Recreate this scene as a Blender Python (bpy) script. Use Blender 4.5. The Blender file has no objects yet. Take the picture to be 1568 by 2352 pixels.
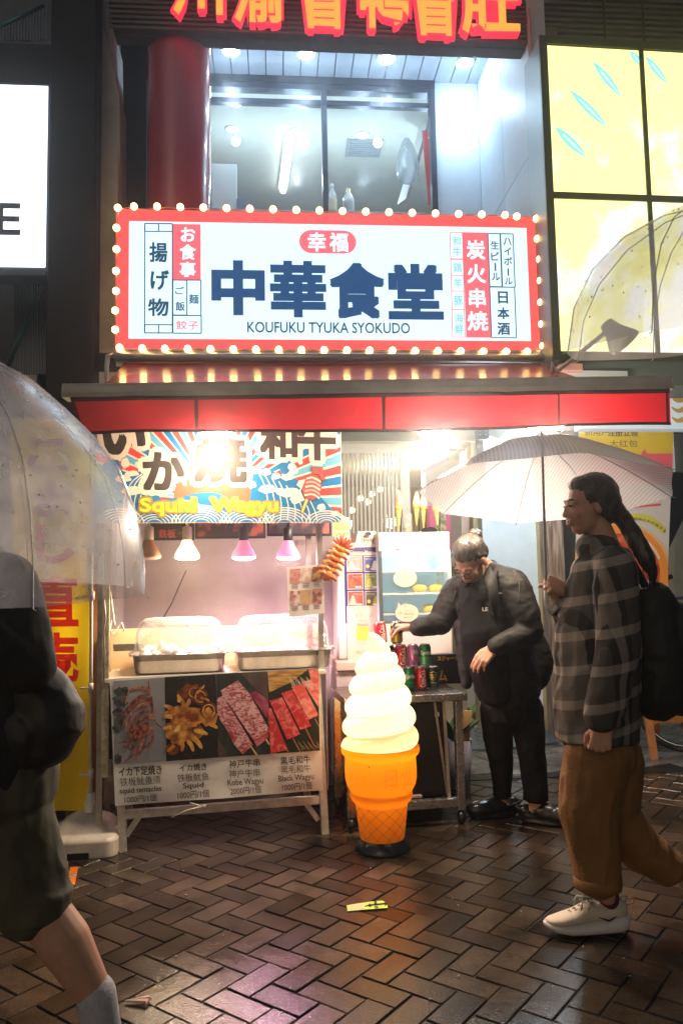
import bpy, math, random
from mathutils import Vector, Matrix
SC = bpy.context.scene
COL = SC.collection
random.seed(7)
rad = math.radians

# ------------------------------------------------------------------ camera
EYE = Vector((0, 0, 1.25)); FPX = 1800.0; PITCH = .090; ROLL = -.0188
_f = Vector((0, math.cos(PITCH), math.sin(PITCH))); _u = Vector((0, -math.sin(PITCH), math.cos(PITCH))); _x = Vector((1, 0, 0))
RT = math.cos(ROLL)*_x + math.sin(ROLL)*_u; UP = -math.sin(ROLL)*_x + math.cos(ROLL)*_u; FW = _f
cam = bpy.data.objects.new('camera', bpy.data.cameras.new('camera')); COL.objects.link(cam)
cam.data.sensor_width = 36; cam.data.sensor_height = 36; cam.data.lens = 36*FPX/2352
cam.data.clip_start = .05; cam.data.clip_end = 200
cam.matrix_world = Matrix(((RT.x, UP.x, -FW.x, EYE.x), (RT.y, UP.y, -FW.y, EYE.y), (RT.z, UP.z, -FW.z, EYE.z), (0, 0, 0, 1)))
SC.camera = cam
# ------------------------------------------------------------------ world (rainy night sky over a lit street)
W = bpy.data.worlds.new('World'); SC.world = W; W.use_nodes = True
wn = W.node_tree.nodes; wl = W.node_tree.links
bg = wn['Background']; sky = wn.new('ShaderNodeTexSky'); sky.sky_type = 'NISHITA'; sky.sun_disc = False
sky.sun_elevation = rad(22); sky.sun_rotation = rad(200); sky.air_density = 1.0; sky.dust_density = 3.0; sky.ozone_density = 1.0
wl.new(sky.outputs[0], bg.inputs[0]); bg.inputs[1].default_value = .014
vs = SC.view_settings; vs.view_transform = 'Standard'; vs.look = 'None'; vs.exposure = 0.65; vs.gamma = 1.0
SC.cycles.use_denoising = True
SC.cycles.max_bounces = 8; SC.cycles.transparent_max_bounces = 24; SC.cycles.sample_clamp_indirect = 4.0
SC.cycles.caustics_reflective = False; SC.cycles.caustics_refractive = False

# ------------------------------------------------------------------ helpers
def ray(px, py): return RT*((px-784)/FPX) - UP*((py-1176)/FPX) + FW
def at(px, py, Y):
    d = ray(px, py); return EYE + d*(Y/d.y)
def gr(px, py, z=0.0):
    d = ray(px, py); return EYE + d*((z-EYE.z)/d.z)
def crop(ox, oy, k): return lambda x, y: ((ox+x*k)*.6125, (oy+y*k)*.6125)

class Fr:
    """upright plane: u along the front, v up, n towards the street"""
    def __init__(s, o, ang, shear=0.0):
        s.o = Vector((o[0], o[1], 0)); a = math.radians(ang)
        s.u = Vector((math.cos(a), math.sin(a), 0)); s.n = Vector((math.sin(a), -math.cos(a), 0)); s.v = Vector((0, 0, 1)) + s.u*shear
    def p(s, u, v, w=0.0): return s.o + s.u*u + s.v*v + s.n*w
    def uv(s, px, py, w=0.0):
        d = ray(px, py); t = (s.o + s.n*w - EYE).dot(s.n)/d.dot(s.n); q = EYE + d*t - s.o
        v = q.z; return (q.dot(s.u) - v*s.v.dot(s.u), v)
    def bx(s, x0, y0, x1, y1, w=0.0):
        ym, xm = (y0+y1)/2, (x0+x1)/2
        return s.uv(x0, ym, w)[0], s.uv(xm, y1, w)[1], s.uv(x1, ym, w)[0], s.uv(xm, y0, w)[1]

_mats = {}
def M(key, col=(.5, .5, .5), rough=.5, metal=0, var=0, vs=9, bump=0, bs=80, emit=0, ecol=None, spec=.5, coat=0, var2=0, alpha=1, sub=0):
    if key in _mats: return _mats[key]
    m = bpy.data.materials.new(key); m.use_nodes = True; _mats[key] = m
    nt = m.node_tree; n = nt.nodes; l = nt.links; b = n['Principled BSDF']
    b.inputs['Base Color'].default_value = (*col, 1); b.inputs['Roughness'].default_value = rough; b.inputs['Metallic'].default_value = metal
    b.inputs['Specular IOR Level'].default_value = spec; b.inputs['Coat Weight'].default_value = coat
    if sub: b.inputs['Subsurface Weight'].default_value = sub; b.inputs['Subsurface Radius'].default_value = (.012, .004, .002)
    if emit: b.inputs['Emission Color'].default_value = (*(ecol or col), 1); b.inputs['Emission Strength'].default_value = emit
    tc = n.new('ShaderNodeTexCoord')
    if var:
        nz = n.new('ShaderNodeTexNoise'); nz.inputs['Scale'].default_value = vs; nz.inputs['Detail'].default_value = 6; nz.inputs['Roughness'].default_value = .65
        l.new(tc.outputs['Object'], nz.inputs['Vector'])
        mr = n.new('ShaderNodeMapRange'); mr.inputs[1].default_value = .3; mr.inputs[2].default_value = .7; mr.inputs[3].default_value = 1-var; mr.inputs[4].default_value = 1+var
        l.new(nz.outputs[0], mr.inputs[0])
        mx = n.new('ShaderNodeVectorMath'); mx.operation = 'SCALE'; mx.inputs[0].default_value = col
        l.new(mr.outputs[0], mx.inputs['Scale']); l.new(mx.outputs[0], b.inputs['Base Color'])
        if var2:
            r2 = n.new('ShaderNodeMapRange'); r2.inputs[1].default_value = .3; r2.inputs[2].default_value = .7
            r2.inputs[3].default_value = max(.03, rough-var2); r2.inputs[4].default_value = min(1, rough+var2)
            l.new(nz.outputs[0], r2.inputs[0]); l.new(r2.outputs[0], b.inputs['Roughness'])
    if bump:
        nb = n.new('ShaderNodeTexNoise'); nb.inputs['Scale'].default_value = bs; nb.inputs['Detail'].default_value = 5
        l.new(tc.outputs['Object'], nb.inputs['Vector']); bp = n.new('ShaderNodeBump'); bp.inputs['Strength'].default_value = bump; bp.inputs['Distance'].default_value = .01
        l.new(nb.outputs[0], bp.inputs['Height']); l.new(bp.outputs[0], b.inputs['Normal'])
    return m
def EM(key, col, s=1.0):
    """thing that gives off light"""
    if key in _mats: return _mats[key]
    m = bpy.data.materials.new(key); m.use_nodes = True; _mats[key] = m
    n = m.node_tree.nodes; n.clear(); o = n.new('ShaderNodeOutputMaterial'); e = n.new('ShaderNodeEmission')
    e.inputs[0].default_value = (*col, 1); e.inputs[1].default_value = s; m.node_tree.links.new(e.outputs[0], o.inputs[0]); return m
def FILM(key, col, clear=.5, gloss=.15, rough=.1, trans=1.0, bump=0, bs=30, sc=None):
    """thin see-through sheet: part clear, part milky, part shiny"""
    if key in _mats: return _mats[key]
    m = bpy.data.materials.new(key); m.use_nodes = True; _mats[key] = m
    n = m.node_tree.nodes; l = m.node_tree.links; n.clear(); o = n.new('ShaderNodeOutputMaterial')
    t = n.new('ShaderNodeBsdfTransparent'); t.inputs[0].default_value = (1, 1, 1, 1)
    d = n.new('ShaderNodeBsdfDiffuse'); d.inputs[0].default_value = (*col, 1); tl = n.new('ShaderNodeBsdfTranslucent'); tl.inputs[0].default_value = (*col, 1)
    g = n.new('ShaderNodeBsdfGlossy'); g.inputs[0].default_value = (1, 1, 1, 1); g.inputs[1].default_value = rough
    m1 = n.new('ShaderNodeMixShader'); m1.inputs[0].default_value = .5*trans; l.new(d.outputs[0], m1.inputs[1]); l.new(tl.outputs[0], m1.inputs[2])
    m2 = n.new('ShaderNodeMixShader'); m2.inputs[0].default_value = clear; l.new(m1.outputs[0], m2.inputs[1]); l.new(t.outputs[0], m2.inputs[2])
    lw = n.new('ShaderNodeLayerWeight'); lw.inputs[0].default_value = .35
    mu = n.new('ShaderNodeMath'); mu.operation = 'MULTIPLY_ADD'; mu.inputs[1].default_value = gloss; mu.inputs[2].default_value = gloss*.3; l.new(lw.outputs['Fresnel'], mu.inputs[0])
    m3 = n.new('ShaderNodeMixShader'); l.new(mu.outputs[0], m3.inputs[0]); l.new(m2.outputs[0], m3.inputs[1]); l.new(g.outputs[0], m3.inputs[2])
    l.new(m3.outputs[0], o.inputs[0])
    if bump or sc:
        tc = n.new('ShaderNodeTexCoord'); nb = n.new('ShaderNodeTexNoise'); nb.inputs['Scale'].default_value = bs; nb.inputs['Detail'].default_value = 4; l.new(tc.outputs['Object'], nb.inputs['Vector'])
        if bump:
            bp = n.new('ShaderNodeBump'); bp.inputs['Strength'].default_value = bump; bp.inputs['Distance'].default_value = .01; l.new(nb.outputs[0], bp.inputs['Height'])
            l.new(bp.outputs[0], g.inputs['Normal'])
        if sc:
            r = n.new('ShaderNodeMapRange'); r.inputs[1].default_value = .35; r.inputs[2].default_value = .65; r.inputs[3].default_value = clear-sc; r.inputs[4].default_value = clear+sc
            l.new(nb.outputs[0], r.inputs[0]); l.new(r.outputs[0], m2.inputs[0])
    return m
def SPOTTY(key, c1, c2, scale=40, lo=.45, hi=.55, rough=.5, emit=0, stretch=(1, 1, 1), detail=4, dist=0.0, rot=(0, 0, 0), c3=None):
    """two- or three-colour printed pattern"""
    if key in _mats: return _mats[key]
    m = bpy.data.materials.new(key); m.use_nodes = True; _mats[key] = m
    n = m.node_tree.nodes; l = m.node_tree.links; b = n['Principled BSDF']; b.inputs['Roughness'].default_value = rough
    tc = n.new('ShaderNodeTexCoord'); mp = n.new('ShaderNodeMapping'); mp.inputs['Scale'].default_value = stretch; mp.inputs['Rotation'].default_value = rot; l.new(tc.outputs['Object'], mp.inputs[0])
    nz = n.new('ShaderNodeTexNoise'); nz.inputs['Scale'].default_value = scale; nz.inputs['Detail'].default_value = detail; nz.inputs['Distortion'].default_value = dist; l.new(mp.outputs[0], nz.inputs['Vector'])
    r = n.new('ShaderNodeValToRGB'); r.color_ramp.elements[0].position = lo; r.color_ramp.elements[0].color = (*c1, 1); r.color_ramp.elements[1].position = hi; r.color_ramp.elements[1].color = (*c2, 1)
    if c3: e = r.color_ramp.elements.new(min(1, hi+.12)); e.color = (*c3, 1)
    l.new(nz.outputs[0], r.inputs[0]); l.new(r.outputs[0], b.inputs['Base Color'])
    if emit: l.new(r.outputs[0], b.inputs['Emission Color']); b.inputs['Emission Strength'].default_value = emit
    return m

_gl = {}
def glyph(s, off=0.0):
    k = (s, off)
    if k in _gl: return _gl[k]
    c = bpy.data.curves.new('t', 'FONT'); c.body = s; c.offset = off; c.resolution_u = 3; c.fill_mode = 'FRONT'
    o = bpy.data.objects.new('t', c); m = o.to_mesh()
    v = [(x.co.x, x.co.y) for x in m.vertices]; f = [tuple(p.vertices) for p in m.polygons]
    o.to_mesh_clear(); bpy.data.objects.remove(o); bpy.data.curves.remove(c)
    xs = [a[0] for a in v]; ys = [a[1] for a in v]
    _gl[k] = (v, f, (min(xs), min(ys), max(xs), max(ys))); return _gl[k]

class MB:
    def __init__(s): s.v = []; s.f = []; s.m = []; s.ml = []; s.sm = []; s.loc = []
    def mi(s, mat):
        if mat not in s.ml: s.ml.append(mat)
        return s.ml.index(mat)
    def add(s, vs, fs, mat, smooth=False):
        b = len(s.v); s.v += [Vector(x) for x in vs]; k = s.mi(mat)
        for f in fs: s.f.append(tuple(b+i for i in f)); s.m.append(k); s.sm.append(smooth)
        return s
    def hexa(s, P, mat): # P: 4 back + 4 front corners
        return s.add(P, [(0, 3, 2, 1), (4, 5, 6, 7), (0, 1, 5, 4), (1, 2, 6, 5), (2, 3, 7, 6), (3, 0, 4, 7)], mat)
    def box(s, fr, u0, u1, v0, v1, w0, w1, mat):
        if u1 < u0: u0, u1 = u1, u0
        if v1 < v0: v0, v1 = v1, v0
        if w1 < w0: w0, w1 = w1, w0
        return s.hexa([fr.p(u0, v0, w0), fr.p(u1, v0, w0), fr.p(u1, v1, w0), fr.p(u0, v1, w0), fr.p(u0, v0, w1), fr.p(u1, v0, w1), fr.p(u1, v1, w1), fr.p(u0, v1, w1)], mat)
    def pbox(s, fr, x0, y0, x1, y1, w0, w1, mat): # pixel box on the plane at w1
        u0, v0, u1, v1 = fr.bx(x0, y0, x1, y1, w1); return s.box(fr, u0, u1, v0, v1, w0, w1, mat)
    def bar(s, p, q, a, b, mat, up=Vector((0, 0, 1))): # square bar between two points
        p = Vector(p); q = Vector(q); d = (q-p).normalized(); up = Vector(up)
        if abs(d.dot(up)) > .95: up = Vector((0, 1, 0))
        x = d.cross(up).normalized()*a/2; y = x.cross(d).normalized()*b/2
        return s.hexa([p-x-y, p+x-y, p+x+y, p-x+y, q-x-y, q+x-y, q+x+y, q-x+y], mat)
    def poly(s, fr, pts, w, mat): return s.add([fr.p(a, b, w) for a, b in pts], [tuple(range(len(pts)))], mat)
    def ppoly(s, fr, pts, w, mat, cv=None):
        if cv: pts = [cv(*q) for q in pts]
        return s.poly(fr, [fr.uv(x, y, w) for x, y in pts], w, mat)
    def rect(s, fr, u0, v0, u1, v1, w, mat): return s.poly(fr, [(u0, v0), (u1, v0), (u1, v1), (u0, v1)], w, mat)
    def disc(s, fr, cu, cv, r, w, mat, seg=20, ry=None, a0=0, a1=360):
        ry = ry or r; k = [rad(a0+(a1-a0)*i/seg) for i in range(seg if a1-a0 == 360 else seg+1)]
        return s.poly(fr, [(cu+r*math.cos(a), cv+ry*math.sin(a)) for a in k], w, mat)
    def ring(s, fr, cu, cv, r0, r1, w, mat, seg=24, a0=0, a1=360):
        A = [rad(a0+(a1-a0)*i/seg) for i in range(seg+1)]; P = []
        for a in A: P += [fr.p(cu+r0*math.cos(a), cv+r0*math.sin(a), w), fr.p(cu+r1*math.cos(a), cv+r1*math.sin(a), w)]
        return s.add(P, [(2*i, 2*i+1, 2*i+3, 2*i+2) for i in range(seg)], mat)
    def line(s, fr, pts, wd, w, mat): # flat stroke of width wd (number or list)
        n = len(pts); L = []; R = []
        for i, (x, y) in enumerate(pts):
            a = pts[max(0, i-1)]; b = pts[min(n-1, i+1)]; dx, dy = b[0]-a[0], b[1]-a[1]; q = math.hypot(dx, dy) or 1
            h = (wd[i] if isinstance(wd, (list, tuple)) else wd)/2; L.append(fr.p(x-dy/q*h, y+dx/q*h, w)); R.append(fr.p(x+dy/q*h, y-dx/q*h, w))
        return s.add(L+R, [(i, n+i, n+i+1, i+1) for i in range(n-1)], mat)
    def pline(s, fr, pts, wd, w, mat, cv=None):
        if cv: pts = [cv(*q) for q in pts]
        return s.line(fr, [fr.uv(x, y, w) for x, y in pts], wd, w, mat)
    def frame(s, fr, u0, v0, u1, v1, t, w0, w1, mat):
        s.box(fr, u0, u1, v0, v0+t, w0, w1, mat); s.box(fr, u0, u1, v1-t, v1, w0, w1, mat)
        s.box(fr, u0, u0+t, v0+t, v1-t, w0, w1, mat); return s.box(fr, u1-t, u1, v0+t, v1-t, w0, w1, mat)
    def text(s, fr, t, b, w, mat, off=0.0, depth=0, side=None, keep=False, rot=0):
        if off >= .012 and not depth and any(ord(c) > 0x2e80 for c in t): # heavy brush weight: overlapping stamps
            k = (b[3]-b[1])*off*.95; b = (b[0]+k*.6, b[1]+k*.6, b[2]-k*.6, b[3]-k*.6)
            for i, (p, q) in enumerate(((1, 0), (1, 1), (0, 1), (-1, 1), (-1, 0), (-1, -1), (0, -1), (1, -1))): s.text(fr, t, (b[0]+k*p, b[1]+k*q, b[2]+k*p, b[3]+k*q), w-.00035+.00004*i, mat, 0.0, rot=rot)
            off = 0.0
        v, f, g = glyph(t, off); u0, v0, u1, v1 = b; kx = (u1-u0)/(g[2]-g[0]); ky = (v1-v0)/(g[3]-g[1])
        if keep: kx = ky = min(kx, ky)
        cx, cy = (u0+u1)/2, (v0+v1)/2; gx, gy = (g[0]+g[2])/2, (g[1]+g[3])/2; c, sn = math.cos(rot), math.sin(rot)
        P = [((x-gx)*kx, (y-gy)*ky) for x, y in v]; P = [(cx+x*c-y*sn, cy+x*sn+y*c) for x, y in P]
        s.add([fr.p(x, y, w) for x, y in P], f, mat)
        if depth:
            ed = {}
            for q in f:
                for i in range(len(q)):
                    e = (q[i], q[(i+1) % len(q)]); ed[e] = 1
            bd = [e for e in ed if (e[1], e[0]) not in ed]; n = len(P)
            s.add([fr.p(x, y, w) for x, y in P]+[fr.p(x, y, w-depth) for x, y in P], [(a, b2, n+b2, n+a) for a, b2 in bd], side or mat)
        return s
    def ptext(s, fr, t, box, w, mat, off=0.0, cv=None, **k):
        if cv: a = cv(box[0], box[1]); b = cv(box[2], box[3]); box = (*a, *b)
        return s.text(fr, t, fr.bx(*box, w), w, mat, off, **k)
    def tube(s, pts, r, mat, seg=8, cap=True, smooth=True):
        pts = [Vector(p) for p in pts]; n = len(pts); V = []; F = []; x = None
        for i, p in enumerate(pts):
            d = (pts[min(n-1, i+1)]-pts[max(0, i-1)]).normalized()
            if x is None: x = d.orthogonal().normalized()
            x = (x-d*x.dot(d)).normalized(); y = d.cross(x); q = r[i] if isinstance(r, (list, tuple)) else r
            V += [p+(x*math.cos(2*math.pi*k/seg)+y*math.sin(2*math.pi*k/seg))*q for k in range(seg)]
        for i in range(n-1):
            for k in range(seg): F.append((i*seg+k, i*seg+(k+1) % seg, (i+1)*seg+(k+1) % seg, (i+1)*seg+k))
        if cap: F += [tuple(range(seg-1, -1, -1)), tuple((n-1)*seg+k for k in range(seg))]
        return s.add(V, F, mat, smooth)
    def lathe(s, o, prof, mat, seg=24, smooth=True, axis=(0, 0, 1), sy=1.0, a0=0, a1=360):
        o = Vector(o); z = Vector(axis).normalized(); x = z.orthogonal().normalized() if abs(z.z) < .999 else Vector((1, 0, 0)); y = z.cross(x); V = []; F = []
        full = a1-a0 == 360; ns = seg if full else seg+1
        for r, h in prof:
            for k in range(ns):
                a = rad(a0+(a1-a0)*k/seg); V.append(o+z*h+(x*math.cos(a)+y*math.sin(a)*sy)*r)
        for i in range(len(prof)-1):
            for k in range(seg):
                j = (k+1) % ns; F.append((i*ns+k, i*ns+j, (i+1)*ns+j, (i+1)*ns+k))
        return s.add(V, F, mat, smooth)
    def ball(s, c, r, mat, seg=12, rings=8, R=None):
        c = Vector(c); r = (r, r, r) if not isinstance(r, (list, tuple)) else r; V = []; F = []
        for i in range(rings+1):
            t = math.pi*i/rings
            for k in range(seg):
                a = 2*math.pi*k/seg; q = Vector((math.sin(t)*math.cos(a)*r[0], math.sin(t)*math.sin(a)*r[1], math.cos(t)*r[2])); V.append(c+(R @ q if R else q))
        for i in range(rings):
            for k in range(seg): F.append((i*seg+k, (i+1)*seg+k, (i+1)*seg+(k+1) % seg, i*seg+(k+1) % seg))
        return s.add(V, F, mat, True)
    def capsule(s, p, q, r1, r2, seg=14):
        p = Vector(p); q = Vector(q); d = (q-p); L = d.length; d = d/L if L > 1e-6 else Vector((0, 0, 1)); x = d.orthogonal().normalized(); y = d.cross(x); V = []; F = []; R = 4
        prof = [(-r1*math.cos(math.pi/2*i/R), r1*math.sin(math.pi/2*i/R)+1e-5) for i in range(R+1)]+[(L+r2*math.sin(math.pi/2*i/R), r2*math.cos(math.pi/2*i/R)+1e-5) for i in range(R+1)]
        for h, r in prof: V += [p+d*h+(x*math.cos(2*math.pi*k/seg)+y*math.sin(2*math.pi*k/seg))*r for k in range(seg)]
        for i in range(len(prof)-1):
            for k in range(seg): F.append((i*seg+k, i*seg+(k+1) % seg, (i+1)*seg+(k+1) % seg, (i+1)*seg+k))
        F += [tuple(range(seg-1, -1, -1)), tuple((len(prof)-1)*seg+k for k in range(seg))]
        return s.add(V, F, None)
    def build(s, name, parent=None, bevel=0, seg=2, mods=None, label=None, cat=None, group=None, kind=None, solid=0):
        me = bpy.data.meshes.new(name)
        xs = [p.x for p in s.v]; ys = [p.y for p in s.v]; zs = [p.z for p in s.v]
        c = Vector(((min(xs)+max(xs))/2, (min(ys)+max(ys))/2, min(zs)))
        me.from_pydata([tuple(p-c) for p in s.v], [], s.f)
        for mt in s.ml:
            if mt: me.materials.append(mt)
        me.polygons.foreach_set('material_index', s.m); me.polygons.foreach_set('use_smooth', s.sm); me.update()
        o = bpy.data.objects.new(name, me); COL.objects.link(o); o.location = c
        if parent is not None:
            o.parent = parent; base = Vector(parent.location); q = parent.parent
            while q: base += Vector(q.location); q = q.parent
            o.location = c-base
        if solid:
            m = o.modifiers.new('thickness', 'SOLIDIFY'); m.thickness = solid; m.offset = 0
        if bevel:
            m = o.modifiers.new('edges', 'BEVEL'); m.width = bevel; m.segments = seg; m.limit_method = 'ANGLE'; m.angle_limit = rad(40)
        tag(o, label, cat, group, kind); return o
def tag(o, label=None, cat=None, group=None, kind=None):
    if label: o['label'] = label
    if cat: o['category'] = cat
    if group: o['group'] = group
    if kind: o['kind'] = kind
    return o
def thing(name, label, cat, loc, group=None):
    o = bpy.data.objects.new(name, None); COL.objects.link(o); o.empty_display_size = .1; o.location = Vector(loc); return tag(o, label, cat, group)
def copy_tree(o, parent=None):
    c = o.copy(); COL.objects.link(c)
    if parent: c.parent = parent
    for ch in list(o.children): copy_tree(ch, c)
    return c
def plight(name, loc, power, col, r=.03, parent=None, spot=None, aim=None):
    d = bpy.data.lights.new(name, 'SPOT' if spot else 'POINT'); d.energy = power; d.color = col; d.shadow_soft_size = r
    if spot: d.spot_size = rad(spot); d.spot_blend = .6
    o = bpy.data.objects.new(name, d); COL.objects.link(o); o.location = Vector(loc)
    if aim is not None: o.rotation_euler = (Vector(aim)).to_track_quat('-Z', 'Y').to_euler()
    if parent is not None:
        b = Vector(parent.location); q = parent.parent
        while q: b += Vector(q.location); q = q.parent
        o.parent = parent; o.location = Vector(loc)-b
    return o
def remeshed(mb, name, parent, mat, voxel, it=6, fac=.5, label=None, disp=None):
    """join overlapping closed shells into one continuous skin"""
    me = bpy.data.meshes.new(name); me.from_pydata([tuple(p) for p in mb.v], [], mb.f); me.update()
    o = bpy.data.objects.new('tmp', me); COL.objects.link(o)
    m = o.modifiers.new('r', 'REMESH'); m.mode = 'VOXEL'; m.voxel_size = voxel; m.use_smooth_shade = True
    if it: k = o.modifiers.new('s', 'SMOOTH'); k.factor = fac; k.iterations = it
    dg = bpy.context.evaluated_depsgraph_get(); dg.update(); ev = o.evaluated_get(dg)
    nm = bpy.data.meshes.new_from_object(ev); bpy.data.objects.remove(o); bpy.data.meshes.remove(me)
    co = [v.co.copy() for v in nm.vertices]
    if disp:
        for i, v in enumerate(nm.vertices): co[i] = disp(co[i], v.normal)
    xs = [p.x for p in co]; ys = [p.y for p in co]; zs = [p.z for p in co]; c = Vector(((min(xs)+max(xs))/2, (min(ys)+max(ys))/2, min(zs)))
    for i, v in enumerate(nm.vertices): v.co = co[i]-c
    nm.name = name; nm.materials.clear(); nm.materials.append(mat)
    for p in nm.polygons: p.use_smooth = True; p.material_index = 0
    o = bpy.data.objects.new(name, nm); COL.objects.link(o); o.location = c
    if parent is not None:
        b = Vector(parent.location); q = parent.parent
        while q: b += Vector(q.location); q = q.parent
        o.parent = parent; o.location = c-b
    tag(o, label); return o
# ------------------------------------------------------------------ ground: wet herringbone paving
def paver_mat(key, cols, rlo, rhi, bump):
    m = bpy.data.materials.new(key); m.use_nodes = True; n = m.node_tree.nodes; l = m.node_tree.links; b = n['Principled BSDF']
    at_ = n.new('ShaderNodeAttribute'); at_.attribute_name = 'tone'; tc = n.new('ShaderNodeTexCoord')
    r = n.new('ShaderNodeValToRGB'); r.color_ramp.elements[0].color = (*cols[0], 1); r.color_ramp.elements[1].color = (*cols[2], 1); e = r.color_ramp.elements.new(.5); e.color = (*cols[1], 1)
    l.new(at_.outputs['Fac'], r.inputs[0])
    nz = n.new('ShaderNodeTexNoise'); nz.inputs['Scale'].default_value = 330; nz.inputs['Detail'].default_value = 3; l.new(tc.outputs['Object'], nz.inputs['Vector'])
    mr = n.new('ShaderNodeMapRange'); mr.inputs[1].default_value = .3; mr.inputs[2].default_value = .7; mr.inputs[3].default_value = .6; mr.inputs[4].default_value = 1.35; l.new(nz.outputs[0], mr.inputs[0])
    mx = n.new('ShaderNodeVectorMath'); mx.operation = 'SCALE'; l.new(r.outputs[0], mx.inputs[0]); l.new(mx.outputs[0], b.inputs['Base Color'])
    wt = n.new('ShaderNodeTexNoise'); wt.inputs['Scale'].default_value = 1.6; wt.inputs['Detail'].default_value = 5; wt.inputs['Roughness'].default_value = .6; l.new(tc.outputs['Object'], wt.inputs['Vector'])
    rr = n.new('ShaderNodeMapRange'); rr.inputs[1].default_value = .38; rr.inputs[2].default_value = .62; rr.inputs[3].default_value = rlo; rr.inputs[4].default_value = rhi; l.new(wt.outputs[0], rr.inputs[0]); l.new(rr.outputs[0], b.inputs['Roughness'])
    dn = n.new('ShaderNodeTexNoise'); dn.inputs['Scale'].default_value = 4.5; dn.inputs['Detail'].default_value = 8; dn.inputs['Roughness'].default_value = .7; l.new(tc.outputs['Object'], dn.inputs['Vector'])
    dr = n.new('ShaderNodeMapRange'); dr.inputs[1].default_value = .36; dr.inputs[2].default_value = .60; dr.inputs[3].default_value = .45; dr.inputs[4].default_value = 1.2; l.new(dn.outputs[0], dr.inputs[0])
    dm = n.new('ShaderNodeMath'); dm.operation = 'MULTIPLY'; l.new(dr.outputs[0], dm.inputs[0]); l.new(mr.outputs[0], dm.inputs[1]); l.new(dm.outputs[0], mx.inputs['Scale'])
    b.inputs['Specular IOR Level'].default_value = .55
    bp = n.new('ShaderNodeBump'); bp.inputs['Strength'].default_value = bump; bp.inputs['Distance'].default_value = .004
    n2 = n.new('ShaderNodeTexNoise'); n2.inputs['Scale'].default_value = 160; n2.inputs['Detail'].default_value = 3; l.new(tc.outputs['Object'], n2.inputs['Vector'])
    l.new(n2.outputs[0], bp.inputs['Height']); l.new(bp.outputs[0], b.inputs['Normal']); _mats[key] = m; return m
PAV = paver_mat('wet brown paver', [(.022, .016, .011), (.042, .030, .020), (.070, .052, .036)], .10, .25, .34)
PAV2 = paver_mat('grey paver', [(.09, .09, .088), (.14, .14, .135), (.20, .195, .18)], .2, .42, .3)
GROUT = M('wet joint', (.012, .010, .008), .5, var=.3, spec=.3)
F0 = Fr(at(784, 1176, 4.75), 4.57)
def fac_w(p): return (Vector((p[0], p[1], 0))-F0.o).dot(F0.n)      # distance in front of the shop front
DR0, DR1 = -.36, -.24                                              # drain channel
g = MB(); g.add([(-14, -4, -.006), (14, -4, -.006), (14, 16, -.006), (-14, 16, -.006)], [(0, 1, 2, 3)], GROUT)
g.build('ground', kind='structure', label='dark wet ground under the paving')
def paving(name, mat, ang, off, W, keep, label, grid=None):
    ca, sa = math.cos(ang), math.sin(ang); V = []; F = []; T = []
    def brick(a0, b0, a1, b1):
        c = ((a0+a1)/2*ca-(b0+b1)/2*sa, (a0+a1)/2*sa+(b0+b1)/2*ca)
        if not keep(c): return
        g_ = .0026+random.random()*.0012; e = .0022; h = random.uniform(-.002, .0015); tx, ty = random.uniform(-.012, .012), random.uniform(-.012, .012); t = random.random(); b = len(V)
        for ins, z in ((0, -.014), (0, -.0035), (e, 0)):
            for (a, q) in ((a0+g_+ins, b0+g_+ins), (a1-g_-ins, b0+g_+ins), (a1-g_-ins, b1-g_-ins), (a0+g_+ins, b1-g_-ins)):
                V.append((a*ca-q*sa, a*sa+q*ca, z+h+(a-(a0+a1)/2)*tx+(q-(b0+b1)/2)*ty))
        fs = [(b+8, b+9, b+10, b+11)]+[(b+4+i, b+4+(i+1) % 4, b+8+(i+1) % 4, b+8+i) for i in range(4)]+[(b+i, b+(i+1) % 4, b+4+(i+1) % 4, b+4+i) for i in range(4)]
        F.extend(fs); T.extend([t]*9)
    if grid is None:
        for i in range(-80, 130):
            for j in range(-60, 90):
                a, b = i*W+off[0], j*W+off[1]
                if (i+j) % 4 == 3: brick(a, b, a+2*W, b+W)
                elif (i+j) % 4 == 1: brick(a, b, a+W, b+2*W)
    else:
        for i in range(-60, 60):
            for j in range(-10, 60):
                a, b = i*grid[0]+(grid[0]/2 if j % 2 else 0), j*grid[1]; brick(a, b, a+grid[0], b+grid[1])
    me = bpy.data.meshes.new(name); me.from_pydata(V, [], F); me.materials.append(mat)
    at_ = me.attributes.new('tone', 'FLOAT', 'FACE'); at_.data.foreach_set('value', T); me.update()
    o = bpy.data.objects.new(name, me); COL.objects.link(o); return tag(o, label, kind='structure')
def inview(c): return c[1] > .3 and abs(c[0]) < .75*c[1]+1.0 and c[1] < 8.6
paving('street_paving', PAV, rad(53.3), (.024, .045), .1, lambda c: inview(c) and fac_w(c) > DR1+.02, 'wet brown herringbone brick paving')
paving('forecourt_paving', PAV2, rad(22), (0, 0), .1, lambda c: inview(c) and fac_w(c) < DR0-.02, 'pale grey block paving behind the drain', grid=(.30, .15))
STEEL_D = M('dark wet steel', (.07, .075, .08), .32, .7, var=.3)
d = MB()
for i in range(-90, 130):
    u = i*.035; d.box(F0, u, u+.027, DR0+.0, DR0+.004, 0, 0, STEEL_D) if 0 else None
for k in range(5):
    w = DR0+.012+k*.022; d.box(F0, -3.2, 4.2, -.006, .001, w, w+.013, STEEL_D)
d.build('drain', kind='structure', label='slotted steel drain channel across the paving')

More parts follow.
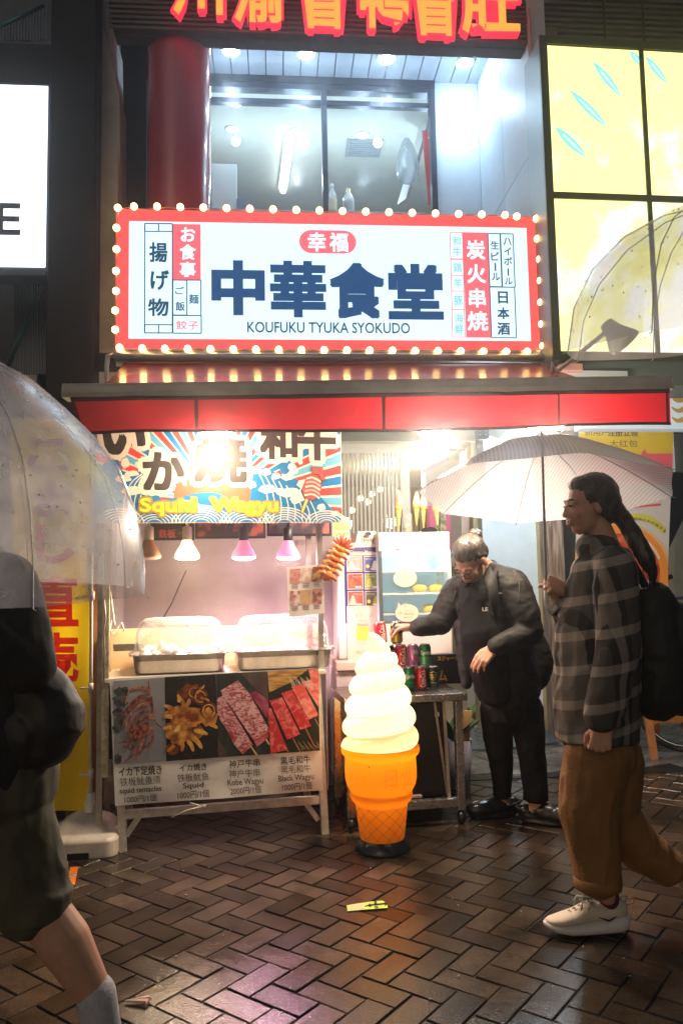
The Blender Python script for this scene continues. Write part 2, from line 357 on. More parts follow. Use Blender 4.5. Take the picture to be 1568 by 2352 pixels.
# ------------------------------------------------------------------ building shell
BLACK = M('black tile', (.010, .010, .013), .55, var=.5, vs=3, spec=.2)
BLACK2 = M('near black wall', (.013, .013, .015), .7, var=.3, spec=.2)
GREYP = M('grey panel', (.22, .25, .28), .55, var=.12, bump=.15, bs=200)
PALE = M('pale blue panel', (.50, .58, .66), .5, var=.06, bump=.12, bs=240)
GAPM = M('joint', (.05, .06, .07), .7)
CONC = M('old white concrete', (.42, .41, .40), .7, var=.22, vs=4, bump=.3, bs=30)
SLAT = M('dark louvre', (.10, .085, .07), .5, .2, var=.2)
CREAM = M('cream paint', (.80, .74, .60), .5, var=.06)
BEIGE = M('room beige', (.55, .55, .48), .7, var=.05)
DGLASSF = M('window frame metal', (.05, .06, .085), .35, .5)
BROWNW = M('brown tile', (.13, .10, .07), .6, var=.2)
WD = -1.25                      # depth of the upper recess
CEIL = F0.uv(1099, 193, WD)[1]
uR = F0.uv(1220, 300, 0)[0]; uL = F0.uv(318, 300, 0)[0]
SL0 = 2.55                      # underside of the upper floor
# louvred band above the recess: board with real slats
lb = MB(); v0 = F0.uv(800, 84, .0)[1]; u0 = F0.uv(250, 20, 0)[0]; u1 = uR
lb.box(F0, u0, u1, v0, v0+1.0, -.16, -.06, SLAT)
for i in range(24): lb.box(F0, u0, u1, v0+.004+i*.034, v0+.022+i*.034, -.06, 0, SLAT)
lb.build('louvre_wall', label='dark horizontal louvre band behind the red and orange letters', cat='wall')
lb = MB(); va = F0.uv(1400, 172, -.02)[1]; ua = uR+.006; ub = F0.uv(1800, 100, 0)[0]
lb.box(F0, ua, ub, va-.4, v0+1.0, -.2, -.09, SLAT)
for i in range(30): lb.box(F0, ua, ub, va-.15+i*.040, va-.15+.02+i*.040, -.09, -.02, SLAT)
for px in (1390, 1480):
    q = F0.uv(px, 100, 0)[0]; lb.box(F0, q, q+.012, va-.15, v0+1.0, -.02, -.012, BLACK2)
lb.build('louvre_wall', label='brown horizontal louvres above the yellow light box', cat='wall')
# ceiling of the recess with open joints
c = MB(); q = uL-.3; k = 0
while q < uR:
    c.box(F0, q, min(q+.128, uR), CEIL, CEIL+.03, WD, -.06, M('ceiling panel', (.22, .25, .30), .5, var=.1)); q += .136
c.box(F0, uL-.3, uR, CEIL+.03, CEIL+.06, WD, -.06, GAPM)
c.build('soffit', label='grey panelled soffit over the upper window', cat='ceiling')
# right reveal and back wall with joints
wl_ = MB(); Fr_ = Fr(F0.p(uR, 0, 0), 4.57-90)       # plane facing left (u runs towards the street... depth)
def reveal(w0, w1, v0_, v1_): wl_.box(F0, uR, uR+.12, v0_, v1_, w0, w1, PALE)
vj1 = F0.uv(1218, 350, 0)[1]
for (a, b) in ((WD, WD+.62), (WD+.626, -.001)):
    for (p, r_) in ((SL0, 3.05), (3.056, 4.02), (4.026, CEIL+.4)): reveal(a, b, p, r_)
wl_.box(F0, uR+.012, uR+.11, SL0+.01, CEIL, WD, -.02, GAPM)
wl_.build('side_wall', label='pale blue panelled side wall of the upper recess', cat='wall')
b = MB(); ux = F0.uv(1001, 320, WD)[0]; ub1 = uR
for (p, r_) in ((SL0, 3.05), (3.056, 4.02), (4.026, CEIL)): b.box(F0, ux, ub1-.003, p, r_, WD-.08, WD, PALE)
b.box(F0, ux+.01, ub1-.01, SL0+.01, CEIL-.005, WD-.09, WD-.01, GAPM)
b.build('back_wall', label='pale panelled wall right of the upper window', cat='wall')
# upper window
uw0 = F0.uv(440, 320, WD)[0]; uw1 = ux-.004; vw0 = F0.uv(740, 478, WD)[1]; vw1 = CEIL-.06; um = F0.uv(745, 320, WD)[0]
wt = thing('upper_window', 'wide two pane window of the upper room, lit from inside', 'window', F0.p((uw0+uw1)/2, vw0-.5, WD))
f = MB(); f.frame(F0, uw0, vw0-.5, uw1, vw1, .045, WD-.06, WD+.02, DGLASSF); f.box(F0, um-.022, um+.022, vw0-.455, vw1-.045, WD-.055, WD+.025, DGLASSF)
f.box(F0, uw0, uw1, vw1+.002, CEIL-.002, WD-.05, WD+.03, DGLASSF); f.box(F0, uw0+.046, uw1-.046, vw1-.16, vw1-.12, WD-.05, WD+.0, DGLASSF)
f.build('window_frame', wt)
GLASS = FILM('window glass', (.75, .85, .9), .93, .16, .02)
f = MB(); f.rect(F0, uw0+.045, vw0-.455, um-.022, vw1-.045, WD-.02, GLASS); f.build('pane', wt)
f = MB(); f.rect(F0, um+.022, vw0-.455, uw1-.045, vw1-.045, WD-.02, GLASS); f.build('pane', wt)
f = MB(); f.box(F0, uw0, uw1, vw0-.02, vw0+.012, WD-.24, WD-.065, M('sill', (.45, .47, .48), .4)); f.build('window_sill', wt)
# room behind it
r = MB(); RW = WD-4.2; RC = CEIL-.08
r.box(F0, uw0-1.2, uw1+1.4, RC, RC+.08, RW, WD-.062, BEIGE); r.box(F0, uw0-1.2, uw1+1.4, SL0, RC, RW-.08, RW, BEIGE)
r.box(F0, uw0-1.28, uw0-1.2, SL0, RC+.08, RW, WD-.1, BEIGE); r.box(F0, uw1+1.4, uw1+1.48, SL0, RC+.08, RW, WD-.1, BEIGE); r.box(F0, uw0-1.2, uw1+1.4, SL0-.1, SL0, RW, WD+.0, BEIGE)
r.build('upper_room', label='beige ceiling and walls of the upper room behind the window', cat='room')
LAMPW = EM('cool lamp', (.80, .93, 1.0), 14)
def hz(px, py, z):
    d = ray(px, py); return EYE + d*((z-EYE.z)/d.z)
TRIM = M('white trim', (.8, .82, .85), .4)
def downlight(px, py, z, r, power, label, group, strong=LAMPW):
    p = hz(px, py, z); t = thing('downlight', label, 'ceiling light', p, group)
    m = MB(); m.lathe(p, [(r*.85, -.012), (r*1.15, -.012), (r*1.2, 0), (r*.85, 0)], TRIM, 20); m.build('trim_ring', t)
    m = MB(); m.lathe(p, [(0.0005, -.014), (r*.6, -.012), (r*.86, -.004)], strong, 20); m.build('lamp', t)
    plight('lamp_light', p-Vector((0, 0, .34 if strong is LAMPS else .45)), power*.22, (.62, .84, 1.0), r*.6, t); return t
LAMPS = EM('cool flood lamp', (.82, .94, 1.0), 40)
for i, (px, py) in enumerate(((530, 115), (703, 122), (887, 133), (1066, 143))):
    downlight(px, py, CEIL, .062, 38, ['leftmost bright downlight of the soffit, beside the red column', 'second bright downlight of the soffit from the red column', 'third bright downlight of the soffit from the red column', 'rightmost bright downlight of the soffit, near the pale side wall'][i], 'downlights in the soffit', LAMPS)
for i, (px, py) in enumerate(((532, 296), (679, 301), (833, 309), (985, 318))):
    downlight(px, py, RC, .052, 34, ['downlight seen through the left pane of the upper window, beside the red column', 'downlight inside the upper room above the glowing tube', 'downlight inside the upper room in front of the ceiling vent', 'downlight inside the upper room at the right window edge'][i], 'downlights in the upper room')
p, q = hz(665, 322, RC-.05), hz(650, 438, RC-.05)
t = thing('tube_lamp', 'glowing fluorescent tube on the upper room ceiling', 'lamp', (p+q)/2)
m = MB(); m.tube([p, q], .03, EM('tube glow', (.85, .95, 1), 9), 10); m.build('tube', t); m = MB(); m.bar(p+Vector((0, 0, .04)), q+Vector((0, 0, .04)), .09, .03, TRIM); m.build('fitting', t)
p = hz(835, 340, RC-.004); t = thing('ceiling_vent', 'square grey ceiling vent inside the upper room', 'vent', p); vm = MB()
VG = M('vent grey', (.3, .32, .33), .5); fh = F0
for i in range(7):
    a = p - F0.u*.13 - F0.n*(.10-i*.033); vm.bar(a, a+F0.u*.26, .02, .012, VG)
vm.build('slat', t); vm = MB(); a = p-F0.u*.14
for s_ in (-1, 1): vm.bar(p-F0.u*.15+F0.n*.13*s_, p+F0.u*.15+F0.n*.13*s_, .025, .014, VG); vm.bar(p-F0.n*.15+F0.u*.15*s_, p+F0.n*.15+F0.u*.15*s_, .025, .016, VG)
vm.build('vent_frame', t)
# things on the upper sill
CL = FILM('clear plastic', (.85, .9, .92), .55, .25, .08)
def bottle(px, py, hgt, rr, label, cap, band):
    p = F0.p(*F0.uv(px, py, WD-.14), WD-.14); p.z = vw0+.013
    t = thing('plastic_bottle', label, 'bottle', p, 'bottles on the upper window sill')
    m = MB(); m.lathe(p, [(.001, 0), (rr, .004), (rr, hgt*.62), (rr*.5, hgt*.8), (rr*.33, hgt*.86), (rr*.33, hgt*.92)], CL, 16); m.build('bottle_body', t)
    m = MB(); m.lathe(p, [(rr*.37, hgt*.91), (rr*.37, hgt), (.001, hgt)], cap, 12); m.build('bottle_cap', t)
    m = MB(); m.lathe(p, [(rr*1.02, hgt*.12), (rr*1.02, hgt*.5)], band, 16); m.build('bottle_label', t)
bottle(763, 460, .26, .036, 'clear bottle with a cream label on the sill beside the mullion', M('bottle white', (.8, .8, .75), .4), M('cream label', (.75, .68, .40), .5))
bottle(800, 460, .22, .046, 'squat clear bottle with a yellow cap on the upper sill', M('bottle yellow', (.8, .7, .05), .4), M('grey fill', (.3, .33, .36), .5))
m = MB(); a = F0.uv(516, 376, WD-.12); pz = F0.uv(516, 462, WD-.12)
m.box(F0, F0.uv(486, 400, WD-.12)[0], F0.uv(544, 400, WD-.12)[0], vw0+.013, a[1], WD-.16, WD-.12, M('card white', (.66, .72, .70), .6)); m.box(F0, F0.uv(544, 400, WD-.12)[0], F0.uv(570, 400, WD-.12)[0], vw0+.013, vw0+.12, WD-.2, WD-.11, M('box blue', (.12, .16, .26), .6))
m.build('cardboard_box', label='pale sheet and small dark box leaning on the upper sill by the column', cat='box', bevel=.003)
# hanging clear bag and red ribbon
bm = MB(); pb = F0.p(*F0.uv(935, 370, WD-.2), WD-.2)
prof = [(.02, .20), (.05, .15), (.085, .05), (.10, -.06), (.085, -.16), (.03, -.2), (.001, -.2)]
bm.lathe(pb, prof, FILM('bag film', (.36, .42, .46), .5, .15, .15, bump=.6, bs=30), 9, sy=.5); bm.build('plastic_bag', label='clear plastic bag hanging inside the upper window', cat='bag')
bm = MB(); a = F0.p(*F0.uv(975, 300, WD-.15), WD-.15); c_ = F0.p(*F0.uv(990, 470, WD-.15), WD-.15); bm.bar(a, c_, .05, .01, M('red ribbon', (.6, .05, .05), .5)); bm.build('ribbon', label='red ribbon hanging at the right edge of the upper window', cat='ribbon')
bm = MB(); bm.bar(F0.p(*F0.uv(925, 465, WD-.35), WD-.35), F0.p(*F0.uv(985, 250, WD-.5), WD-.5), .12, .03, M('pipe cover', (.5, .52, .5), .5)); bm.build('duct', label='slanting pale duct behind the hanging bag', cat='duct')
# red column
RED = M('glossy red column', (.44, .020, .050), .22, var=.08, coat=.5)
pc = F0.p(F0.uv(412, 300, -.25)[0], SL0, -.25); m = MB(); m.lathe(pc, [(.205, 0), (.205, 3.2)], RED, 48); m.build('red_column', label='round glossy red column beside the upper window', cat='column')
m = MB(); uA = uL; uB = F0.uv(342, 300, -.3)[0]
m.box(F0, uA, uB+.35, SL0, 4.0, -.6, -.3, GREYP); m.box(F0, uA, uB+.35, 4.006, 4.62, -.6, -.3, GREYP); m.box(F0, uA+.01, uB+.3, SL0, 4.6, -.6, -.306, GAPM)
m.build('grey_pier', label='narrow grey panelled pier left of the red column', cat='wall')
m = MB(); m.box(F0, uA-.7, uw0+.02, SL0-.2, 6, -2.2, WD-.065, BLACK2); m.build('inner_wall', label='dark wall behind the red column', cat='wall')
# black column and white torn pier of the left building
m = MB(); b0 = F0.uv(112, 400, .12); b1 = F0.uv(220, 400, .12)
m.box(F0, b0[0], b1[0], 0, 7, -.6, .12, BLACK); m.build('black_column', label='tall black clad column of the left building', cat='column', bevel=.01)
m = MB(); cs = [(222, -10), (246, -10), (248, 20), (262, 75), (264, 190), (271, 222), (271, 900), (222, 900)]
uu = [F0.uv(x, y, -.02) for x, y in cs]; V = [F0.p(a, b_, -.02) for a, b_ in uu]+[F0.p(a, b_, -.3) for a, b_ in uu]; n = len(cs)
m.add(V, [tuple(range(n)), tuple(range(2*n-1, n-1, -1))]+[(i, n+i, n+(i+1) % n, (i+1) % n) for i in range(n)], CONC)
u_ = F0.uv(222, 900, -.02); m.box(F0, u_[0], F0.uv(271, 900, -.02)[0], 0, u_[1]-.002, -.3, -.02, CONC)
m.build('white_pier', label='narrow weathered white pier with a ragged edge next to the black column', cat='column')
m = MB(); m.ppoly(F0, [(263, 180), (275, 218), (276, 378), (270, 350)], -.012, CONC); m.ppoly(F0, [(246, -10), (262, 75), (262, 170), (240, 60)], -.01, M('grey wrap', (.25, .24, .25), .6)); m.build('torn_sheet', label='torn pale sheet hanging on the white pier', cat='sheet', solid=.006)
m = MB(); m.box(F0, F0.uv(271, 300, -.9)[0]-.3, uL+.15, 0, 7, -1.0, -.9, BLACK2); m.build('gap_wall', label='dark wall in the gap between the buildings', cat='wall')
# far left: stairwell, screen
SW = -.9
m = MB(); m.box(F0, -4.5, b0[0]+.3, 0, 7, -2.4, -2.3, M('stairwell wall', (.09, .10, .11), .7, var=.2)); m.build('stairwell_wall', label='dim grey stairwell wall of the left building', cat='wall')
m = MB(); vA = F0.uv(50, 95, 0)[1]; vB = F0.uv(50, 192, 0)[1]
m.box(F0, -4.5, b0[0]-.002, vB-.3, vA, -.5, -.02, BLACK); m.build('black_beam', label='black beam above the glowing white screen', cat='beam')
s = thing('light_box', 'large white glowing sign with a dark letter E', 'sign', F0.p(F0.uv(-60, 610, .1)[0], F0.uv(50, 612, .1)[1], .1))
x0, y0_, x1, y1_ = F0.bx(-260, 192, 112, 612, .1)
m = MB(); m.box(F0, x0, x1, y0_-.03, y1_+.02, -.02, .09, DGLASSF); m.box(F0, x0, x1, y0_-.06, y0_-.032, -.02, .13, DGLASSF); m.build('sign_case', s)
m = MB(); m.rect(F0, x0+.02, y0_, x1-.01, y1_, .1, EM('white screen', (.86, .95, 1.0), 1.6)); m.build('screen', s)
m = MB(); NAVY = M('letter navy', (.05, .06, .13), .5); E0 = F0.bx(-10, 466, 48, 540, .104); m.text(F0, 'E', E0, .104, NAVY, .02); m.build('letter', s)
def railing(y_bot, y_top, xs, w, rail, label):
    t = thing('stair_railing', label, 'railing', F0.p(*F0.uv(xs[0], y_bot, w), w)); m = MB()
    for x in xs: m.bar(F0.p(*F0.uv(x, y_bot, w), w), F0.p(*F0.uv(x, y_top(x), w), w), .012, .012, DGLASSF)
    m.build('baluster', t); m = MB(); m.tube([F0.p(*F0.uv(*q, w), w) for q in rail], .018, M('teal rail', (.05, .16, .20), .3, .5), 8); m.build('handrail', t)
railing(860, lambda x: 620, range(36, 112, 6), -.5, [(10, 860), (100, 655)], 'dark stair railing under the white screen')
railing(94, lambda x: 60-.45*x, range(2, 110, 7), -1.2, [(-20, 72), (104, 12)], 'stair railing in the dim opening above the screen')
# ------------------------------------------------------------------ ground floor behind the stall
GW = -1.9
m = MB(); ra = F0.uv(232, 1400, -.25)[0]; rb = F0.uv(786, 1200, -.25)[0]
WALLG = M('grey mauve wall', (.33, .29, .29), .75, var=.12, vs=5, bump=.2, bs=90)
m.box(F0, ra, rb, 0, SL0, -.40, -.25, WALLG)
m.ptext(F0, '区道頓堀1-1-5', (664, 1239, 738, 1252), -.246, M('faded ink', (.18, .16, .16), .7)); m.build('rear_wall', label='plain mauve grey wall behind the food cart', cat='wall')
m = MB(); m.box(F0, uL-.4, uR+2.6, SL0-.0, SL0+.12, -4.0, -.02, BLACK2); m.build('floor_slab', label='dark underside of the upper floor', cat='slab')
plight('passage_lamp', F0.p(F0.uv(1210, 1000, GW+1.1)[0], SL0-.12, GW+1.1), 46, (.80, .93, 1.0), .15)
# lattice door
dt = thing('lattice_door', 'cream sliding lattice door with thin vertical slats', 'door', F0.p(F0.uv(850, 1200, GW)[0], 0, GW))
dx0 = F0.uv(770, 1200, GW)[0]; dx1 = F0.uv(943, 1200, GW)[0]; dy1 = F0.uv(850, 1018, GW)[1]; st = F0.uv(922, 1200, GW)[0]; sv = F0.uv(850, 1040, GW)[1]
m = MB(); m.box(F0, dx0, dx1, sv, dy1, GW-.04, GW, CREAM); m.box(F0, st, dx1, .0, sv-.001, GW-.04, GW, CREAM); m.box(F0, dx0, st-.001, 0, .25, GW-.04, GW, CREAM); m.build('door_frame', dt)
m = MB(); q = dx0+.01
while q < st-.01: m.box(F0, q, q+.017, .25, sv, GW-.03, GW-.004, CREAM); q += .0345
m.build('slats', dt)
m = MB(); m.rect(F0, dx0, .25, st, sv, GW-.036, FILM('door glass', (.8, .8, .75), .86, .1, .03)); m.build('pane', dt)
m = MB(); hb0, hb1 = F0.uv(900, 1016, GW+.05)[1], F0.uv(900, 975, GW+.05)[1]; jx = F0.uv(1083, 1200, GW)[0]; jx1 = F0.uv(1098, 1200, GW)[0]
m.box(F0, dx0, jx1+.2, hb0, hb1+.5, GW-.1, GW+.05, CREAM); m.build('door_header', label='cream beam over the shop doorway', cat='beam', bevel=.006)
m = MB(); m.box(F0, jx, jx1, 0, hb0, GW-.1, GW+.04, M('olive jamb', (.36, .31, .19), .5)); m.build('door_jamb', label='olive door jamb beside the pale wall', cat='door frame', bevel=.004)
# shop inside
SHW = M('shop wall', (.34, .30, .22), .7, var=.1)
m = MB(); SI = GW-3.2
m.box(F0, dx0-2, jx+2.2, 0, 3, SI-.1, SI, SHW); m.box(F0, dx0-2, jx+2.2, 2.65, 2.7, SI, GW-.1, SHW); m.box(F0, dx0-2, jx+2.2, -.004, .02, SI, GW-.0, M('shop floor', (.3, .27, .22), .4)); m.box(F0, jx+2.1, jx+2.2, 0, 3, SI, GW-.1, SHW)
m.box(F0, dx0-2.1, dx0-2, 0, 3, SI, GW-.1, SHW); m.build('shop_interior', label='warm cream walls inside the shop seen through the doorway', cat='room')
PINKS = M('pink print', (.75, .30, .42), .6, var=.3, vs=30); REDS = M('red print', (.70, .08, .08), .55, var=.3, vs=30); WHITEP = M('white paper', (.75, .74, .70), .7, var=.04)
for i, (x0, y0_, x1, y1_, mt, lab) in enumerate(((944, 1020, 954, 1045, WHITEP, 'white paper hung beside the lattice door'), (968, 1019, 1012, 1043, PINKS, 'pink poster with a round face hung in the doorway'), (1030, 1019, 1074, 1035, REDS, 'red poster with a white figure hung in the doorway'))):
    m = MB(); m.pbox(F0, x0, y0_, x1, y1_, GW-.36, GW-.35, mt); a, b_, c_, d_ = F0.bx(x0, y0_, x1, y1_, GW-.349)
    if i: m.disc(F0, (a+c_)/2, (b_+d_)/2, (d_-b_)*.42, GW-.348, WHITEP, 18, ry=(d_-b_)*.36)
    m.build('hanging_poster', label=lab, cat='poster')
m = MB(); m.pbox(F0, 978, 1040, 1100, 1300, GW-1.2, GW-1.0, M('white board', (.62, .66, .66), .6)); m.build('partition', label='white partition inside the doorway', cat='partition')
m = MB(); m.ppoly(F0, [(968, 1078), (1030, 1050), (1030, 1058), (968, 1090)], GW-.5, PINKS); m.build('shelf_edge', label='slanting pink shelf edge inside the doorway', cat='shelf', solid=.02)
m = MB(); m.pbox(F0, 986, 1162, 1034, 1260, GW-.6, GW-.3, M('hot pink', (.72, .10, .22), .5)); a = F0.bx(1000, 1180, 1024, 1240, GW-.298); m.rect(F0, *a, GW-.298, SPOTTY('shelf goods', (.2, .22, .06), (.6, .5, .3), 30)); m.build('pink_cabinet', label='pink cabinet standing inside the doorway', cat='cabinet')
LB = EM('pendant warm', (1.0, .62, .28), 30)
for i, (x, y) in enumerate(((873, 1124), (854, 1135), (828, 1145), (845, 1153), (809, 1172))):
    p = F0.p(*F0.uv(x, y, GW-1.6), GW-1.6); t = thing('pendant_lamp', ['small pendant bulb behind the lattice, highest of the cluster', 'small pendant bulb behind the lattice, second from the right', 'small pendant bulb behind the lattice, middle left of the cluster', 'small pendant bulb behind the lattice, lower middle', 'small pendant bulb behind the lattice, lowest and leftmost'][i], 'lamp', p, 'pendant bulbs inside the shop')
    m = MB(); m.ball(p, .028, LB, 12, 8); m.build('bulb', t); m = MB(); m.tube([p+Vector((0, 0, .025)), Vector((p.x, p.y, 2.65))], .004, BLACK2, 6); m.build('cord', t)
plight('shop_light', F0.p(F0.uv(900, 1100, GW-1.3)[0], 2.35, GW-1.3), 42, (1.0, .84, .62), .2)
# pale wall, post
PALEW = M('pale blue plaster', (.62, .72, .78), .7, var=.05, bump=.25, bs=160)
m = MB(); a = F0.uv(1110, 1300, GW+.15)[0]; b_ = F0.uv(1247, 1300, GW+.15)[0]
m.box(F0, a, b_, .09, 3.0, GW-.6, GW+.15, PALEW); m.box(F0, a, b_, 0, .088, GW-.6, GW+.17, M('dark skirting', (.05, .05, .05), .5)); m.build('plaster_wall', label='pale blue plaster wall to the right of the doorway', cat='wall')
m = MB(); m.box(F0, F0.uv(1248, 1500, GW+.22)[0], F0.uv(1266, 1500, GW+.22)[0], 0, 3.0, GW-.3, GW+.22, M('yellowed board', (.52, .40, .20), .6, var=.2, vs=6)); m.build('edge_board', label='yellowed upright board edging the pale plaster wall', cat='board')
WOODP = SPOTTY('weathered wood', (.10, .055, .03), (.36, .27, .20), 9, .35, .65, .7, stretch=(6, 6, .5), detail=8)
m = MB(); m.box(F0, F0.uv(1268, 1500, GW+.5)[0], F0.uv(1306, 1500, GW+.5)[0], 0, 2.6, GW+.3, GW+.5, WOODP); m.build('wooden_post', label='weathered brown wooden post behind the woman with the umbrella', cat='post', bevel=.008)
# right side alley
m = MB(); m.box(F0, F0.uv(1300, 1300, -3.0)[0]-.3, 8, 0, 2.9, -3.2, -3.0, M('alley wall', (.20, .24, .22), .7, var=.2)); m.build('alley_wall', label='dim green grey wall at the back of the right passage', cat='wall')
m = MB(); a = [F0.uv(x, y, -1.9) for x, y in ((1520, 1010), (1640, 1010), (1640, 1030), (1500, 1320))]; m.poly(F0, a, -1.9, BLACK2); m.build('staircase', label='black sloping underside of a stair at the right edge', cat='stairs', solid=.1)
# plates on the ground at the doorway
PLATE = M('blue grey chequer plate', (.16, .20, .24), .35, .6, var=.2)
def plate(P, label, hole=None):
    m = MB(); z = Vector((0, 0, .012)); q = [Vector((p.x, p.y, .003)) for p in P]; m.hexa(q+[x+z for x in q], PLATE)
    o, e1, e2 = q[0], q[1]-q[0], q[3]-q[0]; n1, n2 = int(e1.length/.085), int(e2.length/.085)
    for i in range(n1):
        for j in range(n2):
            s1, s2 = (i+.5)/n1, (j+.5)/n2; a = o+e1*s1+e2*s2*1.0; a = q[0]*(1-s1)*(1-s2)+q[1]*s1*(1-s2)+q[2]*s1*s2+q[3]*(1-s1)*s2; d = (e1.normalized()+e2.normalized()*(1 if (i+j) % 2 else -1)).normalized()*.03
            m.bar(a-d+Vector((0, 0, .0135)), a+d+Vector((0, 0, .0135)), .012, .004, PLATE)
    return m.build('floor_plate', label=label, cat='floor plate', group='chequered floor plates')
plate([gr(1060, 1727), gr(1152, 1722), gr(1106, 1643), gr(1062, 1645)], 'chequered floor plate on the left, next to the work table')
plate([gr(1158, 1722), gr(1282, 1708), gr(1232, 1640), gr(1112, 1642)], 'chequered floor plate on the right, behind the legs of the person in black')
# ------------------------------------------------------------------ upper channel letters
FL = Fr(at(784, 1176, 4.62), 4.57)
t = thing('channel_letters', 'large glowing orange and red letters across the top of the front', 'sign letters', FL.p(*FL.uv(790, 80)))
LF = EM('orange letter face', (1.0, .36, .055), .85); LS = EM('red letter side', (1.0, .03, .07), .85)
for ch, x0, x1, yb in (('川', 398, 512, 36), ('渝', 535, 656, 52), ('冒', 698, 788, 66), ('鸭', 826, 938, 66), ('冒', 957, 1042, 82), ('肚', 1058, 1192, 78)):
    m = MB(); m.ptext(FL, ch, (x0, yb-138, x1, yb), .035, LF, .026, depth=.07, side=LS); m.ptext(FL, ch, (x0-7, yb-143, x1+8, yb+6), -.002, LS, .045, depth=.03); m.build('letter', t)
for y in (.0,):
    m = MB(); a = FL.uv(400, 0); b = FL.uv(1190, 10); m.bar(FL.p(a[0], a[1]+.1, -.04), FL.p(b[0], b[1]+.1, -.04), .02, .02, DGLASSF); m.build('mounting_rail', t)
# ------------------------------------------------------------------ marquee sign
FS = Fr(at(784, 1176, 4.57), 4.57)
c3 = crop(380, 720, .5485); c4 = crop(1240, 720, .5485)
sg = thing('marquee_sign', 'long backlit restaurant sign with a red border and big dark blue characters', 'sign', FS.p(*FS.uv(760, 815)))
SRED = EM('sign red glow', (1.0, .09, .085), .85); SWH = EM('sign white glow', (.64, .88, 1.0), .92); SPK = EM('sign pink red glow', (1.0, .14, .17), .8)
INK = M('sign blue ink', (.002, .03, .10), .4, emit=.8, ecol=(.0, .05, .16)); INK2 = M('sign thin ink', (.01, .05, .12), .4, emit=.3, ecol=(.0, .13, .28))
PALEINK = EM('sign pale blue line', (.16, .50, .60), .9)
o0 = FS.uv(266, 484)[0]; o1 = FS.uv(1243, 640)[0]; vt = FS.uv(755, 488)[1]; vb = FS.uv(755, 811)[1]
m = MB(); m.box(FS, o0, o1, vb, vt, -.12, -.004, M('sign case red', (.45, .03, .03), .4)); m.rect(FS, o0+.004, vb+.004, o1-.004, vt-.004, 0, SRED); m.build('sign_case', sg)
m = MB(); pv = [FS.uv(*q, .004) for q in ((297, 502), (1210, 529), (1217, 787), (297, 774))]
pu0, pu1 = pv[0][0], (pv[1][0]+pv[2][0])/2; pv0, pv1 = (pv[2][1]+pv[3][1])/2, (pv[0][1]+pv[1][1])/2
m.rect(FS, pu0, pv0, pu1, pv1, .004, SWH)
w = .006
m.ptext(FS, '中', (488, 600, 606, 722), w, INK, .05); m.ptext(FS, '華', (622, 601, 747, 727), w, INK, .042)
m.ptext(FS, '食', (759, 605, 881, 730), w, INK, .045); m.ptext(FS, '堂', (893, 608, 1015, 732), w, INK, .045)
m.ptext(FS, 'KOUFUKU TYUKA SYOKUDO', (568, 740, 941, 765), w, INK2, .014)
bx_ = FS.bx(687, 529, 818, 582, w); rr = (bx_[3]-bx_[1])/2
P = [(bx_[2]-rr+rr*math.cos(rad(a)), (bx_[1]+bx_[3])/2+rr*math.sin(rad(a))) for a in range(-90, 91, 15)]+[(bx_[0]+rr+rr*math.cos(rad(a)), (bx_[1]+bx_[3])/2+rr*math.sin(rad(a))) for a in range(90, 271, 15)]
m.poly(FS, P, w, SPK); m.ptext(FS, '幸', (707, 534, 748, 577), w+.003, SWH, .03); m.ptext(FS, '福', (757, 535, 799, 578), w+.003, SWH, .03)
def cell(cv, x0, y0, x1, y1, mat, t=.0065, fill=None):
    a = cv(x0, y0); b = cv(x1, y1); q = FS.bx(*a, *b, w)
    if fill: m.rect(FS, *q, w+.0008, fill)
    if mat:
        for L in (((q[0], q[1]), (q[2], q[1])), ((q[2], q[1]), (q[2], q[3])), ((q[2], q[3]), (q[0], q[3])), ((q[0], q[3]), (q[0], q[1]))): m.line(FS, L, t, w+.0016+.0003*(L[0][0] > q[0]), mat)
cell(c3, 298, 217, 487, 964, INK2); cell(c3, 298, 217, 392, 270, INK2); cell(c3, 392, 217, 487, 270, INK2); cell(c3, 298, 908, 392, 964, INK2); cell(c3, 392, 908, 487, 964, INK2)
cell(c3, 490, 220, 680, 600, None, fill=SPK); cell(c3, 490, 603, 586, 842, INK2); cell(c3, 586, 603, 682, 845, INK2); cell(c3, 490, 845, 684, 966, INK2)
for ch, b in (('揚', (330, 345, 452, 478)), ('げ', (338, 535, 462, 668)), ('物', (322, 728, 460, 848))): m.ptext(FS, ch, b, w+.002, INK2, .028, cv=c3)
for ch, b in (('お', (545, 242, 642, 338)), ('食', (538, 358, 645, 462)), ('事', (538, 478, 645, 580))): m.ptext(FS, ch, b, w+.003, SWH, .03, cv=c3)
for ch, b in (('ご', (506, 648, 566, 698)), ('飯', (508, 750, 572, 812)), ('麺', (600, 700, 666, 764))): m.ptext(FS, ch, b, w+.002, INK2, .02, cv=c3)
m.ptext(FS, '餃子', (512, 880, 664, 940), w+.002, SPK, .012, cv=c3)
for a, b in ((277, 458), (461, 570), (570, 678), (678, 803), (803, 992)): cell(c4, 815+(a-277)*.025, a, 900+(a-277)*.025, b, SPK, .005)
cell(c4, 904, 277, 1078, 636, None, fill=SPK); cell(c4, 918, 630, 1094, 996, None, fill=SPK)
for ch, b in (('和', (832, 305, 888, 362)), ('牛', (834, 378, 890, 438)), ('鶏', (836, 486, 894, 548)), ('羊', (838, 592, 896, 652)), ('豚', (842, 710, 900, 775)), ('海', (846, 832, 904, 892)), ('鮮', (848, 905, 906, 968))): m.ptext(FS, ch, b, w+.002, PALEINK, .012, cv=c4)
for ch, b in (('炭', (928, 330, 1052, 460)), ('火', (932, 495, 1056, 622)), ('串', (942, 660, 1056, 788)), ('焼', (934, 815, 1072, 946))): m.ptext(FS, ch, b, w+.003, SWH, .026, cv=c4)
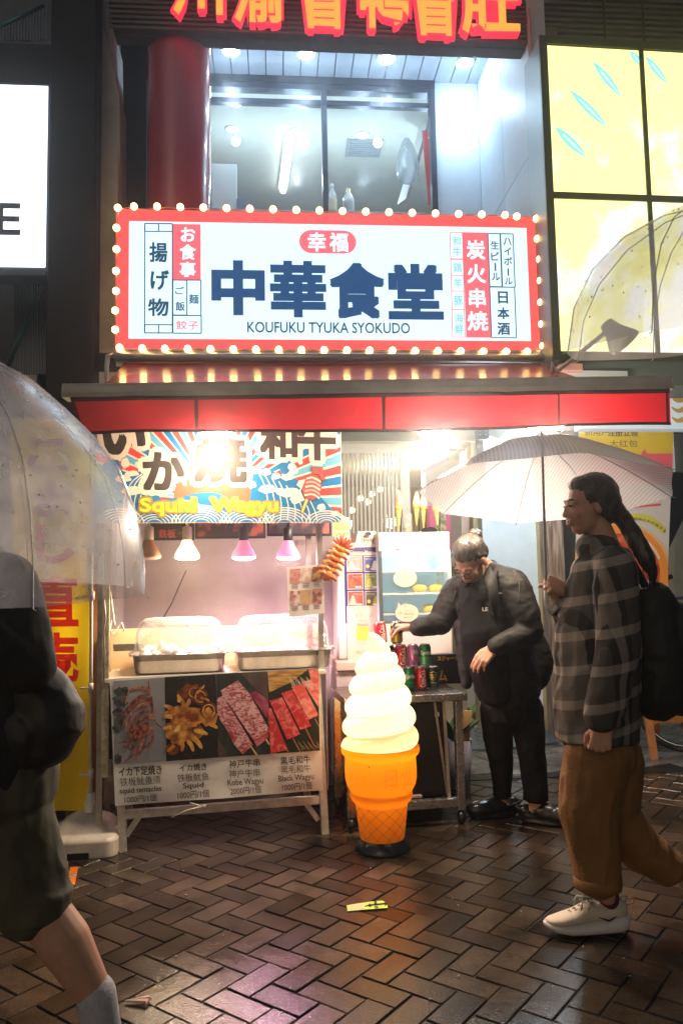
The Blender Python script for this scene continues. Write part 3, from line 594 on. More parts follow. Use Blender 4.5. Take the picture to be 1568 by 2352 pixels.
cell(c4, 1078, 285, 1164, 648, INK2); cell(c4, 1161, 287, 1250, 651, INK2); cell(c4, 1090, 651, 1260, 997, INK2)
for ch, b in (('生', (1092, 335, 1148, 392)), ('ビ', (1094, 410, 1148, 468)), ('｜', (1118, 486, 1128, 540)), ('ル', (1100, 552, 1156, 604)), ('ハ', (1178, 312, 1232, 362)), ('イ', (1184, 378, 1230, 432)), ('ボ', (1182, 445, 1238, 500)), ('｜', (1206, 522, 1216, 572)), ('ル', (1188, 585, 1240, 632))):
    m.ptext(FS, ch, b, w+.002, INK2, .022, cv=c4)
for ch, b in (('日', (1142, 680, 1208, 762)), ('本', (1138, 790, 1218, 868)), ('酒', (1138, 892, 1222, 976))): m.ptext(FS, ch, b, w+.002, INK2, .034, cv=c4)
m.build('sign_face', sg)
# string of bulbs round the sign
BULB = EM('warm bulb', (1.0, .56, .16), 9.0); SOCK = M('bulb socket', (.25, .12, .05), .5)
pts = [(271, 478), (308, 475)]+[(361+53.2*i, 475+1.32*i) for i in range(16)]+[(1186, 498), (1231, 503), (1233, 549), (1238, 596), (1240, 645), (1241, 695), (1243, 745), (1246, 795), (1210, 808)]+[(1162-52.2*i, 808-.45*i) for i in range(17)]+[(275, 799), (265, 758), (265, 714), (267, 669), (267, 623), (268, 573), (268, 524)]
sl = thing('string_light', 'string of round warm bulbs running round the edge of the red bordered sign', 'string lights', FS.p(*FS.uv(760, 812, .03), .03))
P3 = []
for i, (x, y) in enumerate(pts):
    p = FS.p(*FS.uv(x, y, .03), .03); P3.append(p); m = MB(); m.ball(p+Vector((0, 0, .002)), .0205, BULB, 12, 8); m.build('bulb', sl)
m = MB(); Q = []
for i, p in enumerate(P3):
    q = P3[(i+1) % len(P3)]; Q += [p-FS.n*.022, (p+q)/2-FS.n*.016-Vector((0, 0, random.uniform(-.012, .012)))]
Q.append(Q[0]); m.tube(Q, .0028, M('string wire', (.5, .25, .12), .5), 5)
for p in P3: m.ball(p-FS.n*.02, .011, SOCK, 8, 5)
m.build('wire', sl)
# ------------------------------------------------------------------ yellow light box on the right
FY = Fr(at(1400, 1176, 4.5), 6.2)
yb_ = thing('light_box', 'big yellow glowing light box with a dark frame and pale teal leaves', 'sign', FY.p(*FY.uv(1400, 815)))
ym = bpy.data.materials.new('yellow print'); ym.use_nodes = True; n = ym.node_tree.nodes; l = ym.node_tree.links; n.clear()
o = n.new('ShaderNodeOutputMaterial'); e = n.new('ShaderNodeEmission'); tc = n.new('ShaderNodeTexCoord')
nz = n.new('ShaderNodeTexNoise'); nz.inputs['Scale'].default_value = 2.6; nz.inputs['Detail'].default_value = 5; nz.inputs['Roughness'].default_value = .62; l.new(tc.outputs['Object'], nz.inputs[0])
sx = n.new('ShaderNodeSeparateXYZ'); l.new(tc.outputs['Object'], sx.inputs[0])
mu = n.new('ShaderNodeMath'); mu.operation = 'MULTIPLY_ADD'; mu.inputs[1].default_value = .16; l.new(sx.outputs['X'], mu.inputs[0]); l.new(nz.outputs[0], mu.inputs[2])
m2 = n.new('ShaderNodeMath'); m2.operation = 'MULTIPLY_ADD'; m2.inputs[1].default_value = -.14; l.new(sx.outputs['Z'], m2.inputs[0]); l.new(mu.outputs[0], m2.inputs[2])
cr = n.new('ShaderNodeValToRGB'); E_ = cr.color_ramp.elements; E_[0].position = .33; E_[0].color = (1, .93, .30, 1); E_[1].position = .47; E_[1].color = (1, 1, .92, 1); x = E_.new(.42); x.color = (1, .97, .55, 1)
l.new(m2.outputs[0], cr.inputs[0]); l.new(cr.outputs[0], e.inputs[0]); e.inputs[1].default_value = 1.2; l.new(e.outputs[0], o.inputs[0])
q = FY.bx(1250, 104, 1720, 812, 0); q = (FY.uv(1268, 400)[0], q[1], q[2], FY.uv(1268, 105)[1]); q = (q[0], FY.uv(1300, 811)[1], q[2], q[3])
YF = M('dark green frame', (.06, .07, .03), .4, .3)
m = MB(); m.box(FY, q[0]-.045, q[2]+.045, q[1]-.035, q[3]+.05, -.27, -.01, M('light box side', (.20, .24, .27), .45, .4)); m.build('sign_case', yb_)
um_, vm_ = FY.uv(1480, 300)[0], FY.uv(1380, 453)[1]
m = MB()
for a, b in ((q[0], um_-.012), (um_+.012, q[2])):
    for c_, d_ in ((q[1], vm_-.02), (vm_+.02, q[3])): m.rect(FY, a, c_, b, d_, 0, ym)
LEAF = EM('teal leaf', (.22, .66, .60), .95); LEAFD = EM('teal leaf edge', (.55, .85, .75), .9)
for (a, b, wd) in (((1360, 142), (1425, 222), .036), ((1308, 208), (1392, 292), .036), ((1274, 292), (1345, 362), .040), ((1446, 118), (1471, 150), .03), ((1481, 130), (1530, 192), .034)):
    A, B = FY.uv(*a), FY.uv(*b); L = [(A[0]+(B[0]-A[0])*k/8, A[1]+(B[1]-A[1])*k/8) for k in range(9)]; ww = [1.5*wd*math.sin(math.pi*min(1, (k+.15)/8.3))**.8 for k in range(9)]
    m.line(FY, L, ww, .003, LEAF); m.line(FY, L[2:], [x*.3 for x in ww[2:]], .0045, LEAFD)
m.build('printed_panel', yb_)
m = MB(); m.frame(FY, q[0]-.05, q[1]-.04, q[2]+.05, q[3]+.055, .048, -.008, .012, YF); m.box(FY, um_-.014, um_+.014, q[1]+.01, q[3], -.004, .011, YF); m.box(FY, q[0], um_-.015, vm_-.02, vm_+.02, -.004, .0105, YF); m.box(FY, um_+.015, q[2], vm_-.02, vm_+.02, -.004, .0105, YF); m.build('sign_frame', yb_)
m = MB(); a = FY.bx(1285, 822, 1700, 846, -.02); m.box(FY, a[0], a[2], a[1]-.1, a[3], -.4, -.02, M('grey green ledge', (.10, .13, .12), .5)); m.build('ledge', label='grey green ledge under the yellow light box', cat='ledge')
m = MB(); a = FY.bx(1330, 850, 1700, 985, -.35); m.box(FY, a[0], a[2], a[1], a[3], -.45, -.35, M('pale sign blue', (.52, .62, .68), .5, emit=.25, ecol=(.55, .72, .85)))
GOLD = M('gold curl', (.62, .47, .12), .5)
for k, yy in enumerate((872, 912, 935, 958)):
    L = [FY.uv(1541+j*7, yy+(9*math.sin(j*.7) if k else 22*math.sin(j*.35)), -.345) for j in range(7)]; m.line(FY, L, [.03*math.sin(math.pi*(j+.6)/7.2) for j in range(7)], -.345, GOLD)
m.build('shop_sign', label='pale blue sign with gold curls behind the end of the awning', cat='sign')
m = MB(); a = FY.bx(1289, 834, 1338, 851, .05); m.box(FY, a[0], a[2], a[1], a[3], -.1, .05, M('pink brick', (.55, .30, .26), .7)); m.build('small_box', label='small pink box on the ledge beside the awning', cat='box', bevel=.004)
m = MB(); a = FY.bx(1240, 851, 1440, 870, .0); m.box(FY, a[0], a[2], a[1], a[3], -.3, .0, M('pale ledge', (.5, .55, .58), .5)); m.build('shelf', label='pale flat ledge above the awning bar on the right', cat='ledge')
# flood light on an arm
t = thing('flood_light', 'small flood light on a long slanting arm in front of the yellow light box', 'lamp', FY.p(*FY.uv(1290, 850, .15), .15))
A, B = FY.p(*FY.uv(1280, 852, .12), .12), FY.p(*FY.uv(1400, 755, .42), .42)
GRL = M('grey arm', (.50, .52, .46), .5, .1)
m = MB(); m.tube([A, B], .012, GRL, 8); m.tube([A+Vector((.0, 0, -.02)), A+Vector((-.03, 0, .05)), A+Vector((-.05, 0, -.06))], .009, GRL, 6); m.build('arm', t)
m = MB(); d = Vector((.55, -.2, -.8)); m.lathe(B+Vector((-.02, 0, .03)), [(.001, 0), (.035, .0), (.05, .06), (.085, .13), (.09, .15), (.001, .145)], M('lamp head grey', (.50, .58, .50), .5), 16, axis=d); m.build('lamp_head', t)
# cable on the right of the sign
m = MB(); L = [(1213, 20), (1218, 110), (1228, 175), (1233, 240), (1224, 320), (1221, 380), (1228, 430), (1244, 480), (1252, 520)]
m.tube([F0.p(*F0.uv(x, y, .03), .03) for x, y in L], .011, M('beige cable', (.45, .40, .33), .5), 8); m.build('cable', label='thick beige cable hanging beside the yellow light box', cat='cable')
m = MB(); L = [(1232, 300), (1236, 380), (1244, 440), (1250, 470)]
m.tube([F0.p(*F0.uv(x, y, .02), .02) for x, y in L], .005, BLACK2, 6); m.build('cable', label='thin black cable next to the thick beige cable', cat='cable')
m = MB(); a = F0.uv(1221, 300, -.02)[0]; m.box(F0, a, F0.uv(1290, 300, -.02)[0], SL0, F0.uv(1240, 60, -.02)[1], -.3, -.02, BROWNW); m.build('brown_pier', label='brown tiled strip between the pale wall and the yellow light box', cat='wall')
# ------------------------------------------------------------------ awning
YA = 3.55; FA = Fr(at(784, 1176, YA), 1.4); FC = Fr(at(784, 1176, 4.55), 4.57)
aw = thing('awning', 'red fabric awning with a grey front bar and a hanging red valance', 'awning', FA.p(FA.uv(845, 985)[0], 1.95, .0))
ALU = M('grey aluminium', (.42, .44, .47), .3, .7, var=.15); BARM = M('stained beige bar', (.46, .42, .37), .5, .1, var=.35, vs=3, bump=.1)
FAB = M('red awning cloth', (.50, .016, .026), .24, var=.10, vs=3, bump=.12, bs=7, coat=.35)
VAL = bpy.data.materials.new('red valance cloth'); VAL.use_nodes = True; n = VAL.node_tree.nodes; l = VAL.node_tree.links; n.clear()
o = n.new('ShaderNodeOutputMaterial'); df = n.new('ShaderNodeBsdfDiffuse'); tl = n.new('ShaderNodeBsdfTranslucent'); mx = n.new('ShaderNodeMixShader'); gl = n.new('ShaderNodeBsdfGlossy'); gl.inputs[1].default_value = .45; mx2 = n.new('ShaderNodeMixShader'); mx2.inputs[0].default_value = .04
tc = n.new('ShaderNodeTexCoord'); nz = n.new('ShaderNodeTexNoise'); nz.inputs['Scale'].default_value = 3.5; nz.inputs['Detail'].default_value = 7; l.new(tc.outputs['Object'], nz.inputs[0]); rp = n.new('ShaderNodeValToRGB'); rp.color_ramp.elements[0].position = .3; rp.color_ramp.elements[0].color = (.26, .003, .010, 1); rp.color_ramp.elements[1].position = .7; rp.color_ramp.elements[1].color = (.38, .006, .014, 1); l.new(nz.outputs[0], rp.inputs[0])
for s_ in (df, tl): l.new(rp.outputs[0], s_.inputs[0])
mx.inputs[0].default_value = .6; l.new(df.outputs[0], mx.inputs[1]); l.new(tl.outputs[0], mx.inputs[2]); l.new(mx.outputs[0], mx2.inputs[1]); l.new(gl.outputs[0], mx2.inputs[2]); l.new(mx2.outputs[0], o.inputs[0])
SEAM = M('dark red hem', (.07, .006, .012), .7)
# front bar (profile swept along the front)
e0 = FA.uv(148, 900)[0]; e1 = FA.uv(1539, 882)[0]; zL = FA.uv(150, 912)[1]; zR = FA.uv(1535, 893)[1]; tl_ = FA.uv(150, 880)[1]-zL
def barz(u): return zL + (zR-zL)*(u-e0)/(e1-e0) - .016*math.sin(math.pi*(u-e0)/(e1-e0))*0
prof = [(.0, .0), (.006, .02), (.0, .022), (.0, .05), (-.012, .066), (-.05, .072), (-.085, .06), (-.09, .0)]
V = []; F = []; ns = 12; k = len(prof)
for i in range(ns+1):
    u = e0+(e1-e0)*i/ns
    for w_, z_ in prof: V.append(FA.p(u, barz(u)+z_*1.0, w_))
for i in range(ns):
    for j in range(k): F.append((i*k+j, (i+1)*k+j, (i+1)*k+(j+1) % k, i*k+(j+1) % k))
F += [tuple(range(k-1, -1, -1)), tuple(ns*k+j for j in range(k))]
m = MB(); m.add(V, F, BARM); m.build('front_bar', aw)
for u, s_ in ((e0, -1), (e1, 1)):
    m = MB(); m.add([FA.p(u+s_*.001, barz(u)+z_*1.03-.001, w_*1.03) for w_, z_ in prof]+[FA.p(u+s_*.012, barz(u)+z_*1.03-.001, w_*1.03) for w_, z_ in prof], [tuple(range(k)), tuple(range(2*k-1, k-1, -1))]+[(j, (j+1) % k, k+(j+1) % k, k+j) for j in range(k)], M('end cap grey', (.42, .42, .40), .5)); m.build('end_cap', aw)
# valance: gently waving cloth with seams and hem
v0_ = FA.uv(160, 912)[0]; v1_ = FA.uv(1537, 890)[0]; drop = .176
def vw(u, z): # wave
    return -.02 + .010*math.sin(u*5.1+.5) + .005*math.sin(u*13+1.) + (.006*math.sin(u*8-z*9) if u > .9 else 0)
def vgrid(u0, u1, z0, z1, nu, nz, mat, off=0.0, name='valance'):
    V = []; F = []
    for i in range(nu+1):
        u = u0+(u1-u0)*i/nu; sag = .008*math.sin((u-v0_)*3.2)
        for j in range(nz+1):
            z = z0+(z1-z0)*j/nz; V.append(FA.p(u+.045*max(0, 1-(u-v0_)/.35)*z/drop*1.2*(u < v0_+.35), barz(u)+.004-z+sag*z/drop, vw(u, z)*(.3+.7*z/drop)+off))
    for i in range(nu):
        for j in range(nz): F.append((i*(nz+1)+j, i*(nz+1)+j+1, (i+1)*(nz+1)+j+1, (i+1)*(nz+1)+j))
    q = MB(); q.add(V, F, mat, True); return q.build(name, aw)
vgrid(v0_, v1_, .0, drop, 90, 8, VAL)
vgrid(v0_, v1_, .0, .024, 90, 1, SEAM, .0025, 'hem'); vgrid(v0_, v1_, drop-.013, drop+.002, 90, 1, SEAM, .0025, 'hem')
for px, wd in ((450, .016), (881, .016), (1284, .012), (1533, .012), (164, .012)):
    u = FA.uv(px, 945)[0]; vgrid(u-wd/2, u+wd/2, .0, drop, 1, 8, SEAM, .003, 'seam')
# sloping cloth
A0, A1 = FA.uv(206, 905, -.05)[0], FA.uv(1424, 893, -.05)[0]; B0, B1 = FC.uv(286, 836)[0], FC.uv(1242, 836)[0]; zc = FC.uv(760, 833)[1]+.015
V = []; F = []; nu, nv = 60, 12
for i in range(nu+1):
    for j in range(nv+1):
        s_ = i/nu; t_ = j/nv; a = FA.p(A0+(A1-A0)*s_, barz(A0)+.028, -.07); b = FC.p(B0+(B1-B0)*s_, zc, -.03); p = a.lerp(b, t_); p.z += -.018*math.sin(math.pi*t_)+.003*math.sin(s_*40)*math.sin(math.pi*t_); V.append(p)
for i in range(nu):
    for j in range(nv): F.append((i*(nv+1)+j, (i+1)*(nv+1)+j, (i+1)*(nv+1)+j+1, i*(nv+1)+j+1))
m = MB(); m.add(V, F, FAB, True); m.build('canopy', aw)
# cassette
m = MB(); ca = FC.p(FC.uv(266, 821)[0], FC.uv(266, 822)[1], .02); cb_ = FC.p(FC.uv(1258, 824)[0], FC.uv(1258, 825)[1], .02)
m.tube([ca, cb_], .027, ALU, 14); m.bar(ca+FC.n*-.05+Vector((0, 0, .01)), cb_+FC.n*-.05+Vector((0, 0, .01)), .03, .10, ALU); m.build('cassette', aw)
for p, s_ in ((ca, -1), (cb_, 1)):
    m = MB(); m.tube([p+FC.u*.012*s_+Vector((0, 0, .01)), p+FC.u*.035*s_+FC.n*.02, p+FC.u*.042*s_+Vector((0, 0, -.06))+FC.n*.02, p+FC.u*.042*s_+Vector((0, 0, -.16))], .014, M('bracket white', (.5, .5, .5), .4, .3), 8); m.build('bracket', aw)
for px in (320, 1180):
    u0_ = FC.p(FC.uv(px, 836)[0], zc-.05, -.1); u1_ = FA.p(FA.uv(px+(-1 if px < 700 else 1)*30, 900)[0], barz(0)+.01, -.12); mid = (u0_+u1_)/2+FA.u*(.25 if px < 700 else -.25)+Vector((0, 0, -.05)); m = MB(); m.bar(u0_, mid, .03, .04, ALU); m.bar(mid, u1_, .03, .04, ALU); m.build('folding_arm', aw)
# hanging lamps under the awning
AWL = EM('awning lamp glow', (1.0, .72, .40), 70)
for (px, py, Y, lab) in ((500, 1000, 3.68, 'shallow warm lamp under the awning above the squid banner'), (1000, 997, 3.95, 'shallow warm lamp under the awning above the ice cream samples'), (1253, 984, 3.95, 'shallow warm lamp under the awning above the woman with the umbrella')):
    p = at(px, py, Y); t = thing('awning_lamp', lab, 'lamp', p, 'lamps hanging under the awning')
    m = MB(); m.lathe(p, [(.001, -.012), (.05, -.010), (.082, -.002), (.088, .004)], AWL, 24); m.build('lamp_glass', t)
    m = MB(); m.lathe(p, [(.090, .003), (.086, .012), (.03, .030), (.018, .05), (.018, .12), (.001, .12)], M('lamp shade white', (.6, .6, .58), .4), 24); m.build('lamp_shade', t)
    plight('lamp_light', p+Vector((0, 0, -.04)), (15 if px < 700 else (60 if px < 1100 else 28)), (1.0, .85, .66), .08, t)
    plight('lamp_glow', p+Vector((0, -.10, .02)), (1.2 if px < 700 else 2.5), (1.0, .74, .46), .05, t)
# ------------------------------------------------------------------ food cart
gA, gB = gr(283, 1957), gr(748, 1917)
ANG = math.degrees(math.atan2(gB.y-gA.y, gB.x-gA.x))
T0 = Fr(gA, ANG)                                   # front face of the cart
TS = Fr(T0.p(0, 0, 0), ANG, shear=-.045)           # same plane, slightly racked frame
GALV = M('galvanised steel', (.42, .40, .36), .38, .75, var=.3, vs=14, var2=.12)
PAINTW = M('chipped white paint', (.55, .52, .46), .5, var=.35, vs=18)
STEEL = M('brushed steel', (.55, .53, .50), .26, .95, var=.12, vs=20, var2=.08)
TOPZ = T0.uv(500, 1548)[1]; cu0 = T0.uv(250, 1553)[0]; cu1 = T0.uv(738, 1538)[0]; CD = .52
ct = thing('food_cart', 'white framed food cart with a flat counter, carrying two covered trays', 'food cart', T0.p((cu0+cu1)/2, 0, -CD/2))
m = MB(); m.box(T0, cu0-.02, cu1+.02, TOPZ-.022, TOPZ, -CD, .012, M('counter laminate', (.62, .56, .47), .35, var=.15)); m.build('counter_top', ct, bevel=.004)
for px, py, w in ((283, 1957, 0), (748, 1917, 0), (283, 1957, -CD), (748, 1917, -CD)):
    u = T0.uv(px, py)[0]; ut = u-.045 if px < 500 else u-.03; m = MB()
    m.bar(T0.p(u-(.0 if px < 500 else .0), 0, w-.02), T0.p(ut, TOPZ-.024, w-.02), .035, .035, PAINTW, up=T0.n); m.build('leg', ct)
uu0, uu1 = T0.uv(275, 1880)[0], T0.uv(745, 1840)[0]; vz = T0.uv(500, 1856)[1]
m = MB(); m.box(T0, uu0+.02, uu1-.02, vz-.02, vz+.018, -.035, -.005, PAINTW); m.box(T0, uu0+.02, uu1-.02, vz-.02, vz+.018, -CD-.035, -CD-.005, PAINTW); m.build('rail', ct)
for u, s_ in ((uu0+.03, 1), (uu1-.03, -1)): m = MB(); m.bar(T0.p(u, vz-.10, -.02), T0.p(u+s_*.06, vz-.015, -.02), .02, .025, PAINTW); m.build('gusset', ct)
for w in (-.02, -CD-.02): pass
PANELG = M('white melamine panel', (.44, .40, .38), .6, var=.1, vs=6)
# uprights that carry the banner and lamps
ROOF = 2.12
for px, w, nm in ((710, -.30, 'post'), (735, -.05, 'post'), (232, -.05, 'post'), (250, -.5, 'post')):
    u = T0.uv(px, 1380, w)[0]; m = MB(); m.box(T0, u-.014, u+.014, TOPZ+.001 if px > 300 else 0, ROOF, w-.014, w+.014, GALV); m.build(nm, ct)
m = MB(); uL_ = T0.uv(232, 1380, -.05)[0]; uR_ = T0.uv(735, 1380, -.05)[0]
m.box(T0, uL_+.015, uR_-.015, ROOF-.03, ROOF, -.064, -.036, GALV); m.box(T0, uL_+.015, uR_-.015, 1.58, 1.60, -.30, -.27, GALV); m.build('cross_rail', ct)
u = T0.uv(243, 1500, .0)[0]; m = MB(); m.box(T0, u-.016, u+.016, .35, T0.uv(243, 1345)[1], -.03, .004, M('taped angle', (.50, .44, .30), .35, .3, var=.45, vs=25)); m.build('angle_iron', ct)
vz2 = T0.uv(260, 1488, -.2)[1]; m = MB(); m.bar(T0.p(u+.02, vz2, -.2), T0.p(u+.16, vz2, -.2), .012, .035, GALV); m.build('bracket', ct)
# string and chain details on the left upright
m = MB(); L = [(240, 1375), (243, 1420), (238, 1450), (241, 1500), (239, 1560)]; m.tube([T0.p(*T0.uv(x, y, .012), .012) for x, y in L], .004, M('chain grey', (.3, .28, .24), .4, .6), 6); m.build('chain', label='thin chain hanging on the left upright of the food cart', cat='chain')
WIREW = M('white wire', (.6, .55, .45), .5)
m = MB(); L = [(254, 1360), (262, 1420), (266, 1440), (258, 1425), (252, 1445), (262, 1460), (272, 1440), (280, 1430), (286, 1450)]; m.tube([T0.p(*T0.uv(x, y, -.35), -.35) for x, y in L], .005, WIREW, 6); m.build('cable', label='white cable looped above the left rear corner of the food cart', cat='cable')
m = MB(); L = [(428, 1310), (410, 1350), (395, 1385), (375, 1420)]; m.tube([T0.p(*T0.uv(x, y, -.62), -.62) for x, y in L], .004, BLACK2, 6); m.build('cable', label='dark cable slanting down the grey wall behind the trays', cat='cable')
m = MB(); q = T0.bx(253, 1447, 320, 1515, -.40); m.box(T0, q[0], q[2]+1.0, q[1]-.1, q[3], -.52, -.42, M('tan board', (.52, .38, .20), .6, var=.15)); m.build('back_board', ct)
# ---------------- menu banner on the front of the cart
TM = Fr(T0.p(0, 0, .022), ANG, shear=-.055)
cm = crop(360, 2480, .6122)
mb_ = thing('menu_banner', 'white printed banner with four food photos and prices on the front of the cart', 'banner', TM.p(.45, .25))
WVIN = M('white vinyl', (.78, .77, .74), .38, var=.10, vs=4, bump=.25, bs=8)
def mp(x, y): return TM.uv(*cm(x, y))
BLK = M('print black', (.012, .011, .010), .4); GREYPH = SPOTTY('grey photo', (.20, .21, .24), (.38, .39, .42), 2.5, .35, .65, .45)
m = MB(); c4_ = [mp(85, 108), mp(1364, 40), mp(1392, 792), mp(118, 888)]
# slightly creased sheet
V = []; F = []; nu, nv = 40, 20
for i in range(nu+1):
    for j in range(nv+1):
        s_, t_ = i/nu, j/nv; a = (c4_[0][0]*(1-s_)+c4_[1][0]*s_, c4_[0][1]*(1-s_)+c4_[1][1]*s_); b = (c4_[3][0]*(1-s_)+c4_[2][0]*s_, c4_[3][1]*(1-s_)+c4_[2][1]*s_)
        V.append(TM.p(a[0]*(1-t_)+b[0]*t_, a[1]*(1-t_)+b[1]*t_, -.004+.002*math.sin(s_*22+t_*3)-(.006*max(0, t_-.9)*10*math.sin(s_*9))))
for i in range(nu):
    for j in range(nv): F.append((i*(nv+1)+j, i*(nv+1)+j+1, (i+1)*(nv+1)+j+1, (i+1)*(nv+1)+j))
m.add(V, F, WVIN, True); m.build('sheet', mb_)
m = MB()
def mpoly(pts, w, mat): m.poly(TM, [mp(*q) for q in pts], w, mat)
def mline(pts, wd, w, mat): m.line(TM, [mp(*q) for q in pts], wd, w, mat)
def blobby(cx, cy, rx, ry, w, mat, n=18, j=.18, sd=1):
    r_ = random.Random(sd); mpoly([(cx+rx*(1+r_.uniform(-j, j))*math.cos(2*math.pi*k/n), cy+ry*(1+r_.uniform(-j, j))*math.sin(2*math.pi*k/n)) for k in range(n)], w, mat)
def curve(P, n=14): # smooth path through points
    out = []
    for i in range(len(P)-1):
        p0, p1, p2, p3 = P[max(0, i-1)], P[i], P[i+1], P[min(len(P)-1, i+2)]
        for k in range(n): 
            t = k/n; out.append(tuple(.5*((2*p1[a])+(-p0[a]+p2[a])*t+(2*p0[a]-5*p1[a]+4*p2[a]-p3[a])*t*t+(-p0[a]+3*p1[a]-3*p2[a]+p3[a])*t**3) for a in (0, 1)))
    return out+[P[-1]]
mpoly([(105, 122), (420, 98), (432, 612), (114, 632)], 0, GREYPH)
DKG = SPOTTY('photo foliage', (.012, .018, .016), (.10, .12, .12), 30, .4, .6, .5)
for k, (x, y, rx, ry) in enumerate(((160, 190, 40, 35), (150, 240, 45, 45), (140, 310, 32, 40), (150, 370, 35, 50), (130, 410, 25, 30), (132, 595, 22, 34))): blobby(x, y, rx, ry, .0006+.0002*k, DKG, 16, .35, k)
TEN = SPOTTY('grilled tentacle', (.13, .015, .012), (.48, .16, .10), 55, .38, .66, .35); TEN2 = SPOTTY('grilled tentacle light', (.26, .05, .035), (.62, .30, .20), 50, .38, .62, .35)
mline([(322, 130), (330, 360), (338, 600)], .0022, .002, M('skewer', (.45, .36, .22), .5)); mline([(324, 120), (326, 190)], .006, .0021, TEN2)
tl = [((335, 175), (280, 160), (215, 175), (190, 225), (182, 262), 13), ((330, 200), (270, 215), (225, 250), (180, 300), (130, 325), 11), ((325, 235), (265, 240), (215, 285), (182, 340), (160, 420), 12), ((325, 260), (280, 265), (230, 300), (195, 370), (180, 425), 13), ((335, 215), (345, 290), (350, 340), (375, 385), (410, 408), 12), ((320, 300), (270, 320), (220, 370), (200, 430), (180, 460), 14), ((335, 330), (355, 320), (350, 350), (330, 340), (320, 330), 10), ((325, 345), (270, 365), (220, 420), (205, 480), (140, 500), 14), ((330, 380), (270, 400), (225, 450), (200, 500), (160, 530), 13), ((335, 400), (350, 440), (335, 500), (300, 530), (255, 548), 10), ((320, 410), (275, 450), (240, 480), (215, 540), (190, 512), 14), ((310, 440), (280, 500), (240, 560), (200, 595), (172, 616), 12), ((300, 470), (270, 530), (262, 570), (262, 605), (262, 604), 9), ((345, 420), (350, 470), (318, 510), (285, 530), (270, 540), 8)]
for k, q in enumerate(tl):
    L = curve(list(q[:5]), 7); n = len(L); mline(L, [q[5]*2*.00052*(1-.85*i/n)*1.35 for i in range(n)], .0024+.00035*k, TEN if k % 3 else TEN2)
for k in range(9): blobby(250+(k % 3)*28, 420+k*7-(k % 3)*20, 20, 14, .0075+.0002*k, TEN, 12, .3, k+50)
# fried squid on black
mpoly([(421, 97), (735, 78), (752, 588), (432, 612)], .0005, BLK); SALT = M('salt', (.5, .48, .45), .5)
r_ = random.Random(3)
for k in range(90): x, y = r_.uniform(470, 745), (r_.uniform(100, 210) if k % 3 else r_.uniform(500, 590)); s_ = r_.uniform(.8, 2.2); mpoly([(x, y), (x+s_, y), (x+s_, y+s_), (x, y+s_)], .0012, SALT)
SQ = SPOTTY('fried squid', (.24, .05, .008), (.75, .36, .06), 26, .36, .64, .35, c3=(.85, .62, .24)); SQ2 = SPOTTY('fried squid bright', (.50, .15, .02), (.85, .50, .12), 22, .36, .62, .3, c3=(.9, .70, .36)); SQ3 = SPOTTY('fried squid dark', (.07, .012, .006), (.30, .08, .02), 30, .38, .64, .35)
def petal(x, y, a, L, wd, w, mat): mline(curve([(x, y), (x+L*.5*math.cos(a)+8, y+L*.5*math.sin(a)), (x+L*math.cos(a), y+L*math.sin(a))], 6), [wd*.6, wd*.8, wd, wd*1.05, wd*1.05, wd, wd, wd*.95, wd*.9, wd*.8, wd*.7, wd*.5, .004], w, mat)
blobby(575, 200, 80, 60, .0016, SQ3, 18, .25, 5); blobby(545, 330, 110, 60, .0018, SQ, 18, .25, 6); blobby(500, 430, 70, 90, .002, SQ, 18, .25, 7); blobby(470, 540, 50, 35, .0021, SQ3, 18, .25, 8); blobby(600, 430, 70, 60, .0022, SQ, 16, .3, 9); blobby(690, 340, 52, 55, .0023, SQ, 16, .25, 10)
for k, (x, y, a, L, wd, mt) in enumerate(((480, 300, 3.6, 70, .022, SQ2), (470, 340, 3.2, 60, .02, SQ2), (460, 400, 2.9, 50, .02, SQ2), (540, 300, 4.4, 90, .02, SQ), (600, 230, 4.9, 90, .014, SQ3), (610, 190, 5.6, 70, .012, SQ2), (640, 220, .4, 60, .012, SQ), (600, 420, .3, 90, .02, SQ2), (590, 460, .9, 95, .022, SQ2), (560, 480, 1.1, 80, .02, SQ2), (520, 480, 1.5, 70, .02, SQ2), (690, 380, .5, 60, .018, SQ2), (650, 360, 2.8, 50, .016, SQ2), (545, 280, 5.2, 60, .02, SQ2), (480, 510, 2.4, 60, .02, SQ), (505, 250, 4.6, 50, .016, SQ2), (560, 380, .2, 60, .02, SQ2), (510, 390, 2.2, 50, .02, SQ2))): petal(x, y, a, L, wd, .0026+.0003*k, mt)
for k, (cx, cy, r0) in enumerate(((600, 190, 40), (640, 215, 44), (690, 300, 48))):
    for j in range(3): mline([(cx+(r0-j*12)*math.cos(a*.4+k), cy+(r0-j*12)*1.05*math.sin(a*.4+k)) for a in range(14)], .006-.001*j, .0092+.0004*(k*3+j), SQ2 if j % 2 else SQ3)
# marbled beef
LEAFG = SPOTTY('dark leaf', (.010, .018, .012), (.035, .05, .035), 6, .35, .65, .4, stretch=(8, 1, 1)); STONE = SPOTTY('stone photo', (.05, .035, .03), (.14, .10, .08), 9, .35, .65, .5)
mpoly([(736, 78), (1048, 60), (1060, 568), (750, 588)], .0005, LEAFG); mpoly([(880, 70), (1048, 60), (1052, 230), (1000, 190)], .0010, STONE); mpoly([(745, 470), (815, 585), (750, 588)], .001, STONE)
BEEF = SPOTTY('marbled beef', (.42, .06, .09), (.72, .46, .48), 30, .42, .56, .4, stretch=(1.0, 1, 2.2), detail=7, dist=1.6, rot=(0, .7, 0)); BEEFS = SPOTTY('beef side', (.35, .02, .04), (.60, .18, .20), 34, .42, .62, .4, detail=6)
PUR = SPOTTY('beef shade', (.22, .02, .06), (.42, .10, .16), 20, .4, .6, .4)
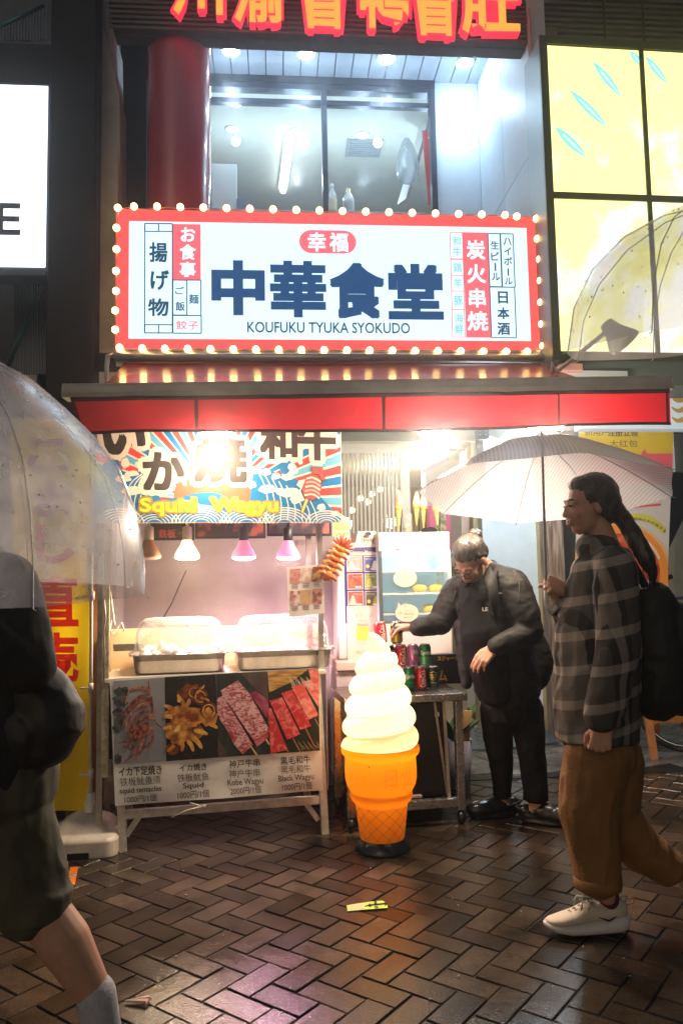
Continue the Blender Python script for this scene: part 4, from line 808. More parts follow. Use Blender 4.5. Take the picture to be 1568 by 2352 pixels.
mpoly([(940, 195), (980, 182), (1055, 235), (1058, 280), (1015, 300)], .0014, PUR); mpoly([(1010, 300), (1058, 282), (1060, 350), (1050, 355)], .0016, PUR)
mpoly([(742, 225), (778, 210), (890, 395), (840, 430), (808, 432), (760, 355), (742, 310)], .0018, BEEF); mpoly([(762, 180), (868, 116), (938, 195), (820, 268), (778, 212)], .0021, BEEF); mpoly([(822, 270), (940, 198), (1062, 420), (1055, 440), (968, 486)], .0024, BEEF); mpoly([(808, 434), (890, 395), (960, 510), (898, 568), (845, 510)], .0027, BEEF)
mpoly([(968, 488), (1062, 424), (1056, 470), (985, 523)], .003, BEEFS); mpoly([(898, 535), (960, 500), (948, 525), (897, 570)], .0031, BEEFS); mpoly([(808, 434), (840, 430), (856, 480), (846, 506)], .0032, BEEFS)
mline([(945, 515), (990, 580)], .007, .0036, M('skewer tan', (.62, .45, .20), .5)); mline([(1040, 475), (1062, 510)], .008, .0036, M('skewer tan', (.62, .45, .20), .5))
mline([(775, 212), (890, 395)], .0012, .0034, BEEFS); mline([(820, 270), (968, 486)], .0014, .0034, BEEFS)
# skewered cubes
BASK = SPOTTY('basket photo', (.30, .14, .03), (.60, .36, .10), 12, .4, .6, .5, stretch=(1, 1, 8)); DEEP = M('photo deep green', (.014, .02, .014), .4)
mpoly([(1048, 60), (1362, 42), (1370, 546), (1062, 566)], .0005, DEEP); mpoly([(1050, 62), (1300, 48), (1190, 130), (1060, 190)], .0010, BASK); mpoly([(1300, 48), (1362, 44), (1366, 200), (1330, 190)], .0011, M('photo pink', (.55, .16, .16), .5))
for k in range(16): x = 1180+k*9; mline([(x, 95+k % 4*8), (x+22, 150+k % 5*6)], .0022, .0013+.0001*k, M('onion', (.62, .56, .46), .5))
CUBE = SPOTTY('red beef cube', (.52, .03, .035), (.74, .20, .18), 26, .46, .66, .38, detail=6, dist=1.0); CUBE2 = SPOTTY('red beef cube light', (.66, .09, .08), (.82, .34, .28), 26, .42, .66, .38, detail=6, dist=1.)
for k, P in enumerate((((1300, 60), (1362, 52), (1366, 160), (1345, 165)), ((1262, 125), (1330, 108), (1368, 190), (1362, 280)), ((1196, 155), (1268, 138), (1362, 330), (1300, 358)), ((1134, 195), (1200, 172), (1318, 395), (1250, 420)), ((1062, 240), (1140, 220), (1250, 445), (1170, 480)), ((1054, 290), (1072, 286), (1172, 540), (1068, 566), (1060, 400)))): mpoly(P, .0016+.0004*k, CUBE2 if k < 3 else CUBE)
for P in (((1205, 470), (1250, 552)), ((1282, 408), (1335, 515)), ((1340, 350), (1366, 400)), ((1168, 540), (1180, 560))): mline(P, .005, .0042, M('skewer red brown', (.42, .16, .06), .5))
for k in range(14): x = 1240+k*9; mline([(x, 490+k % 3*12), (x+26, 545-k % 4*6)], .0018, .0014+.0001*k, M('straw', (.45, .36, .16), .5))
m.build('food_photo', mb_)
TXT = M('print ink', (.025, .022, .020), .5)
COLS = (('イカ下足焼き', (140, 642, 404, 698), .016), ('铁板鱿鱼须', (148, 705, 396, 758), -.003), ('squid tentacles', (146, 768, 402, 812), .012), ('1000円/1個', (175, 818, 370, 862), .004),
                ('イカ焼き', (512, 626, 678, 670), .016), ('铁板鱿鱼', (498, 684, 692, 734), -.003), ('Squid', (532, 742, 660, 784), .014), ('1000円/1個', (500, 790, 692, 838), .004),
                ('神戸牛串', (815, 600, 1004, 648), .014), ('神户牛串', (815, 660, 1002, 710), -.003), ('Kobe Wagyu', (806, 716, 1024, 766), .006), ('2000円/1個', (822, 766, 1010, 812), .004),
                ('黒毛和牛', (1130, 580, 1312, 628), .014), ('黑毛和牛', (1132, 634, 1314, 684), -.003), ('Black Wagyu', (1118, 692, 1334, 740), .006), ('1000円/1個', (1140, 742, 1320, 788), .004))
for c_ in range(4):
    m = MB()
    for s_, b, o_ in COLS[c_*4:c_*4+4]:
        a = cm(b[0], b[1]); b2 = cm(b[2], b[3]); q = TM.bx(*a, *b2); m.text(TM, s_, q, .003, TXT, o_)
    m.build('lettering', mb_)
m = MB(); m.tube([TM.p(*mp(462, 952), .012), TM.p(*mp(560, 905), .016), TM.p(*mp(650, 884), .012)], .0028, M('nylon tie', (.72, .68, .58), .4), 6); m.tube([TM.p(*mp(575, 862), .01), TM.p(*mp(650, 884), .012)], .0026, M('nylon tie', (.72, .68, .58), .4), 6); m.box(TM, mp(652, 884)[0], mp(675, 884)[0], mp(652, 890)[1], mp(652, 876)[1], .008, .018, M('nylon tie', (.72, .68, .58), .4)); m.build('cable_tie', label='loose white cable tie dangling under the menu banner', cat='cable tie')
# side banner on the right end of the cart
TE = Fr(T0.p(cu1+.024, 0, .0), ANG+84); m = MB(); z0, z1 = T0.uv(745, 1815)[1], TOPZ-.005
m.rect(TE, 0, z0, .46, z1, 0, M('side print white', (.55, .52, .48), .5)); m.rect(TE, .004, z0+.32, .455, z1, .001, SPOTTY('side meat', (.10, .08, .04), (.60, .14, .13), 7, .42, .55, .45, c3=(.75, .35, .33))); m.rect(TE, .004, z0+.04, .40, z0+.30, .0012, SPOTTY('side char', (.02, .015, .01), (.75, .20, .03), 10, .45, .65, .45))
m.build('side_banner', label='printed meat banner wrapped round the right end of the food cart', cat='banner', solid=.002)
# ---------------- trays with domed lids
PANM = M('tray steel', (.50, .47, .43), .24, .95, var=.15, vs=25, bump=.06, bs=120); LID = FILM('lid plastic', (.95, .92, .88), .74, .34, .07, bump=.25, bs=18, sc=.12)
def rrect(fr, u0, u1, w0, w1, r, z, n=5): # rounded rectangle in plan, on height z
    out = []
    for cx, cy, a0 in ((u1-r, w1-r, 0), (u0+r, w1-r, 90), (u0+r, w0+r, 180), (u1-r, w0+r, 270)):
        for k in range(n+1): a = rad(a0+90*k/n); out.append(fr.p(cx+r*math.cos(a), z, cy+r*math.sin(a)))
    return out
def rings(mb, R, mat, cap0=False, cap1=False, smooth=True):
    n = len(R[0]); b = []; F = []
    for q in R: b += q
    for i in range(len(R)-1):
        for k in range(n): F.append((i*n+k, i*n+(k+1) % n, (i+1)*n+(k+1) % n, (i+1)*n+k))
    if cap0: F.append(tuple(range(n-1, -1, -1)))
    if cap1: F.append(tuple((len(R)-1)*n+k for k in range(n)))
    mb.add(b, F, mat, smooth)
def tray(px0, px1, pyb, label, lidlab):
    wf = -.05; wb = -.37
    u0 = T0.uv(px0, 1520, wf)[0]; u1 = T0.uv(px1, 1500, wf)[0]; z = TOPZ+.002; H = .098
    t = thing('food_tray', label, 'food tray', T0.p((u0+u1)/2, z, (wf+wb)/2), 'covered food trays on the cart')
    m = MB(); r = .045
    rings(m, [rrect(T0, u0+.02, u1-.02, wb+.02, wf-.02, r, z), rrect(T0, u0+.012, u1-.012, wb+.012, wf-.012, r, z+.01), rrect(T0, u0+.002, u1-.002, wb+.002, wf-.002, r, z+H), rrect(T0, u0-.016, u1+.016, wb-.016, wf+.016, r, z+H+.002), rrect(T0, u0-.016, u1+.016, wb-.016, wf+.016, r, z+H-.004), rrect(T0, u0+.0, u1-.0, wb+.0, wf-.0, r, z+H-.003), rrect(T0, u0+.016, u1-.016, wb+.016, wf-.016, r, z+.014)], PANM, True, True); m.build('pan', t)
    m = MB(); zz = z+H+.004; r2 = .05
    rings(m, [rrect(T0, u0-.02, u1+.02, wb-.02, wf+.02, r2, zz), rrect(T0, u0-.02, u1+.02, wb-.02, wf+.02, r2, zz+.006), rrect(T0, u0+.008, u1-.008, wb+.008, wf-.008, r2, zz+.016), rrect(T0, u0+.016, u1-.016, wb+.02, wf-.02, r2, zz+.10), rrect(T0, u0+.03, u1-.03, wb+.04, wf-.035, r2, zz+.148), rrect(T0, u0+.055, u1-.055, wb+.065, wf-.06, r2, zz+.166), rrect(T0, u0+.10, u1-.10, wb+.11, wf-.11, .04, zz+.172)], LID, False, True); m.build('domed_lid', t, label=lidlab)
    return t, u0, u1, wf, wb, z
t1, a0, a1, wf, wb, tz = tray(303, 520, 1548, 'steel tray on the left of the cart with wrapped food under a misted lid', 'misted clear plastic lid')
FOODW = M('cling film wrap', (.75, .70, .62), .3, var=.15, bump=.8, bs=45, coat=.4)
m = MB(); r_ = random.Random(5)
for k in range(16): m.ball(T0.p(a0+.06+r_.uniform(0, .14), tz+.085+r_.uniform(0, .03), wf-.06-r_.uniform(0, .12)), [r_.uniform(.02, .035), r_.uniform(.02, .035), r_.uniform(.015, .03)], FOODW, 8, 6)
m.lathe(T0.p(a0+.14, tz+.10, wf-.10), [(.03, 0), (.022, .03), (.012, .055), (.001, .062)], FOODW, 8, sy=.5); m.build('wrapped_food', label='heap of film wrapped food with a peak inside the left tray', cat='food')
m = MB(); FR = SPOTTY('grilled pieces', (.28, .09, .03), (.62, .32, .14), 30, .4, .6, .4)
for k in range(7): m.ball(T0.p(a1-.17+r_.uniform(0, .10), tz+.085, wf-.06-r_.uniform(0, .14)), [.03, .022, .018], FR, 8, 6)
m.build('grilled_food', label='few grilled brown pieces at the right of the left tray', cat='food')
t2, a0, a1, wf, wb, tz = tray(545, 765, 1538, 'steel tray on the right of the cart under pink heat lamps', 'clear plastic lid lit pink')
m = MB()
for k in range(12): m.ball(T0.p(a0+.05+r_.uniform(0, .32), tz+.075, wf-.05-r_.uniform(0, .2)), [.035, .025, .018], M('pale squid', (.62, .45, .42), .35, var=.2), 8, 6)
m.build('squid_pieces', label='pale squid pieces lying in the right tray', cat='food')
# ---------------- heat lamps
SOCKW = M('white socket', (.65, .62, .58), .4); SOCKB = M('black socket', (.02, .02, .022), .4)
def heat_lamp(px, py, w, face, body, sock, power, col, label):
    fr = T0; p = fr.p(*fr.uv(px, py, w), w); t = thing('heat_lamp', label, 'heat lamp', p, 'heat lamps over the trays')
    m = MB(); m.lathe(p, [(.001, -.006), (.04, -.004), (.060, .004), (.063, .010)], face, 24); m.build('lamp_face', t)
    m = MB(); m.lathe(p, [(.064, .009), (.065, .018), (.054, .042), (.034, .075), (.024, .10)], body, 24); m.build('bulb_body', t)
    m = MB(); m.lathe(p, [(.023, .095), (.025, .10), (.025, .165), (.016, .172), (.001, .172)], sock, 16); m.build('socket', t)
    m = MB(); m.tube([p+Vector((0, 0, .17)), p+Vector((0, 0, .32))], .008, sock, 8); m.build('stem', t)
    if power: plight('lamp_light', p+Vector((0, 0, -.02)), power, col, .05, t, spot=165, aim=(0, 0, -1)); plight('lamp_spill', p+Vector((0, -.01, -.012)), power*.10, col, .05, t)
    return t
RIB = bpy.data.materials.new('frosted bulb pink'); RIB.use_nodes = True; b_ = RIB.node_tree.nodes['Principled BSDF']; b_.inputs['Base Color'].default_value = (.75, .30, .50, 1); b_.inputs['Roughness'].default_value = .35; b_.inputs['Emission Color'].default_value = (.75, .22, .42, 1); b_.inputs['Emission Strength'].default_value = .45
HW = -.22
heat_lamp(342, 1284, HW, M('unlit lamp face', (.60, .45, .36), .3), M('amber glass', (.42, .22, .14), .2, coat=.5), SOCKW, 0, None, 'unlit heat lamp at the left end of the row')
heat_lamp(430, 1284, HW, EM('heat yellow', (1, .66, .25), 110), M('amber glow glass', (.9, .6, .2), .3, emit=3, ecol=(1, .62, .25)), SOCKW, 38, (1, .80, .54), 'bright yellow heat lamp, second from the left')
heat_lamp(560, 1284, HW, EM('heat pink', (1, .50, .70), 60), RIB, SOCKB, 26, (1, .55, .75), 'pink heat lamp, third from the left')
heat_lamp(662, 1284, HW, EM('heat pink', (1, .50, .70), 60), RIB, SOCKB, 33, (1, .58, .77), 'pink heat lamp at the right end of the row')
# ---------------- squid banner over the cart
TB = Fr(T0.p(0, 0, .03), ANG); TB.n = TB.n*.22; cb = crop(300, 1600, .6505)
def bp_(x, y): return TB.uv(*cb(x, y))
sb = thing('squid_banner', 'colourful banner of sun rays, waves and brush lettering reading Squid Wagyu', 'banner', TB.p(*TB.uv(500, 1197)))
BW = M('banner cream', (.72, .62, .48), .45); BRED = M('banner red', (.66, .045, .045), .45); BBLUE = M('banner blue', (.005, .15, .36), .42); BTEAL = M('banner teal', (.10, .34, .46), .45); BBR = M('banner brown red', (.42, .11, .06), .45); BINK = M('banner brush black', (.035, .025, .022), .5); BYEL = M('banner yellow', (.85, .72, .02), .45); BBRN = M('banner ochre edge', (.33, .22, .06), .5); BPALE = M('banner pale', (.70, .64, .52), .45)
X0, X1, Y0, Y1 = 88, 1504, -60, 556
x0_, y1_ = bp_(88, 560); x1_ = bp_(1508, 300)[0]; yt_ = bp_(800, -70)[1]; yb2 = bp_(800, 552)[1]
m = MB(); m.box(TB, x0_, x1_, yb2, yt_, -.16, -.0005, BW); m.build('panel', sb, bevel=.003)
m = MB()
def clipx(P): # keep inside panel
    return [(min(max(a, x0_+.002), x1_-.002), min(max(b, yb2+.002), yt_-.002)) for a, b in P]
O = bp_(790, 420)
import itertools
def rayhit(a):
    c_, s_ = math.cos(a), math.sin(a); ts = []
    if c_ > 1e-6: ts.append((x1_-.002-O[0])/c_)
    if c_ < -1e-6: ts.append((x0_+.002-O[0])/c_)
    if s_ > 1e-6: ts.append((yt_-.002-O[1])/s_)
    if s_ < -1e-6: ts.append((yb2+.002-O[1])/s_)
    t = min(x for x in ts if x > 0); return (O[0]+c_*t, O[1]+s_*t)
NR = 46
for k in range(NR):
    a = rad(-22+224*k/NR); b = rad(-22+224*(k+.80)/NR); P = [(O[0]+.02*math.cos(a), O[1]+.02*math.sin(a)), rayhit(a), rayhit((a+b)/2), rayhit(b)]
    m.poly(TB, P, .0006, BRED if k % 2 else (BBLUE if (k//2) % 2 else BTEAL))
def bpoly(pts, w, mat): m.poly(TB, clipx([bp_(*q) for q in pts]), w, mat)
def bline(pts, wd, w, mat): m.line(TB, [bp_(*q) for q in pts], wd, w, mat)
# rising sun
bpoly([(785+245*math.cos(rad(a)), 420+235*math.sin(rad(a))) for a in range(180, 361, 8)]+[(1030, 560), (540, 560)], .0012, BBR)
# waves
def hill(P, w, mat): bpoly(P+[(P[-1][0], 556), (P[0][0], 556)], w, mat)
def arc(cx, cy, rx, ry, a0, a1, wd, w, mat, n=14): bline([(cx+rx*math.cos(rad(a0+(a1-a0)*i/n)), cy+ry*math.sin(rad(a0+(a1-a0)*i/n))) for i in range(n+1)], wd, w, mat)
hill(curve([(88, 300), (140, 210), (210, 180), (250, 260), (300, 270), (360, 250), (420, 300), (470, 420), (560, 430)], 5), .0016, BBLUE)
hill(curve([(980, 420), (1000, 260), (1060, 235), (1140, 270), (1240, 300), (1330, 350), (1400, 420), (1500, 530)], 5), .0018, BBLUE)
hill(curve([(300, 460), (420, 430), (560, 410), (700, 380), (800, 385), (900, 440), (1000, 430), (1150, 450), (1300, 520), (1500, 545)], 5), .0020, BBLUE)
for k, (cx, cy, rx, n_) in enumerate(((430, 560, 150, 6), (700, 560, 170, 7), (960, 560, 150, 6), (600, 500, 120, 4), (1180, 560, 150, 6), (1420, 560, 120, 5), (230, 560, 140, 5))):
    for j in range(n_): arc(cx, cy, rx*(1-j/n_*.85), rx*.62*(1-j/n_*.85), 182, 358, .0052-.0003*j, .0026+.0004*k, BPALE)
for k in range(8): bline(curve([(1020+k*42, 250+k*22), (1060+k*40, 330+k*18), (1080+k*40, 420+k*12), (1070+k*42, 540)], 5), .0048, .0024+.0001*k, BPALE)
for k in range(5): bline(curve([(250+k*28, 500), (262+k*30, 400), (300+k*26, 320), (360+k*14, 272)], 5), .0048, .0024+.0001*k, BPALE)
# foam
for k, (x, y, rx, ry) in enumerate(((300, 270, 40, 16), (262, 210, 24, 30), (330, 215, 14, 14), (250, 300, 46, 22), (300, 370, 60, 26), (1010, 250, 40, 22), (1070, 262, 30, 20), (1130, 285, 26, 18), (1130, 205, 12, 12), (1210, 250, 46, 34), (1195, 290, 36, 20), (1290, 330, 40, 26), (1150, 370, 26, 16), (1205, 380, 70, 26), (1250, 415, 40, 22), (1080, 360, 50, 24), (1390, 465, 24, 20), (1240, 430, 22, 16), (1270, 205, 14, 14), (605, 330, 12, 12), (990, 335, 26, 20), (420, 380, 30, 20), (1470, 500, 26, 14))):
    bpoly([(x+rx*(1+.12*math.sin(5*a))*math.cos(a), y+ry*(1+.12*math.sin(4*a))*math.sin(a)) for a in [2*math.pi*i/20 for i in range(20)]], .0056+.00012*k, BPALE)
bpoly([(1180+30*math.cos(a), 240+34*math.sin(a)) for a in [rad(i) for i in range(20, 330, 20)]]+[(1196, 236)], .009, BBLUE)
for k in range(7): bline([(1240, 440-k*3), (1262+k*3, 400-k*10)], .004, .0086+.0001*k, BPALE)
# brush characters with pale outline
def brush(ch, b, o1=.035, wt=.0095):
    q = TB.bx(*cb(b[0], b[1]), *cb(b[2], b[3])); e = .026; n = 0
    for k in range(10):
        a = 2*math.pi*k/10; m.text(TB, ch, (q[0]+e*math.cos(a), q[1]+e*math.sin(a), q[2]+e*math.cos(a), q[3]+e*math.sin(a)), wt+.00006*k, BW, o1+.01)
    m.text(TB, ch, q, wt+.0012, BINK, o1+.012)
brush('い', (130, -90, 375, 160)); brush('か', (365, 150, 600, 365)); brush('焼', (660, 50, 960, 320), .03); brush('和', (1040, -45, 1250, 185), .03); brush('牛', (1255, -70, 1470, 192), .03)
def label_word(s_, b):
    q = TB.bx(*cb(b[0], b[1]), *cb(b[2], b[3]))
    for k in range(12): a = 2*math.pi*k/12; m.text(TB, s_, (q[0]+.010*math.cos(a), q[1]+.010*math.sin(a), q[2]+.010*math.cos(a), q[3]+.010*math.sin(a)), .0115+.00006*k, BBRN, .03)
    m.text(TB, s_, q, .0130, BYEL, .024)
label_word('Squid', (345, 412, 668, 515)); label_word('Wagyu', (752, 412, 1140, 512))
# squid on a stick drawing
SQR = M('drawing red', (.60, .07, .07), .45); SQP = M('drawing pink', (.72, .36, .32), .45); SQL = M('drawing outline', (.12, .05, .03), .5); STK = M('drawing stick', (.72, .50, .12), .45)
bline([(1312, 412), (1276, 500)], .019, .0112, SQL); bline([(1311, 412), (1278, 496)], .013, .0116, STK)
bpoly([(1328, 232), (1400, 235), (1402, 275), (1418, 310), (1396, 318), (1372, 275), (1330, 280), (1338, 258)], .0113, SQL); bpoly([(1334, 238), (1395, 240), (1397, 276), (1411, 306), (1398, 310), (1376, 270), (1337, 274), (1344, 258)], .0118, SQR)
body = curve([(1330, 270), (1375, 285), (1392, 330), (1380, 385), (1345, 425), (1300, 412), (1280, 370), (1298, 310), (1330, 270)], 6)
bpoly(body, .0120, SQL); bpoly([(1338+(x-1338)*.92, 350+(y-350)*.93) for x, y in body], .0124, SQR)
for k in range(5): y = 300+k*24; bline(curve([(1304-k*3, y), (1340, y-6), (1386-k*1.5, y+18)], 5), .0085, .0128+.0001*k, SQP if k % 2 else BW)
m.build('artwork', sb)
# dark photo strips under the banner
STR = M('strip black', (.02, .015, .018), .4)
ms = thing('photo_strip', 'row of dark framed food photos hung under the squid banner', 'menu strip', T0.p(*T0.uv(600, 1236, -.28), -.28))
for k, (x0, x1, y1) in enumerate(((392, 660, 655), (664, 1070, 645), (1078, 1448, 630))):
    a = cb(x0, 520); b = cb(x1, y1); q = T0.bx(*a, *b, -.26); m = MB(); m.box(T0, q[0], q[2], q[1], q[3]+.05, -.275, -.262, STR)
    m.rect(T0, q[0]+.012, q[1]+.012, q[2]-.012, q[3]+.05, -.2605, (M('strip plain', (.05, .03, .035), .45), SPOTTY('strip food', (.04, .035, .05), (.45, .10, .06), 14, .5, .66, .45), SPOTTY('strip meat', (.05, .045, .055), (.42, .12, .12), 11, .48, .66, .45))[k])
    if k == 0: qq = T0.bx(*cb(455, 592), *cb(552, 640), -.26); m.text(T0, '鉄板', qq, -.259, M('strip red text', (.65, .12, .12), .5), .025); qq = T0.bx(*cb(562, 592), *cb(650, 640), -.26); m.text(T0, 'イカ', qq, -.259, M('strip dim text', (.25, .10, .08), .5), .01)
    m.build('photo_panel', ms)
# hanging card with small photos
m = MB(); fc = Fr(T0.p(T0.uv(700, 1350, .01)[0], 0, .01), ANG-3, shear=.06); q = [fc.uv(*p) for p in ((658, 1303), (741, 1296), (746, 1408), (664, 1418))]
CARD = M('white card', (.66, .60, .58), .6); m.poly(fc, q, 0, CARD)
for r0 in (0, 1):
    for c0 in range(3):
        x = 666+c0*25; y = 1306+r0*51-c0*2; m.rect(fc, *fc.bx(x, y, x+23, y+34), .001, SPOTTY('card food %d%d' % (r0, c0), ((.35, .12, .10), (.45, .30, .22), (.22, .08, .05))[c0], ((.62, .30, .26), (.66, .52, .46), (.62, .38, .16))[(c0+r0) % 3], 40, .42, .6, .5))
        for k in range(3): m.rect(fc, *fc.bx(x+4, y+36+k*3.6, x+18, y+37.6+k*3.6), .001, M('card ink', (.30, .24, .24), .6))
m.build('menu_card', label='white card of six small food photos hung over the right tray', cat='menu card', solid=.001)
# fake squid skewer
SQD = thing('squid_skewer', 'glossy orange fake squid skewer sample hanging beside the cart', 'food sample', T0.p(*T0.uv(765, 1322, .02), .02))
SQM = SPOTTY('glossy squid', (.55, .10, .02), (.85, .34, .06), 14, .35, .65, .12); SQMR = M('glossy squid red', (.55, .07, .03), .15, coat=.6)
A, B = T0.p(*T0.uv(752, 1322, .02), .02), T0.p(*T0.uv(782, 1262, .02), .02); m = MB(); ax = (B-A).normalized(); sd = ax.cross(T0.n).normalized()
for k in range(6):
    c_ = A.lerp(B, k/5.0); m.ball(c_, [.03, .016, .016], SQM, 10, 7)
    for s_ in (-1, 1): m.tube([c_, c_+sd*s_*.03+T0.n*.012+ax*.004, c_+sd*s_*.052+T0.n*.004-ax*.004], [.013, .012, .007], SQM, 8)
m.ball(A-ax*.0, [.034, .02, .03], SQM, 10, 8); m.build('squid_body', SQD)
for k in range(9):
    a = rad(-70+140*k/8); d = (ax*math.cos(a)+sd*math.sin(a)); c_ = B+ax*.01; m = MB(); m.tube([c_, c_+d*.03+T0.n*.012, c_+d*.055+T0.n*.02*((k % 3)-1), c_+d*.066+ax*.01], [.009, .008, .005, .002], SQMR, 7); m.build('tentacle', SQD)
# ------------------------------------------------------------------ work table, cans, machines
gT = gr(1072, 1895); TA = 9.8
TT = Fr(gT, TA)                                    # front face of the steel table, u=0 at the right front leg
TH = TT.uv(1072, 1592)[1]; tl0 = TT.uv(790, 1610)[0]; tr0 = TT.uv(1073, 1592)[0]; TD = .46
wt_ = thing('work_table', 'low wet stainless steel work table with a lower rail and caster wheels', 'table', TT.p((tl0+tr0)/2, 0, -TD/2))
WSTEEL = M('wet steel top', (.40, .37, .34), .20, .95, var=.35, vs=60, var2=.12, bump=.35, bs=260)
m = MB(); m.box(TT, tl0, tr0, TH-.038, TH, -TD, 0, WSTEEL); m.build('table_top', wt_, bevel=.004)
WHB = M('black caster', (.012, .012, .012), .3)
for u, w in ((tr0-.045, -.03), (tl0+.03, -.03), (tr0-.045, -TD+.04), (tl0+.03, -TD+.04)):
    m = MB(); m.box(TT, u-.020, u+.020, .072, TH-.039, w-.02, w+.02, STEEL); m.build('leg', wt_, bevel=.003)
    m = MB(); m.ball(TT.p(u, .034, w), [.024, .034, .034], WHB, 12, 8); m.tube([TT.p(u, .05, w), TT.p(u, .075, w)], .012, WHB, 8); m.build('caster', wt_)
lr = TT.uv(1000, 1845, -.03)[1]
m = MB(); m.box(TT, tl0+.051, tr0-.066, lr-.022, lr+.022, -.05, -.012, STEEL); m.build('rail', wt_, bevel=.003); m = MB(); m.box(TT, tl0+.051, tr0-.066, lr-.022, lr+.022, -TD+.022, -TD+.058, STEEL); m.build('rail', wt_)
m = MB(); a = TT.uv(1008, 1610, -.04)[0]; m.bar(TT.p(a-.01, TH-.04, -.1), TT.p(a+.05, lr, -.1), .012, .02, GALV); m.bar(TT.p(a+.03, TH-.04, -.06), TT.p(a+.045, lr, -.06), .016, .02, GALV); m.build('brace', wt_)
# black fridge unit below
m = MB(); u0, u1 = TT.uv(880, 1700, -.1)[0], TT.uv(1020, 1700, -.1)[0]; m.box(TT, u0, u1, .13, TH-.06, -.42, -.10, M('black appliance', (.012, .012, .013), .4, bump=.1)); m.box(TT, u1-.05, u1-.025, TH-.13, TH-.105, -.10, -.092, TRIM); m.box(TT, u0+.02, u1-.02, 0, .129, -.40, -.12, BLACK2); m.build('under_counter_fridge', label='black under counter cabinet with a small label below the steel table', cat='fridge', bevel=.006)
m = MB(); m.box(TT, u0+.06, u0+.19, .135, .145, -.098, -.06, M('grey cloth', (.45, .42, .42), .8)); m.build('cloth_scrap', label='pale scrap of cloth in front of the black cabinet', cat='cloth')
# plant pot behind the table
pp = TT.p(TT.uv(1043, 1700, -.75)[0], 0, -.75); t = thing('potted_plant', 'green leafy plant in a wrapped pot behind the steel table', 'plant', pp)
m = MB(); m.lathe(pp, [(.001, 0), (.09, 0), (.11, .28), (.09, .28), (.001, .26)], M('pot wrap', (.35, .32, .42), .6, var=.2), 14); m.build('pot', t)
m = MB(); GRN = M('leaf green', (.035, .12, .02), .4, var=.4, vs=20); r_ = random.Random(8); pl = TT.p(TT.uv(1043, 1700, -.75)[0], .3, -.75)
for k in range(16):
    a = r_.uniform(0, 6.28); d = Vector((math.cos(a), math.sin(a), r_.uniform(.6, 2.2))).normalized(); L = r_.uniform(.14, .3); sd = d.cross(Vector((0, 0, 1))).normalized()*.035; o_ = pl+Vector((0, 0, -.04)); m.add([o_, o_+d*L*.4+sd, o_+d*L*.75+sd*.7, o_+d*L, o_+d*L*.75-sd*.7, o_+d*L*.4-sd], [(0, 1, 2, 3, 4, 5)], GRN)
m.build('foliage', t); m = MB(); m.bar(pl+Vector((.05, -.04, -.1)), pl+Vector((.08, -.05, .16)), .05, .01, M('tan stake', (.55, .33, .12), .6)); m.build('stake', t)
